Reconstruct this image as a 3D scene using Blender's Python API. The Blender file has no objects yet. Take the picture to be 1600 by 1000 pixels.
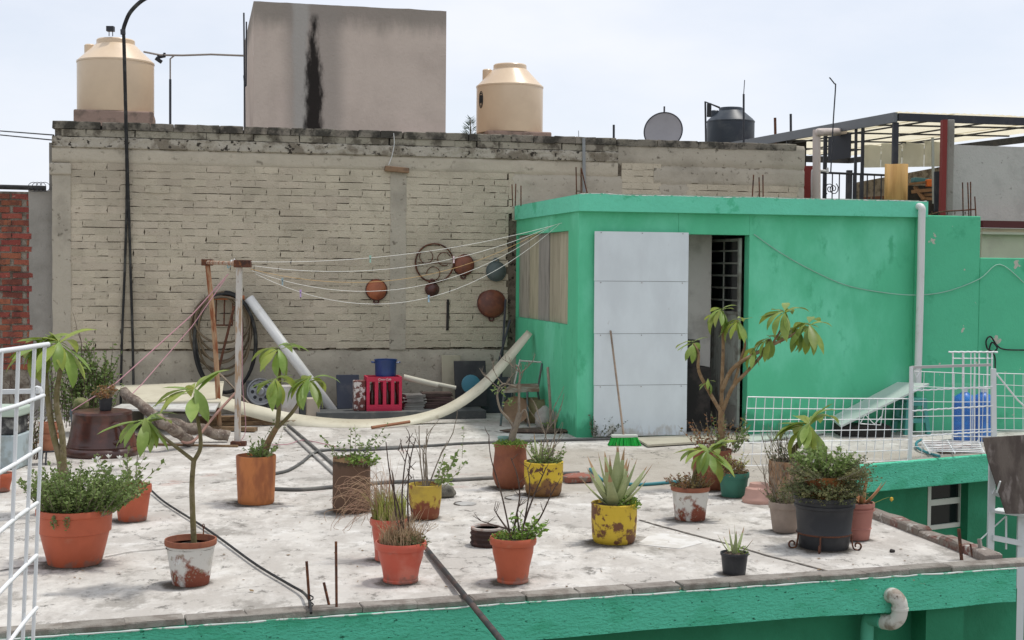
import bpy, bmesh, math, random
from mathutils import Vector, Matrix, Euler, noise as mnoise
R = math.radians
rnd = random.Random(7)
scene = bpy.context.scene
col = scene.collection

# ------------------------------------------------------------------ camera
FPX = 2150.0            # focal length in pixels of a 1600 px wide frame
CAM_H = 1.8
PITCH, ROLL = R(2.13), R(0.5)
fw = Vector((0, math.cos(PITCH), -math.sin(PITCH)))
r0 = Vector((1, 0, 0)); u0 = Vector((0, math.sin(PITCH), math.cos(PITCH)))
rt = r0*math.cos(ROLL) + u0*math.sin(ROLL)
up = u0*math.cos(ROLL) - r0*math.sin(ROLL)
CAM = Vector((0, 0, CAM_H))
cd = bpy.data.cameras.new('camera'); cam = bpy.data.objects.new('camera', cd); col.objects.link(cam)
cam.matrix_world = Matrix(((rt.x, up.x, -fw.x, CAM.x), (rt.y, up.y, -fw.y, CAM.y), (rt.z, up.z, -fw.z, CAM.z), (0, 0, 0, 1)))
cd.sensor_width = 36; cd.lens = 36*FPX/1600; cd.clip_start = .05; cd.clip_end = 4000
scene.camera = cam

# ------------------------------------------------------------------ light
SUN_EL, SUN_AZ = R(70), R(62)       # azimuth clockwise from +Y (view direction): high, from the right and a little beyond the wall
world = bpy.data.worlds.new('World'); scene.world = world; world.use_nodes = True
nt = world.node_tree; nt.nodes.clear()
wo = nt.nodes.new('ShaderNodeOutputWorld'); bg = nt.nodes.new('ShaderNodeBackground')
sk = nt.nodes.new('ShaderNodeTexSky'); sk.sky_type = 'NISHITA'; sk.sun_disc = False
sk.sun_elevation = SUN_EL; sk.sun_rotation = SUN_AZ; sk.dust_density = 4.0; sk.air_density = 1.2; sk.ozone_density = 1.0; sk.altitude = 2200
tc = nt.nodes.new('ShaderNodeTexCoord')
mp = nt.nodes.new('ShaderNodeMapping'); mp.inputs['Scale'].default_value = (1, 1, 2.6)
nz = nt.nodes.new('ShaderNodeTexNoise'); nz.inputs['Scale'].default_value = 3.2; nz.inputs['Detail'].default_value = 6; nz.inputs['Roughness'].default_value = .55
rp = nt.nodes.new('ShaderNodeValToRGB'); rp.color_ramp.elements[0].position = .36; rp.color_ramp.elements[1].position = .68
rp.color_ramp.elements[0].color = (.70, .70, .70, 1); rp.color_ramp.elements[1].color = (.97, .97, .97, 1)
mx = nt.nodes.new('ShaderNodeMix'); mx.data_type = 'RGBA'
SKY_STR = .13
mx.inputs['B'].default_value = (7.2, 7.42, 8.0, 1)         # the milky high cloud the haze is mixed with
nt.links.new(tc.outputs['Generated'], mp.inputs['Vector']); nt.links.new(mp.outputs[0], nz.inputs['Vector'])
nt.links.new(nz.outputs['Fac'], rp.inputs['Fac']); nt.links.new(rp.outputs['Color'], mx.inputs['Factor'])
nt.links.new(sk.outputs[0], mx.inputs['A']); nt.links.new(mx.outputs['Result'], bg.inputs['Color'])
bg.inputs['Strength'].default_value = SKY_STR
nt.links.new(bg.outputs[0], wo.inputs['Surface'])
sl = bpy.data.lights.new('sun', 'SUN'); sl.energy = 2.4; sl.angle = R(5); sl.color = (1, .96, .9)
so = bpy.data.objects.new('sun', sl); col.objects.link(so)
sdir = Vector((math.sin(SUN_AZ)*math.cos(SUN_EL), math.cos(SUN_AZ)*math.cos(SUN_EL), math.sin(SUN_EL)))
so.rotation_euler = sdir.to_track_quat('Z', 'Y').to_euler(); so.location = sdir*60
vs = scene.view_settings; vs.view_transform = 'Standard'; vs.look = 'None'; vs.gamma = 1; vs.use_curve_mapping = False
vs.exposure = 0.0
cy = scene.cycles; cy.max_bounces = 6; cy.diffuse_bounces = 3; cy.glossy_bounces = 3; cy.transmission_bounces = 6; cy.transparent_max_bounces = 12; cy.caustics_reflective = False; cy.caustics_refractive = False

# ------------------------------------------------------------------ placing helpers (photo pixel -> place)
def ray(px, py): return fw*FPX + rt*(px-800) + up*(500-py)
def G(px, py, z=0.0):
    d = ray(px, py); return CAM + d*((z-CAM_H)/d.z)
def YD(px, py, Y):
    d = ray(px, py); return CAM + d*(Y/d.y)
def PL(px, py, p0, n):
    d = ray(px, py); return CAM + d*((p0-CAM).dot(n)/d.dot(n))
def pxm(Y): return Y/FPX          # metres per photo pixel at a depth

PSI = R(13)
uW = Vector((math.cos(PSI), math.sin(PSI), 0)); nW = Vector((math.sin(PSI), -math.cos(PSI), 0))
W0 = Vector((-.04, 17.5, 0))
def wl(px, py, out=0.0):
    p = PL(px, py, W0+nW*out, nW); return (p-W0).dot(uW), p.z
def W(s, out, z): return W0 + uW*s + nW*out + Vector((0, 0, z))
def WP(px, py, out=0.0): return PL(px, py, W0+nW*out, nW)

# ------------------------------------------------------------------ mesh helpers
class MB:
    def __init__(s): s.v = []; s.f = []
    def add(s, vs, fs):
        o = len(s.v); s.v += [Vector(p) for p in vs]; s.f += [tuple(i+o for i in f) for f in fs]; return s
    def hexa(s, p):   # 8 points: bottom 0-3 ccw, top 4-7
        return s.add(p, [(3,2,1,0),(4,5,6,7),(0,1,5,4),(1,2,6,5),(2,3,7,6),(3,0,4,7)])
    def box(s, x0, x1, y0, y1, z0, z1):
        return s.hexa([(x0,y0,z0),(x1,y0,z0),(x1,y1,z0),(x0,y1,z0),(x0,y0,z1),(x1,y0,z1),(x1,y1,z1),(x0,y1,z1)])
    def obox(s, c, size, rot=None):
        a, b, d = [k/2 for k in size]; m = rot.to_matrix() if rot is not None and not isinstance(rot, Matrix) else (rot or Matrix.Identity(3))
        c = Vector(c)
        return s.hexa([c+m@Vector(q) for q in [(-a,-b,-d),(a,-b,-d),(a,b,-d),(-a,b,-d),(-a,-b,d),(a,-b,d),(a,b,d),(-a,b,d)]])
    def beam(s, a, b, w, h, upv=(0,0,1)):  # a bar of section w x h from a to b
        a = Vector(a); b = Vector(b); d = (b-a); L = d.length; d = d/L; upv = Vector(upv)
        if abs(d.dot(upv)) > .98: upv = Vector((0, 1, 0))
        sd = d.cross(upv).normalized(); u = sd.cross(d)
        m = Matrix((d, sd, u)).transposed()
        return s.obox((a+b)/2, (L, w, h), m)
    def prism(s, poly, z0, z1):
        n = len(poly); vs = [(p[0], p[1], z0) for p in poly]+[(p[0], p[1], z1) for p in poly]
        return s.add(vs, [tuple(range(n-1, -1, -1)), tuple(range(n, 2*n))]+[(i, (i+1) % n, (i+1) % n+n, i+n) for i in range(n)])
    def extr(s, poly, vec):
        n = len(poly); vec = Vector(vec); poly = [Vector(p) for p in poly]
        return s.add(poly+[p+vec for p in poly], [tuple(range(n-1, -1, -1)), tuple(range(n, 2*n))]+[(i, (i+1) % n, (i+1) % n+n, i+n) for i in range(n)])
    def tube(s, pts, r, n=8, cap=True, closed=False):
        pts = [Vector(p) for p in pts]; m = len(pts); rr = r if isinstance(r, (list, tuple)) else [r]*m
        o = len(s.v); ref = Vector((.13, .31, .94)); prev = None
        for i, p in enumerate(pts):
            if closed: t = pts[(i+1) % m]-pts[i-1]
            else: t = pts[min(i+1, m-1)]-pts[max(i-1, 0)]
            t = t.normalized() if t.length > 1e-9 else Vector((0, 0, 1))
            if prev is None:
                a = t.cross(ref if abs(t.dot(ref)) < .95 else Vector((1, 0, 0))).normalized()
            else:
                a = prev - t*prev.dot(t); a = a.normalized() if a.length > 1e-6 else t.orthogonal().normalized()
            prev = a; b = t.cross(a)
            for k in range(n):
                an = 2*math.pi*k/n; s.v.append(p+(a*math.cos(an)+b*math.sin(an))*rr[i])
        for i in range(m if closed else m-1):
            j = (i+1) % m
            for k in range(n):
                k2 = (k+1) % n; s.f.append((o+i*n+k, o+i*n+k2, o+j*n+k2, o+j*n+k))
        if cap and not closed:
            s.f.append(tuple(o+k for k in range(n-1, -1, -1))); s.f.append(tuple(o+(m-1)*n+k for k in range(n)))
        return s
    def lathe(s, c, prof, n=40, wob=0.0, M=None, seed=0):
        c = Vector(c); o = len(s.v)
        for i, (r, z) in enumerate(prof):
            for k in range(n):
                an = 2*math.pi*k/n
                q = 1 + (wob*mnoise.noise(Vector((math.cos(an)*1.6+seed, math.sin(an)*1.6, z*4+seed))) if wob else 0)
                p = Vector((r*q*math.cos(an), r*q*math.sin(an), z)); s.v.append(c+(M@p if M else p))
        for i in range(len(prof)-1):
            for k in range(n):
                k2 = (k+1) % n; s.f.append((o+i*n+k, o+i*n+k2, o+(i+1)*n+k2, o+(i+1)*n+k))
        if prof[0][0] > 1e-5: s.f.append(tuple(o+k for k in range(n-1, -1, -1)))
        if prof[-1][0] > 1e-5: s.f.append(tuple(o+(len(prof)-1)*n+k for k in range(n)))
        return s
    def mesh(s, name, off=None, smooth=None):
        me = bpy.data.meshes.new(name)
        me.from_pydata([p-off for p in s.v] if off is not None else s.v, [], s.f)
        if smooth is not None:
            me.polygons.foreach_set('use_smooth', [True]*len(me.polygons)); me.set_sharp_from_angle(angle=R(smooth))
        me.update(); return me
    def build(s, name, mat, parent=None, local=False, smooth=None, bevel=0.0, kind=None, fix=False, origin=None):
        if parent is None:
            if origin is None and not local:
                mn = [min(p[k] for p in s.v) for k in range(3)]; mxx = [max(p[k] for p in s.v) for k in range(2)]
                origin = Vector(((mn[0]+mxx[0])/2, (mn[1]+mxx[1])/2, mn[2]))
            off = None if local else Vector(origin)
        else:
            off = None if local else rootloc(parent)
        me = s.mesh(name, off, smooth)
        if fix:
            bm = bmesh.new(); bm.from_mesh(me); bmesh.ops.recalc_face_normals(bm, faces=bm.faces); bm.to_mesh(me); bm.free()
        o = bpy.data.objects.new(name, me); col.objects.link(o)
        if mat is not None: me.materials.append(mat)
        if parent is not None: o.parent = parent
        elif off is not None: o.location = off
        if bevel:
            b = o.modifiers.new('bevel', 'BEVEL'); b.width = bevel; b.segments = 2; b.limit_method = 'ANGLE'; b.angle_limit = R(40)
        if kind: o['kind'] = kind
        return o
def rootloc(o):
    while o.parent is not None: o = o.parent
    return Vector(o.location)
def tag(o, label, cat, group=None):
    o['label'] = label; o['category'] = cat
    if group: o['group'] = group
    return o
def thing(name, label, cat, loc=(0, 0, 0), rz=0.0, group=None):
    o = bpy.data.objects.new(name, None); col.objects.link(o); o.location = loc; o.rotation_euler = (0, 0, rz); o.empty_display_size = .1
    return tag(o, label, cat, group)
def place(name, me, parent, M):
    o = bpy.data.objects.new(name, me); col.objects.link(o); o.parent = parent; o.matrix_basis = M; return o
def struct(o): o['kind'] = 'structure'; return o
def spline(pts, k=6):
    pts = [Vector(p) for p in pts]; out = []
    for i in range(len(pts)-1):
        a = pts[max(i-1, 0)]; b = pts[i]; c = pts[i+1]; d = pts[min(i+2, len(pts)-1)]
        for j in range(k):
            t = j/k
            out.append(.5*((2*b)+(c-a)*t+(2*a-5*b+4*c-d)*t*t+(3*b-a-3*c+d)*t**3))
    out.append(pts[-1]); return out
def sag(a, b, d, n=14):
    a = Vector(a); b = Vector(b); return [a.lerp(b, i/n)-Vector((0, 0, d*4*(i/n)*(1-i/n))) for i in range(n+1)]

# ------------------------------------------------------------------ materials
MATS = {}
def mat(name, base, c2=None, s2=6.0, t2=(.45, .65), c3=None, s3=25.0, t3=(.55, .7), rough=.85, bump=0.0, bs=60.0, spec=.3,
        metal=0.0, vary=0.0, stretch=(1, 1, 1), coord='world', zfade=None, c4=None, trans=0.0, detail=5, alpha=None, fac2=1.0, fac3=1.0):
    """base colour, then c2 in noise patches of size s2, c3 in finer patches s3; zfade=(z0,z1): c4 below z0 fading by z1 (object z), broken up by noise"""
    if name in MATS: return MATS[name]
    m = bpy.data.materials.new(name); m.use_nodes = True; t = m.node_tree; N = t.nodes; L = t.links
    b = N['Principled BSDF']; out = N['Material Output']
    b.inputs['Roughness'].default_value = rough; b.inputs['Metallic'].default_value = metal; b.inputs['Specular IOR Level'].default_value = spec
    if coord == 'world':
        g = N.new('ShaderNodeNewGeometry').outputs['Position']
    else:
        g = N.new('ShaderNodeTexCoord').outputs['Object']
    mpn = N.new('ShaderNodeMapping'); mpn.inputs['Scale'].default_value = stretch; L.new(g, mpn.inputs['Vector']); g2 = mpn.outputs[0]
    def noise(scale, det=detail, ro=.6):
        n = N.new('ShaderNodeTexNoise'); n.inputs['Scale'].default_value = scale; n.inputs['Detail'].default_value = det; n.inputs['Roughness'].default_value = ro
        L.new(g2, n.inputs['Vector']); return n.outputs['Fac']
    def mapr(src, a, bb, k=1.0):
        r = N.new('ShaderNodeMapRange'); r.interpolation_type = 'SMOOTHSTEP'; r.inputs['From Min'].default_value = a; r.inputs['From Max'].default_value = bb
        r.inputs['To Max'].default_value = k; L.new(src, r.inputs['Value']); return r.outputs[0]
    def mix(a, cb, f):
        x = N.new('ShaderNodeMix'); x.data_type = 'RGBA'
        if isinstance(a, tuple): x.inputs['A'].default_value = (*a, 1)
        else: L.new(a, x.inputs['A'])
        if isinstance(cb, tuple): x.inputs['B'].default_value = (*cb, 1)
        else: L.new(cb, x.inputs['B'])
        L.new(f, x.inputs['Factor']); return x.outputs['Result']
    cur = base
    # gentle tone noise so nothing is flat
    tone = N.new('ShaderNodeMix'); tone.data_type = 'RGBA'; tone.inputs['A'].default_value = (*[min(1, k*1.07) for k in base], 1); tone.inputs['B'].default_value = (*[k*.86 for k in base], 1)
    L.new(noise(3.1, 6), tone.inputs['Factor']); cur = tone.outputs['Result']
    if c2 is not None: cur = mix(cur, c2, mapr(noise(s2), t2[0], t2[1], fac2))
    if zfade is not None:
        oz = N.new('ShaderNodeTexCoord').outputs['Object']; sx = N.new('ShaderNodeSeparateXYZ'); L.new(oz, sx.inputs[0])
        ad = N.new('ShaderNodeMath'); ad.operation = 'MULTIPLY_ADD'; L.new(noise(zfade[2] if len(zfade) > 2 else 18), ad.inputs[0])
        ad.inputs[1].default_value = -(zfade[1]-zfade[0])*9; ad.inputs[2].default_value = (zfade[1]-zfade[0])*4.5
        a2 = N.new('ShaderNodeMath'); a2.operation = 'ADD'; L.new(sx.outputs['Z'], a2.inputs[0]); L.new(ad.outputs[0], a2.inputs[1])
        f = mapr(a2.outputs[0], zfade[1], zfade[0]) if False else None
        r = N.new('ShaderNodeMapRange'); r.inputs['From Min'].default_value = zfade[0]; r.inputs['From Max'].default_value = zfade[1]
        r.inputs['To Min'].default_value = 1; r.inputs['To Max'].default_value = 0; L.new(a2.outputs[0], r.inputs['Value'])
        cur = mix(cur, c4, r.outputs[0])
    if c3 is not None: cur = mix(cur, c3, mapr(noise(s3), t3[0], t3[1], fac3))
    if vary:
        oi = N.new('ShaderNodeObjectInfo'); h = N.new('ShaderNodeHueSaturation')
        r = N.new('ShaderNodeMapRange'); r.inputs['To Min'].default_value = 1-vary; r.inputs['To Max'].default_value = 1+vary
        L.new(oi.outputs['Random'], r.inputs['Value']); L.new(r.outputs[0], h.inputs['Value'])
        r2 = N.new('ShaderNodeMapRange'); r2.inputs['To Min'].default_value = .5-vary*.06; r2.inputs['To Max'].default_value = .5+vary*.06
        ml = N.new('ShaderNodeMath'); ml.operation = 'FRACT'; mm = N.new('ShaderNodeMath'); mm.operation = 'MULTIPLY'; mm.inputs[1].default_value = 17.3
        L.new(oi.outputs['Random'], mm.inputs[0]); L.new(mm.outputs[0], ml.inputs[0]); L.new(ml.outputs[0], r2.inputs['Value']); L.new(r2.outputs[0], h.inputs['Hue'])
        L.new(cur, h.inputs['Color']); cur = h.outputs[0]
    L.new(cur, b.inputs['Base Color'])
    if bump:
        bn = N.new('ShaderNodeBump'); bn.inputs['Strength'].default_value = 1; bn.inputs['Distance'].default_value = bump
        L.new(noise(bs, 5), bn.inputs['Height']); L.new(bn.outputs[0], b.inputs['Normal'])
    if trans:
        tr = N.new('ShaderNodeBsdfTranslucent'); ms = N.new('ShaderNodeMixShader'); ms.inputs[0].default_value = trans
        L.new(cur, tr.inputs['Color']); L.new(b.outputs[0], ms.inputs[1]); L.new(tr.outputs[0], ms.inputs[2]); L.new(ms.outputs[0], out.inputs['Surface'])
    if alpha is not None: b.inputs['Alpha'].default_value = alpha
    MATS[name] = m; return m

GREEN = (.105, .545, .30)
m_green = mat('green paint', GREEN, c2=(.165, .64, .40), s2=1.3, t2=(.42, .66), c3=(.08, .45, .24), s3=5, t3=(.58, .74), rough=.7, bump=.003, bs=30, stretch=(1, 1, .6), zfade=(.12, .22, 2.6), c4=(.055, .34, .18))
m_green_slab = mat('green slab paint', (.16, .66, .44), c2=(.09, .50, .29), s2=3, t2=(.58, .66), c3=(.38, .52, .44), s3=22, t3=(.69, .72), rough=.75, bump=.012, bs=16)
m_green_rough = mat('green rough render', (.13, .68, .44), c2=(.09, .56, .33), s2=3.2, t2=(.5, .66), c3=(.02, .16, .09), s3=26, t3=(.635, .67), rough=.8, bump=.03, bs=30, stretch=(1, 1, 2.4))
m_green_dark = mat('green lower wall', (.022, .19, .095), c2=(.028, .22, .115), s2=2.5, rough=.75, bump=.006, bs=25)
m_plaster = mat('old beige plaster', (.50, .445, .35), c2=(.40, .355, .28), s2=2.2, t2=(.5, .75), c3=(.25, .22, .17), s3=10, t3=(.58, .74), rough=.95, bump=.012, bs=26)
m_plaster2 = mat('grey beige plaster', (.45, .405, .325), c2=(.34, .305, .245), s2=2.5, t2=(.45, .7), c3=(.17, .15, .115), s3=13, t3=(.59, .7), rough=.95, bump=.01, bs=22)
m_capbrick = mat('sooty coping brick', (.23, .205, .165), c2=(.06, .055, .045), s2=5, t2=(.42, .6), c3=(.03, .028, .025), s3=22, t3=(.58, .7), rough=.95, bump=.012, bs=40, vary=.15)
m_capbrick2 = mat('weathered upper brick', (.33, .30, .235), c2=(.12, .105, .08), s2=5, t2=(.48, .62), c3=(.03, .028, .025), s3=22, t3=(.62, .72), rough=.95, bump=.012, bs=40, vary=.12)
m_wallbrick = mat('beige painted brick', (.535, .468, .36), c2=(.43, .375, .287), s2=1.6, t2=(.42, .62), c3=(.32, .27, .20), s3=22, t3=(.60, .72), rough=.95, bump=.012, bs=50, vary=.075)
m_mortar = mat('bare dark mortar', (.17, .14, .105), c2=(.10, .08, .06), s2=9, t2=(.5, .66), c3=(.03, .024, .018), s3=17, t3=(.55, .6), rough=1, bump=.015, bs=45)
m_redbrick = mat('red brick', (.29, .085, .055), c2=(.18, .06, .045), s2=9, t2=(.45, .6), c3=(.42, .30, .22), s3=22, t3=(.63, .72), rough=.95, bump=.015, bs=45, vary=.22)
m_redmortar = mat('grey brick mortar', (.33, .29, .235), c2=(.16, .13, .10), s2=9, rough=1, bump=.02, bs=40)
m_conc = mat('grey concrete', (.33, .31, .275), c2=(.26, .245, .215), s2=2.5, c3=(.18, .165, .14), s3=14, t3=(.62, .75), rough=.95, bump=.006, bs=40)
m_edge = mat('grey edge brick', (.30, .275, .24), c2=(.19, .165, .14), s2=10, t2=(.4, .65), c3=(.45, .2, .15), s3=9, t3=(.68, .76), rough=.95, bump=.01, bs=70, vary=.12)
m_black = mat('black plastic', (.016, .017, .02), rough=.5, spec=.4)
m_blackrub = mat('black rubber', (.02, .02, .02), c2=(.06, .06, .055), s2=6, rough=.7)
m_steel = mat('dark painted steel', (.03, .033, .042), c2=(.05, .05, .055), s2=5, rough=.6, spec=.4)
m_rust = mat('rusty steel', (.12, .05, .03), c2=(.06, .032, .025), s2=14, c3=(.25, .1, .04), s3=40, rough=.9, bump=.003, bs=80)
m_white = mat('white paint', (.72, .73, .73), c2=(.6, .6, .58), s2=8, t2=(.55, .75), rough=.5, spec=.4)
m_whitewire = mat('white coated wire', (.78, .79, .79), c2=(.62, .61, .57), s2=20, t2=(.58, .7), rough=.45, spec=.4)
m_pvc = mat('white pvc', (.68, .68, .66), c2=(.52, .51, .47), s2=5, t2=(.55, .75), rough=.45, spec=.4)
m_wood = mat('weathered grey wood', (.27, .22, .17), c2=(.15, .115, .085), s2=9, c3=(.36, .30, .23), s3=30, rough=.95, bump=.008, bs=60)
# ================================================================== SETTING
# ---- floor material: old whitewashed waterproofing, cracked and dirty
def floor_material():
    m = bpy.data.materials.new('whitewashed roof'); m.use_nodes = True; t = m.node_tree; N = t.nodes; L = t.links
    b = N['Principled BSDF']; b.inputs['Roughness'].default_value = .9; b.inputs['Specular IOR Level'].default_value = .25
    pos = N.new('ShaderNodeNewGeometry').outputs['Position']
    def noise(sc, det=10, ro=.62, st=(1, 1, 1), dist=0.0, off=(0, 0, 0)):
        mpn = N.new('ShaderNodeMapping'); mpn.inputs['Scale'].default_value = st; mpn.inputs['Location'].default_value = off; L.new(pos, mpn.inputs['Vector'])
        n = N.new('ShaderNodeTexNoise'); n.inputs['Scale'].default_value = sc; n.inputs['Detail'].default_value = det; n.inputs['Roughness'].default_value = ro; n.inputs['Distortion'].default_value = dist
        L.new(mpn.outputs[0], n.inputs['Vector']); return n
    def mr(src, a, bb, k=1.0, k0=0.0):
        r = N.new('ShaderNodeMapRange'); r.interpolation_type = 'SMOOTHSTEP'; r.inputs['From Min'].default_value = a; r.inputs['From Max'].default_value = bb
        r.inputs['To Min'].default_value = k0; r.inputs['To Max'].default_value = k; L.new(src, r.inputs['Value']); return r.outputs[0]
    def mix(a, cb, f):
        x = N.new('ShaderNodeMix'); x.data_type = 'RGBA'
        if isinstance(a, tuple): x.inputs['A'].default_value = (*a, 1)
        else: L.new(a, x.inputs['A'])
        x.inputs['B'].default_value = (*cb, 1); L.new(f, x.inputs['Factor']); return x.outputs['Result']
    def math_(op, a, bb):
        n = N.new('ShaderNodeMath'); n.operation = op
        for i, q in enumerate((a, bb)):
            if isinstance(q, (int, float)): n.inputs[i].default_value = q
            else: L.new(q, n.inputs[i])
        return n.outputs[0]
    c = mix((.61, .58, .53), (.51, .485, .445), mr(noise(1.3).outputs['Fac'], .4, .62))
    c = mix(c, (.66, .64, .60), mr(noise(4.5, off=(3, 1, 0)).outputs['Fac'], .5, .66))
    c = mix(c, (.44, .41, .37), mr(noise(2.2, 9, .74, st=(1.25, .8, 1), off=(7, 2, 0)).outputs['Fac'], .42, .58, .9))        # grey worn film
    c = mix(c, (.29, .27, .24), mr(noise(1.7, 9, .74, st=(1.2, .8, 1), off=(11, 4, 0)).outputs['Fac'], .53, .63, .9))  # dirt pools
    c = mix(c, (.13, .12, .105), mr(noise(5.5, 9, .78, st=(1.2, .8, 1), off=(1, 9, 0)).outputs['Fac'], .555, .64, .8))       # black lichen specks
    # bare, browner concrete further back by the shed
    sep = N.new('ShaderNodeSeparateXYZ'); L.new(pos, sep.inputs[0])
    n2 = noise(.9, 8, .65, off=(2, 5, 0)).outputs['Fac']
    back = math_('ADD', mr(sep.outputs['Y'], 10.4, 11.6), math_('MULTIPLY', math_('SUBTRACT', n2, .5), 1.6))
    side = mr(sep.outputs['X'], -.9, .2)
    cut = mr(sep.outputs['Y'], 14.2, 13.4)
    c = mix(c, (.36, .325, .27), math_('MULTIPLY', math_('MULTIPLY', mr(back, .55, .95, .8), side), cut))
    redm = math_('MULTIPLY', mr(noise(1.5, 9, .65, st=(.7, 1.3, 1), off=(4.2, 8.8, 0)).outputs['Fac'], .60, .68, .5), math_('MULTIPLY', mr(sep.outputs['Y'], 10.2, 11), cut))
    c = mix(c, (.36, .18, .14), redm)
    # hairline cracks
    wv = N.new('ShaderNodeTexVoronoi'); wv.feature = 'DISTANCE_TO_EDGE'; wv.inputs['Scale'].default_value = 2.6
    nd = noise(3.0, 8, .7); vm = N.new('ShaderNodeVectorMath'); vm.operation = 'MULTIPLY_ADD'; L.new(nd.outputs['Color'], vm.inputs[0]); vm.inputs[1].default_value = (.55, .55, 0); L.new(pos, vm.inputs[2])
    L.new(vm.outputs[0], wv.inputs['Vector'])
    crack = math_('MULTIPLY', mr(wv.outputs['Distance'], .012, .002), mr(noise(.8, 5, .6, off=(5, 5, 0)).outputs['Fac'], .52, .66))
    c = mix(c, (.17, .155, .135), math_('MULTIPLY', crack, .6))
    wv2 = N.new('ShaderNodeTexVoronoi'); wv2.feature = 'DISTANCE_TO_EDGE'; wv2.inputs['Scale'].default_value = .7
    L.new(vm.outputs[0], wv2.inputs['Vector'])
    c = mix(c, (.2, .18, .155), math_('MULTIPLY', mr(wv2.outputs['Distance'], .006, .0015), mr(noise(1.1, 5, .6, off=(9, 1, 0)).outputs['Fac'], .5, .62, .7)))
    L.new(c, b.inputs['Base Color'])
    bn = N.new('ShaderNodeBump'); bn.inputs['Distance'].default_value = .012; h = math_('SUBTRACT', noise(14, 8, .6).outputs['Fac'], math_('MULTIPLY', crack, .6))
    L.new(h, bn.inputs['Height']); L.new(bn.outputs[0], b.inputs['Normal'])
    return m
m_floor = floor_material()

FL, FR = G(100, 990), G(1600, 885)
eF = (FR-FL).normalized(); nF = Vector((eF.y, -eF.x, 0))         # nF points towards the camera
E1, E2 = G(1369, 784, .09), G(1600, 867, .09)
E1.z = E2.z = 0
eR = (E2-E1).normalized()
def isect(p, d, q, e):
    den = d.x*e.y-d.y*e.x; t = ((q.x-p.x)*e.y-(q.y-p.y)*e.x)/den; return p+d*t
CF = isect(FL, eF, E1, eR)                                         # front right corner of the terrace
B1, B2 = G(1359, 725), G(1539, 710)
eB = (B2-B1).normalized(); nB = Vector((eB.y, -eB.x, 0))
CB = B1 - eB*.42                                         # inner corner where the courtyard begins
FLL = FL - eF*8; BRR = B1 + eB*6.5
TOP_BACK_R = W(9, -.2, 0); TOP_BACK_L = W(-12, -.2, 0)
poly = [FLL-nF*.13, CF-nF*.13-eF*.10, E1-Vector((.06, 0, 0)), CB-nB*.03-Vector((.03, 0, 0)), BRR-nB*.03, TOP_BACK_R, TOP_BACK_L, FLL-nF*.13+Vector((-6, 6, 0))]
mb = MB(); mb.prism([(p.x, p.y) for p in poly], -.19, 0)
struct(mb.build('roof_terrace', m_floor, origin=(0, 0, 0), fix=True))
gm = mat('far ground', (.22, .2, .17), c2=(.1, .12, .07), s2=.1, rough=1)
mb = MB(); mb.box(-1500, 1500, -1500, 1500, -6.2, -6); struct(mb.build('ground', gm, origin=(0, 0, -6)))
mb = MB(); mb.prism([(CF.x-1, CF.y-8), (CF.x+9, CF.y-8), (CF.x+9, CF.y+7), (CF.x-1, CF.y+7)], -3.1, -3.0)
struct(mb.build('courtyard_floor', m_conc, origin=(CF.x, CF.y, -3)))

# ---- front house below the terrace: fascia band, wall, edge bricks
t_ = thing('green_house', 'green painted house front under the terrace edge with a row of grey edge bricks', 'house', FL)
mb = MB(); a = FLL; b_ = CF
def bar(mb, p, q, n, d0, d1, z0, z1):     # slab between offsets d0..d1 along n from line p-q
    P = [p+n*d0, q+n*d0, q+n*d1, p+n*d1]
    mb.hexa([Vector((k.x, k.y, z0)) for k in P]+[Vector((k.x, k.y, z1)) for k in P])
NS = 60
mbf = MB()
for i in range(NS):      # fascia as a slightly wavy strip
    pa = a.lerp(b_, i/NS); pb = a.lerp(b_, (i+1)/NS)
    def wv(p): return .012*mnoise.noise(p*1.1), .014*mnoise.noise(p*1.7+Vector((5, 0, 0)))
    for p in (pa, pb): pass
    (o1, h1), (o2, h2) = wv(pa), wv(pb)
    z0a, z0b = -.215+h1, -.215+h2
    ids = [pa-nF*.2+Vector((0, 0, z0a)), pb-nF*.2+Vector((0, 0, z0b)), pb+nF*o2+Vector((0, 0, z0b)), pa+nF*o1+Vector((0, 0, z0a)),
           pa-nF*.2+Vector((0, 0, -.008)), pb-nF*.2+Vector((0, 0, -.008)), pb+nF*(o2-.004)+Vector((0, 0, -.008+.006*mnoise.noise(pb*6))), pa+nF*(o1-.004)+Vector((0, 0, -.008+.006*mnoise.noise(pa*6)))]
    mbf.hexa(ids)
bmt = mbf.build('fascia', m_green_rough, t_, fix=False)
bm = bmesh.new(); bm.from_mesh(bmt.data); bmesh.ops.remove_doubles(bm, verts=bm.verts, dist=1e-5); bmesh.ops.recalc_face_normals(bm, faces=bm.faces); bm.to_mesh(bmt.data); bm.free()
m_chip = mat('chipped white paint edge', (.6, .64, .6), c2=(.1, .38, .24), s2=14, t2=(.52, .6), rough=.9)
mb = MB()
pts = [a.lerp(b_, i/220)+nF*.008+Vector((0, 0, -.006+.006*mnoise.noise(a.lerp(b_, i/220)*9))) for i in range(221)]
mb.tube(pts, [.004+.005*abs(mnoise.noise(p*12)) for p in pts], 6); mb.build('chipped_edge', m_chip, t_)
mb = MB(); wend = isect(FL-nF*.24, eF, G(1547, 950, -.4), Vector((eR.x, eR.y, 0)))
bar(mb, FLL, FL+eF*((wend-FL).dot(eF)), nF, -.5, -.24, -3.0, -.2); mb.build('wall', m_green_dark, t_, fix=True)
mb = MB(); rr0 = CF - eR*0.0
bar(mb, E1, CF+eR*0, Vector((-eR.y, eR.x, 0)), -.14, 0.0, -.215, -.006); mb.build('side_fascia', m_green_rough, t_, fix=True)
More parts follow.
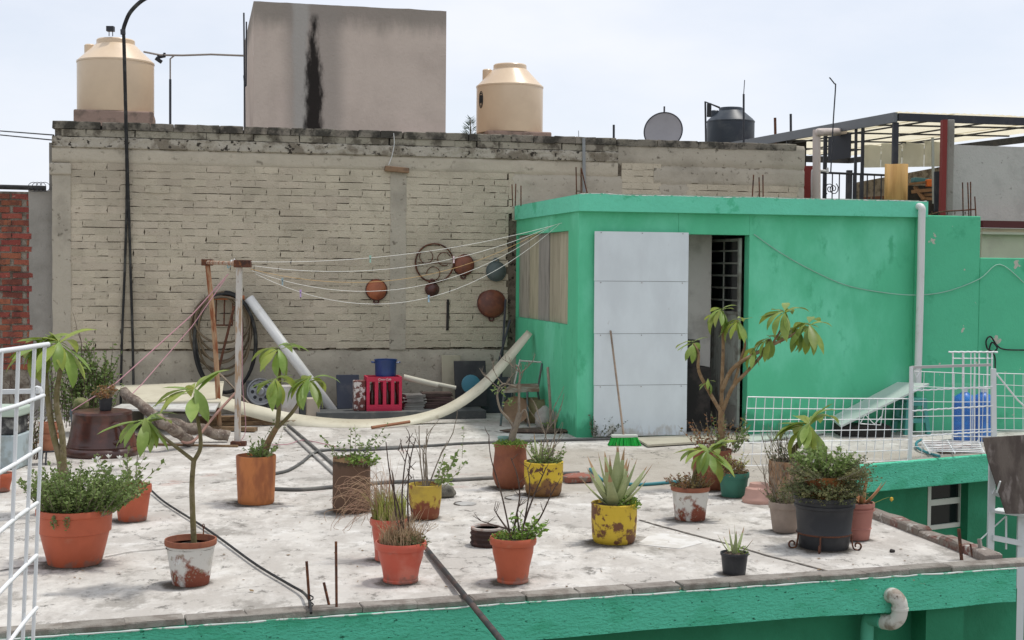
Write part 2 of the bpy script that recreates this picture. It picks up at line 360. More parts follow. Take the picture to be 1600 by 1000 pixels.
mb = MB(); bar(mb, E1-eR*.1, CF, Vector((-eR.y, eR.x, 0)), -.6, -.35, -3, -.2); mb.build('side_wall', m_green_dark, t_, fix=True)
# edge bricks along the front
def rough_brick(L, D, H, seed, ch=.006, j=.004):
    q = random.Random(seed); m = MB()
    def pt(x, y, z): return Vector((x+q.uniform(-j, j), y+q.uniform(-j, j), z+q.uniform(-j, j)*.7))
    a, b, c = L/2, D/2, H
    lo = [pt(-a, -b, 0), pt(a, -b, 0), pt(a, b, 0), pt(-a, b, 0)]
    mid = [pt(-a, -b, c-ch), pt(a, -b, c-ch), pt(a, b, c-ch), pt(-a, b, c-ch)]
    hi = [pt(-a+ch, -b+ch, c), pt(0, -b+ch, c), pt(a-ch, -b+ch, c), pt(a-ch, b-ch, c), pt(0, b-ch, c), pt(-a+ch, b-ch, c)]
    v = lo+mid+hi
    m.add(v, [(3,2,1,0),(0,1,5,4),(1,2,6,5),(2,3,7,6),(3,0,4,7),(8,9,12,13),(9,10,11,12),(4,5,10,9,8),(5,6,11,10),(6,7,13,12,11),(7,4,8,13)])
    return m
ebm = []
for k in range(6):
    me = rough_brick(.292+.008*(k % 3), .12, .030, 40+k, .005, .003).mesh('edge_brick'); me.materials.append(m_edge); ebm.append(me)
s = -4.6*1.0; total = (CF-FL).dot(eF); ang = math.atan2(eF.y, eF.x); k = 0
s = -.6
while s < total-.1:
    L_ = rnd.uniform(.285, .315); c = FL+eF*(s+L_/2)-nF*.078
    M_ = Matrix.Translation(c+Vector((0, 0, -.005+rnd.uniform(-.002, .003)))-FL) @ Matrix.Rotation(ang+rnd.uniform(-.02, .02), 4, 'Z') @ Matrix.Rotation(rnd.uniform(-.02, .02), 4, 'X')
    place('edge_brick', ebm[k % 6], t_, M_); k += 1; s += L_+rnd.uniform(.001, .005)
# kerb along the right side, red-brown and broken
m_kerb = mat('kerb brick', (.24, .205, .175), c2=(.19, .10, .08), s2=6, t2=(.52, .62), c3=(.42, .4, .36), s3=11, t3=(.58, .68), rough=.95, bump=.012, bs=60, vary=.12)
kbm = []
for k in range(5):
    me = rough_brick(.286, .11, .09, 60+k, .014, .008).mesh('kerb_brick'); me.materials.append(m_kerb); kbm.append(me)
angR = math.atan2(eR.y, eR.x); Lr = (CF-E1).length; s = .0; k = 0; nR = Vector((-eR.y, eR.x, 0))
while s < Lr-.22:
    c = E1+eR*(s+.14)-nR*.065
    M_ = Matrix.Translation(c+Vector((0, 0, -.03-.03*rnd.random()*(1 if rnd.random() < .25 else 0)))-FL) @ Matrix.Rotation(angR+rnd.uniform(-.03, .03), 4, 'Z')
    place('kerb_brick', kbm[k % 5], t_, M_); k += 1; s += .285

# ---- rear part of the house on the courtyard: fascia, recessed wall with a window, column
t_ = thing('courtyard_house', 'green house wall facing the courtyard with a small white two pane window', 'house', B1)
mb = MB()
bar(mb, CB, BRR, nB, -.4, 0, -.27, -.004); mb.build('fascia', m_green_rough, t_, fix=True, bevel=.012)
winp = [PL(px, py, B1-nB*.32, nB) for px, py in ((1450, 749), (1505, 749), (1505, 822), (1452, 822))]
sw = [(p-B1).dot(eB) for p in winp]; zw = [p.z for p in winp]
x0, x1, z1, z0 = sw[0], sw[1], zw[0], zw[2]
mb = MB(); A_ = CB-eB*.5
def lb(mb, sa, sb, d0, d1, z0, z1): bar(mb, B1+eB*sa, B1+eB*sb, nB, d0, d1, z0, z1)
lb(mb, -2.5, x0, -.45, -.32, -3, -.25); lb(mb, x1, 5, -.45, -.32, -3, -.25); lb(mb, x0, x1, -.45, -.32, z1, -.25); lb(mb, x0, x1, -.45, -.32, -3, z0)
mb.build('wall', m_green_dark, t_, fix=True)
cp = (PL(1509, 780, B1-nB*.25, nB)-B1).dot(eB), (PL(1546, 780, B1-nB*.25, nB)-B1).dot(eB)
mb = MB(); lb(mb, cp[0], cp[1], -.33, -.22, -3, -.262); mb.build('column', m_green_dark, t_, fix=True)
m_darkglass = mat('dark glass', (.012, .014, .016), rough=.12, spec=.5)
m_winframe = mat('cream window frame', (.55, .56, .5), rough=.6)
wf = MB(); fwid = .045
lb(wf, x0, x0+fwid, -.36, -.315, z0, z1); lb(wf, x1-fwid, x1, -.36, -.315, z0, z1); lb(wf, x0+fwid, x1-fwid, -.36, -.315, z1-fwid, z1); lb(wf, x0+fwid, x1-fwid, -.36, -.315, z0, z0+fwid)
zm = (z0*.47+z1*.53); lb(wf, x0+fwid, x1-fwid, -.36, -.318, zm-.03, zm+.03)
wo_ = wf.build('window', m_winframe, t_, fix=True)
for za, zb in ((z0+fwid, zm-.03), (zm+.03, z1-fwid)):
    g_ = MB(); lb(g_, x0+fwid, x1-fwid, -.35, -.34, za, zb); g_.build('pane', m_darkglass, wo_, fix=True)

# ---- the long beige brick wall
WZ_TOP = 3.50; S_L = wl(82, 400)[0]; S_R = wl(1256, 260)[0]
wall = thing('brick_wall', 'long beige painted brick wall with sooty coping bricks behind the terrace', 'wall', W0, PSI)
mb = MB(); mb.box(S_L+.02, S_R, 0, .14, 0, 3.32); mb.build('mortar_bed', m_mortar, wall, local=True)
mb = MB(); mb.box(S_L+.03, S_R-.02, .02, .12, 3.32, 3.455); mb.build('coping_core', m_capbrick, wall, local=True)
def wbox(mb, sa, sb, o0, o1, z0, z1): mb.box(sa, sb, -o1, -o0, z0, z1)
def rough_sheet(sa, sb, z0, z1, out, amp, edge, seed, nx=60, nz=8, depth=.03):
    """render coat with an uneven face and ragged lower / upper edges"""
    m = MB(); o = 0; V = []
    for j in range(nz+1):
        for i in range(nx+1):
            s_ = sa+(sb-sa)*i/nx; z = z0+(z1-z0)*j/nz
            if j == 0: z += edge*(mnoise.noise(Vector((s_*5, seed, 0)))+.6*mnoise.noise(Vector((s_*23, seed, 3))))
            if j == nz: z += edge*(mnoise.noise(Vector((s_*5, seed+9, 0)))+.6*mnoise.noise(Vector((s_*23, seed, 7))))
            y = -(out+amp*(mnoise.noise(Vector((s_*3, z*6, seed)))+.7*mnoise.noise(Vector((s_*14, z*22, seed))))) if 0 < j < nz else .002
            if j in (0, nz): y = 0.004
            V.append((s_, y, z))
    F = [(j*(nx+1)+i, j*(nx+1)+i+1, (j+1)*(nx+1)+i+1, (j+1)*(nx+1)+i) for j in range(nz) for i in range(nx)]
    m.add(V, F); return m
ZB, ZP = 3.0, .79
rough_sheet(S_L, 1.42, ZB-.01, 3.20, .022, .006, .02, 1.3, 90, 6).build('beam_render', m_plaster, wall, local=True, smooth=50)
rough_sheet(S_L, 1.42, 3.175, 3.325, .036, .022, .028, 4.1, 420, 8).build('broken_render', mat('broken sooty render', (.45, .41, .335), c2=(.22, .19, .145), s2=4.5, t2=(.46, .62), c3=(.045, .038, .03), s3=16, t3=(.57, .64), rough=1, bump=.02, bs=35), wall, local=True, smooth=40)
rough_sheet(S_L, .1, -.02, ZP, .03, .008, .02, 7.7, 90, 8).build('plinth_render', m_plaster2, wall, local=True, smooth=50)
# right stretch above the shed: plaster with brick patches
rough_sheet(1.42, S_R, 3.14, 3.47, .03, .008, .02, 9.4, 60, 6).build('upper_render', m_plaster2, wall, local=True, smooth=50)
p1 = wl(972, 260)[0]; p2 = wl(1030, 260)[0]; p3 = wl(1075, 260)[0]; p4 = wl(1245, 290)[0]; q0 = wl(800, 290)[0]
rough_sheet(q0, p1, 2.4, 3.02, .024, .010, .02, 2.2, 40, 10).build('grey_render', m_plaster2, wall, local=True, smooth=50)
rough_sheet(p2-.08, S_R, 2.90, 3.16, .024, .008, .05, 3.2, 120, 6).build('patched_render', m_plaster2, wall, local=True, smooth=50)
rough_sheet(p2, p3, 2.4, 2.95, .022, .008, .02, 5.2, 20, 8).build('patched_render', m_plaster2, wall, local=True, smooth=50)
rough_sheet(p4, S_R, 2.4, 2.95, .022, .008, .02, 5.9, 14, 8).build('patched_render', m_plaster2, wall, local=True, smooth=50)
# columns
c1 = wl(111, 400)[0]; c2a, c2b = wl(609, 400)[0], wl(634, 400)[0]
def column(sa, sb, z0, z1, o, seed):
    m = MB(); n = 26
    for i in range(n):
        za, zb = z0+(z1-z0)*i/n, z0+(z1-z0)*(i+1)/n
        def e(z, k): return .012*mnoise.noise(Vector((z*4, seed, k)))
        m.hexa([(sa+e(za, 0), -o, za), (sb+e(za, 3), -o, za), (sb+e(za, 3), .05, za), (sa+e(za, 0), .05, za), (sa+e(zb, 0), -o, zb), (sb+e(zb, 3), -o, zb), (sb+e(zb, 3), .05, zb), (sa+e(zb, 0), .05, zb)])
    return m
column(S_L, c1, -.02, 2.86, .03, 2.0).build('column', m_plaster2, wall, local=True)
mb = MB(); mb.box(S_L-.03, c1+.01, -.055, .15, 2.86, 3.0); mb.build('column_head', m_plaster2, wall, local=True, bevel=.02)
column(c2a, c2b, .78, 3.0, .028, 5.0).build('column', m_plaster2, wall, local=True)
# bricks
def face_brick(L, H, seed):
    """brick filling its cell, with a ragged outline: runs of open bed joint and chipped corners"""
    q = random.Random(seed); m = MB(); a, c = L/2, H/2; pts = []
    def run(n):
        o = []; g = 0
        for i in range(n):
            if g == 0 and q.random() < .42: g = q.randint(1, 4); dep = q.uniform(.004, .010)
            o.append(dep if g else q.uniform(-.0015, .0012)); g = max(0, g-1)
        return o
    nb = 7; lo = run(nb); hi = [q.uniform(-.0015, .001) for _ in range(nb)]
    for i in range(nb): pts.append((-a+L*(i+.3*(i not in (0, nb-1))*q.uniform(-1, 1))/(nb-1), -c+lo[i]))
    e = q.uniform(.006, .016) if q.random() < .6 else 0
    pts.append((a-(e if q.random() < .6 else .002), -c*.2)); 
    for i in range(nb-1, -1, -2): pts.append((-a+L*i/(nb-1), c-hi[i]))
    pts.append((-a+(q.uniform(.004, .010) if q.random() < .25 else -.001), c*.15))
    n = len(pts)
    V = [Vector((x, q.uniform(-.0015, .0015), z)) for x, z in pts]+[Vector((x, .03, z)) for x, z in pts]+[Vector((0, -.001, 0))]
    m.add(V, [(i, (i+1) % n, 2*n) for i in range(n)]+[(n+i, n+(i+1) % n, (i+1) % n, i) for i in range(n)])
    return m
BM = []
for k in range(20):
    fb = face_brick(.289, .0862, 100+k); me = fb.mesh('brick'); me.materials.append(m_wallbrick); BM.append((me, fb))
slots = []
rowh = .0850; nrow = int((ZB-ZP)/rowh)+3
for r in range(nrow):
    z = ZP+rowh*(r+.5)+.01
    segs = [(c1-.012, c2a+.012, 0, 3.0), (c2b-.012, -.02, 0, 3.0), (-.02, q0+.02, 2.5, 3.0), (p1-.01, p2+.02, 2.4, 3.2), (p3-.02, p4+.02, 2.4, 2.92)]
    for sa, sb, za, zb in segs:
        if not za < z < zb: continue
        s = sa-(.144 if r % 2 else 0)
        while s < sb:
            e0, e1 = max(s, sa), min(s+.2875+rnd.uniform(-.006, .006), sb); s = e1 if e1 > s else s+.1
            if e1-e0 > .03: slots.append(((e0+e1)/2, z+rnd.uniform(-.003, .003), (e1-e0)/.2875))
            if e1 >= sb: break
slots.sort(key=lambda p: (W(p[0], 0, p[1])-CAM).length)
rest = MB()
for i, (sc, z, wf_) in enumerate(slots):
    me, fb = BM[rnd.randrange(20)]; out = .020+rnd.uniform(-.0025, .003)
    if rnd.random() < .05: out += .005
    M_ = Matrix.Translation((sc, -out, z)) @ Matrix.Scale(wf_, 4, (1, 0, 0)) @ Matrix.Rotation(rnd.uniform(-.008, .008), 4, 'Y') @ Matrix.Rotation(rnd.uniform(-.010, .010), 4, 'Z') @ Matrix.Rotation(rnd.uniform(-.03, .03), 4, 'X')
    if i < 300: place('brick', me, wall, M_)
    else: rest.add([M_@p for p in fb.v], fb.f)
rest.build('bricks', m_wallbrick, wall, local=True, kind='stuff')
# two rows of coping bricks
cm = []
for k in range(6):
    me = rough_brick(.273, .17, .088, 200+k, .008, .005).mesh('coping_brick'); me.materials.append(m_capbrick); cm.append(me)
cm2 = []
for k in range(6):
    me = rough_brick(.273, .16, .082, 220+k, .005, .004).mesh('coping_brick'); me.materials.append(m_capbrick2); cm2.append(me)
for row, (zz, ms) in enumerate(((3.405, cm), (3.322, cm2))):
    s = S_L+.14+.11*row
    while s < (S_R-.1 if row == 0 else 1.4):
        if row == 0 and s > 1.5:
            zz = 3.395
        place('coping_brick', ms[rnd.randrange(6)], wall, Matrix.Translation((s+rnd.uniform(-.01, .01), .055+rnd.uniform(-.006, .004)-(.012 if row == 0 else 0), zz+rnd.uniform(-.004, .004))) @ Matrix.Rotation(rnd.uniform(-.02, .02), 4, 'Z'))
        s += .277
# ---- neighbour's roof behind the wall
mb = MB(); P = [W(S_L-.05, -.16, 0), W(S_R-.05, -.16, 0), W(S_R-.05, -9, 0), W(S_L-.05, -9, 0)]
mb.prism([(p.x, p.y) for p in P], -6, 3.25); struct(mb.build('neighbour_roof', m_conc, origin=W(0, -4, 3.25), fix=True))

# ---- red brick wall at the far left
rz0, rz1 = -.3, 2.66; RS = wl(50, 400)[0]
rw = thing('red_brick_wall', 'bare red brick wall beside the left end of the beige wall', 'wall', W(RS, -.12, 0), PSI)
mb = MB(); mb.box(-3, 0.02, 0.006, .2, rz0, rz1); mb.build('mortar_bed', m_redmortar, rw, local=True)
column(-.045, S_L-RS+.0, rz0, rz1+.02, .015, 8.0).build('column', m_conc, rw, local=True)
RB = []
for k in range(8):
    fb = face_brick(.225, .064, 300+k); me = fb.mesh('brick'); me.materials.append(m_redbrick); RB.append(me)
z = .55; r = 0
while z < rz1-.02:
    s = -.12-(.12 if r % 2 else 0)
    while s > -1.1:
        L_ = .245
        place('brick', RB[rnd.randrange(8)], rw, Matrix.Translation((s+rnd.uniform(-.012, .012), -.014+rnd.uniform(-.008, .008), z+.035)) @ Matrix.Rotation(rnd.uniform(-.03, .03), 4, 'Y') @ Matrix.Rotation(rnd.uniform(-.03, .03), 4, 'Z'))
        s -= L_
    if r % 2:
        place('brick', RB[0], rw, Matrix.Translation((-.02, -.008, z+.035)) @ Matrix.Scale(.45, 4, (1, 0, 0)))
    z += .0775; r += 1

# ---- green shed
C0 = G(901, 684)
vW = -nW
def sf(px, py, out=0.0):
    p = PL(px, py, C0+nW*out, nW); return (p-C0).dot(uW), p.z
def ls(px, py, out=0.0):     # left face: distance back, z
    p = PL(px, py, C0-uW*out, uW); return (p-C0).dot(vW), p.z
SW_ = (W0-C0).dot(vW)        # depth of the shed back to the wall
SE = sf(1428, 450)[0]
d0, dtop = sf(1060, 366)[0], sf(1075, 366)[1]; d1 = sf(1170, 450)[0]
ztop = sf(905, 330)[1]       # under side of the slab
zroof = sf(905, 303, .1)[1]
shed = thing('green_shed', 'green rooftop shed with flat slab roof and white sheet sliding door', 'shed', C0, PSI)
mb = MB(); TH = .14
mb.box(0, d0, 0, TH, -.02, ztop+.02); mb.box(d0, d1, 0, TH, dtop, ztop+.02); mb.box(d1, SE, 0, TH, -.02, ztop+.02)
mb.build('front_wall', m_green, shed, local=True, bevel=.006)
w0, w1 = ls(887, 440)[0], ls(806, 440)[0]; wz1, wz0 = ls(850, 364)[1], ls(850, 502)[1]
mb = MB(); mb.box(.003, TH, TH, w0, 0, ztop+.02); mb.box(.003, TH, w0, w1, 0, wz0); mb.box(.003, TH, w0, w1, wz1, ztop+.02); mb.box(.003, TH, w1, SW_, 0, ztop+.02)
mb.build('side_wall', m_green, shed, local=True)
m_int = mat('whitewashed interior', (.66, .64, .59), c2=(.45, .43, .39), s2=2.5, rough=.95, bump=.004, bs=20)
mb = MB(); mb.box(SE-.1, SE+.02, TH, SW_, 0, ztop); mb.box(TH, SE-.1, SW_-.08, SW_-.03, 0, ztop); mb.build('inner_wall', m_int, shed, local=True)
mb = MB(); nseg = 40
for i in range(nseg):
    sa = -.03+(SE+.13)*i/nseg; sb = -.03+(SE+.13)*(i+1)/nseg
    def hz(s): return .012*mnoise.noise(Vector((s*2.2, 1, 4)))+.006*mnoise.noise(Vector((s*14, 7, 4)))
    def hy(s): return .006*mnoise.noise(Vector((s*3, 4, 1)))
    mb.hexa([(sa, -.10+hy(sa), ztop), (sb, -.10+hy(sb), ztop), (sb, SW_-.03, ztop), (sa, SW_-.03, ztop), (sa, -.10+hy(sa), zroof+hz(sa)), (sb, -.10+hy(sb), zroof+hz(sb)), (sb, SW_-.03, zroof), (sa, SW_-.03, zroof)])
mb.build('roof_slab', m_green_slab, shed, local=True)
pts = [Vector((-.02+(SE+.1)*i/260, -.098+.006*mnoise.noise(Vector(((-.03+(SE+.13)*i/260)*3, 4, 1))), zroof+.012*mnoise.noise(Vector(((SE+.13)*i/260*2.2, 1, 4)))+.004*mnoise.noise(Vector((i*.7, 0, 0))))) for i in range(261)]
mb = MB(); mb.tube(pts, [.003+.009*max(0, mnoise.noise(Vector((i*.21, 3, 0)))) for i in range(261)], 6); mb.build('chipped_edge', m_chip, shed, local=True)
mb = MB(); mb.box(.05, SE+.05, .02, SW_-.06, zroof-.03, zroof+.016); mb.build('roof_screed', m_conc, shed, local=True)
# boarded window on the left face
bcol = [(.46, .42, .30), (.40, .36, .26), (.33, .31, .27), (.47, .43, .30), (.42, .39, .31)]
nb = 5
for i in range(nb):
    ya = w0+(w1-w0)*i/nb; yb = w0+(w1-w0)*(i+1)/nb
    bmz = mat('window board %d' % i, bcol[i], c2=tuple(k*.75 for k in bcol[i]), s2=4, stretch=(3, 3, .5), rough=.9)
    m_ = MB(); m_.box(.045+.012*(i % 2), .075+.012*(i % 2), ya+.004, yb-.004, wz0+.002, wz1-.002); m_.build('board', bmz, shed, local=True)
# sliding door of four white sheets
m_sheet = mat('white laminate sheet', (.70, .76, .775), c2=(.62, .67, .685), s2=2.0, t2=(.42, .7), c3=(.40, .39, .36), s3=10, t3=(.70, .78), rough=.42, spec=.35, stretch=(1.5, 1.5, .7), zfade=(.02, .10, 5), c4=(.50, .50, .46), fac3=.7)
px_top = [(929, 358), (1076, 366)]; cuts = [(358, 366), (438.5, 440.5), (521, 521.5), (602, 601), (684, 680)]
dr = MB(); sA = sf(930, 500, .03)[0]; sB = sf(1073, 500, .03)[0]; zT = sf(1000, 363, .03)[1]
dr.box(sA+.02, sB-.02, -.035, -.006, .03, zT-.03)
door = dr.build('door', mat('door backing', (.22, .2, .18)), shed, local=True)
for i in range(4):
    (ya, yb), (yc, yd) = cuts[i], cuts[i+1]
    q = [sf(929-i*.4, ya, .045), sf(1076-i*.9, yb, .045), sf(1075.2-i*.9, yd, .045), sf(928.6-i*.4, yc, .045)]
    zt = (q[0][1]+q[1][1])/2; zb = (q[2][1]+q[3][1])/2; zb = max(zb, .012)
    m_ = MB(); sl_, sr_ = (q[0][0]+q[3][0])/2, (q[1][0]+q[2][0])/2; tl = rnd.uniform(-.004, .004)
    m_.hexa([(sl_, -.050-tl, zb+.002), (sr_, -.050+tl, zb+.002), (sr_, -.042, zb+.002), (sl_, -.042, zb+.002), (sl_, -.047, zt-.002), (sr_, -.047, zt-.002), (sr_, -.040, zt-.002), (sl_, -.040, zt-.002)])
    pn = m_.build('door_panel', m_sheet, door, local=True)
    for ix in range(3):
        x = sl_+(sr_-sl_)*(ix+.15)/2.3
        sc_ = MB(); sc_.obox((x, -.053, zt-.016), (.007, .006, .007)); sc_.build('screw', m_rust, pn, local=True)
pe = sf(1122, 450)[0]
mb = MB(); mb.box(d0-.3, pe+.16, .62, .70, 0, ztop-.01); mb.build('partition', m_int, shed, local=True)
# metal gate leaf standing open inside
J = sf(1168, 450)[0]; gx0 = J-.03; ga = R(87)
gd = Vector((-math.cos(ga), math.sin(ga), 0)); gn = Vector((math.sin(ga), math.cos(ga), 0))
def gp(a, z, o=0.0): return Vector((gx0, TH, 0))+gd*a+gn*o+Vector((0, 0, z))
GW = .85; gz1 = dtop-.03; gzm = sf(1150, 490)[1]+.0
gate = MB()
for a_ in (0.02, GW-.02): gate.beam(gp(a_, .06), gp(a_, gz1), .04, .03, gn)
for z_ in (.08, gzm, gz1-.02): gate.beam(gp(.02, z_), gp(GW-.02, z_), .03, .04, gn)
m_gate = mat('pale gate paint', (.36, .37, .33), c2=(.2, .19, .16), s2=6, rough=.7)
go = gate.build('gate', m_gate, shed, local=True)
ncol, nrw = 2, 6
for i in range(1, ncol): m_ = MB(); m_.beam(gp(GW*i/ncol, gzm), gp(GW*i/ncol, gz1), .018, .018, gn); m_.build('glazing_bar', m_gate, go, local=True)
for j in range(1, nrw): m_ = MB(); zz = gzm+(gz1-gzm)*j/nrw; m_.beam(gp(.02, zz), gp(GW-.02, zz), .018, .018, gn); m_.build('glazing_bar', m_gate, go, local=True)
for i in range(ncol):
    for j in range(nrw):
        m_ = MB(); a0, a1 = .03+(GW-.06)*i/ncol, .03+(GW-.06)*(i+1)/ncol; za, zb = gzm+(gz1-gzm)*j/nrw, gzm+(gz1-gzm)*(j+1)/nrw
        m_.extr([gp(a0+.012, za+.012), gp(a1-.012, za+.012), gp(a1-.012, zb-.012), gp(a0+.012, zb-.012)], gn*.004); m_.build('pane', m_darkglass, go, local=True, fix=True)
m_ = MB(); n = 24
for i in range(n):
    a0, a1 = .04+(GW-.08)*i/n, .04+(GW-.08)*(i+1)/n; o0, o1 = (.012, 0) if i % 2 else (0, .012)
    m_.add([gp(a0, .3, -o0), gp(a1, .3, -o1), gp(a1, gzm, -o1), gp(a0, gzm, -o0)], [(0, 1, 2, 3)])
m_.build('ribbed_panel', m_gate, go, local=True)
m_ = MB(); m_.extr([gp(.03, .04), gp(GW-.03, .04), gp(GW-.03, .3), gp(.03, .3)], gn*.01); m_.build('lower_panel', m_conc, go, local=True, fix=True)
# things standing inside the dark room
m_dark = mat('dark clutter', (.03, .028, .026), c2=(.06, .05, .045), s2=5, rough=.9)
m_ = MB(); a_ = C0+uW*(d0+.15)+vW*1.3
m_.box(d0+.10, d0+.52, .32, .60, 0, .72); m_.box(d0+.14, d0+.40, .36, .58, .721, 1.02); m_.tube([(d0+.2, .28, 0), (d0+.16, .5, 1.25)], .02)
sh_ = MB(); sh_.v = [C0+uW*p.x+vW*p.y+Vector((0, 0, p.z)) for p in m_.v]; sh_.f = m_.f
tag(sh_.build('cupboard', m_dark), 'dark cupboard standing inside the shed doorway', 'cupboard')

# ---- green wall right of the shed with a step down
zs1 = sf(1490, 337, .09)[1]; zs2 = sf(1570, 403, .09)[1]; sst = sf(1532, 380, .09)[0]
gw = thing('green_wall', 'green painted wall stepping down beside the shed with flaking paint', 'wall', C0+uW*SE, PSI)
m_green_flake = mat('green flaking paint', (.095, .50, .28), c2=(.06, .385, .205), s2=2.2, t2=(.55, .66), c3=(.47, .46, .38), s3=5, t3=(.665, .68), rough=.72, bump=.004, bs=25)
mb = MB(); mb.box(0.0, sst-SE, -.09, .12, -.02, zs1); mb.box(sst-SE, 5, -.09, .12, -.02, zs2); mb.build('masonry', m_green_flake, gw, local=True, bevel=.012)
# damp, darker repainted foot of the shed wall
# ================================================================== BEHIND AND ABOVE THE WALL
m_tank = mat('cream tank plastic', (.74, .575, .40), c2=(.68, .52, .36), s2=2, rough=.32, spec=.5)
m_tank_top = m_tank
m_bluetank = mat('dark blue tank plastic', (.028, .038, .052), c2=(.05, .06, .07), s2=4, rough=.45, spec=.4)
m_cementplinth = mat('pinkish plinth render', (.33, .235, .19), c2=(.2, .15, .12), s2=6, rough=.95, bump=.01, bs=20)
def tank(label, px, Y, wpx, y_rim, y_sh, y_bot, m_, zroof_, name='water_tank', plinth=None, logo=False):
    r = wpx*pxm(Y)/2; c = YD(px, y_bot, Y+r); c2_ = YD(px, y_bot, Y)
    zb = c2_.z; zsh = YD(px, y_sh, Y).z; zr = YD(px, y_rim, Y+r*.45).z; zc = zr-(zr-zsh)*.26
    base = Vector((c.x, c.y, zb)); t = thing(name, label, 'water tank', base)
    rb = MB(); rr_ = r*.5
    prof = [(r*.985, 0), (r, .02), (r, (zsh-zb)-.035), (r*1.012, (zsh-zb)-.03), (r*1.012, (zsh-zb)-.008), (r*.99, zsh-zb)]
    rb.lathe(base, prof, 64); rb.build('body', m_, t, smooth=35)
    sb = MB(); sb.lathe(base, [(r*.99, zsh-zb), (r*.93, (zsh-zb)+.03), (rr_*1.06, zc-zb), (rr_*1.02, zc-zb+.01)], 64); sb.build('shoulder', m_, t, smooth=50)
    lb_ = MB(); lb_.lathe(base, [(rr_*1.0, zc-zb), (rr_*1.0, zr-zb-.015), (rr_*.95, zr-zb), (0, zr-zb+.02)], 48); lb_.build('lid', m_, t, smooth=40)
    vb = MB(); va = base+Vector((-r*.68, -r*.05, 0)); vb.lathe(va, [(.075, zsh-zb+.02), (.075, zc-zb-.005), (.06, zc-zb+.01), (0, zc-zb+.012)], 20); vb.build('inlet_cap', m_, t, smooth=40)
    return t, base, r
t1, b1_, r1_ = tank('cream plastic water tank with a small float on its lid', 181, 19.0, 119, 57, 88, 172, m_tank, 3.25)
mb = MB(); q = b1_+Vector((-.02, -.25, YD(181, 57, 19.3).z-b1_.z)); mb.tube([q, q+Vector((0, 0, .07))], .006); mb.tube([q+Vector((.05, 0, 0)), q+Vector((.05, 0, .07))], .006); mb.obox(q+Vector((.02, 0, .10)), (.10, .08, .07)); mb.build('float_bracket', m_steel, t1)
mb = MB(); c = b1_; mb.obox((c.x, c.y, (3.25+b1_.z)/2+.05), (1.06, 1.06, b1_.z-3.25-.105), Euler((0, 0, PSI)))
pl_ = thing('tank_plinth', 'pinkish rendered plinth with a dark brick course under the left cream tank', 'plinth', (c.x, c.y, 3.25))
mb.build('render', m_cementplinth, pl_, bevel=.02)
for k in range(4):
    m_ = MB(); m_.obox(c+Matrix.Rotation(PSI, 3, 'Z')@Vector((-.395+.263*k, -.44, -.05)), (.25, .17, .085), Euler((0, 0, PSI+rnd.uniform(-.03, .03)))); m_.build('brick', m_capbrick2, pl_, bevel=.008)
t2, b2_, r2_ = tank('cream plastic water tank with a dark printed mark above the middle of the wall', 796, 21.3, 106, 97, 128, 204, m_tank, 3.25)
mb = MB(); c = b2_; mb.obox((c.x+.05, c.y, (3.25+b2_.z)/2), (1.02, 1.0, b2_.z-3.255), Euler((0, 0, PSI)))
tag(mb.build('tank_plinth', m_cementplinth, bevel=.02), 'pinkish plinth under the cream tank in the middle', 'plinth')
mk = MB()      # printed oval mark with strokes on the left flank
for ring in (1, .8):
    pts = []
    for k in range(20):
        an = 2*math.pi*k/20; a_ = R(212)+.10*ring*math.cos(an); pts.append(b2_+Vector((math.cos(a_)*(r2_+.002), math.sin(a_)*(r2_+.002), .50+.13*ring*math.sin(an))))
    mk.tube(pts, .006, 5, closed=True)
for k in range(4):
    a_ = R(212)+.05*(k-1.5)/1.5; mk.tube([b2_+Vector((math.cos(a_)*(r2_+.002), math.sin(a_)*(r2_+.002), .43+.02*(k % 2))), b2_+Vector((math.cos(a_)*(r2_+.002), math.sin(a_)*(r2_+.002), .57))], .006, 5)
mk.build('printed_mark', m_black, t2, kind='stuff')
t3, b3_, r3_ = tank('dark blue plastic water tank with a bracket behind the right end of the wall', 1141, 24.5, 75, 166, 185, 236, m_bluetank, 3.0)
mb = MB(); c = b3_; mb.obox((c.x, c.y, b3_.z-.35), (1.0, 1.0, .698), Euler((0, 0, PSI))); tag(mb.build('tank_plinth', m_conc), 'concrete plinth under the dark blue tank', 'plinth')
mb = MB(); Yb = 24.0
mb.tube([YD(1103, 232, Yb), YD(1102, 159, Yb), YD(1124, 168, Yb+.3)], .018, 6); mb.build('bracket', m_steel, t3)
mb = MB(); mb.obox(YD(1108, 172, Yb), (.075, .06, .24)); mb.build('counterweight', m_black, t3, bevel=.01)

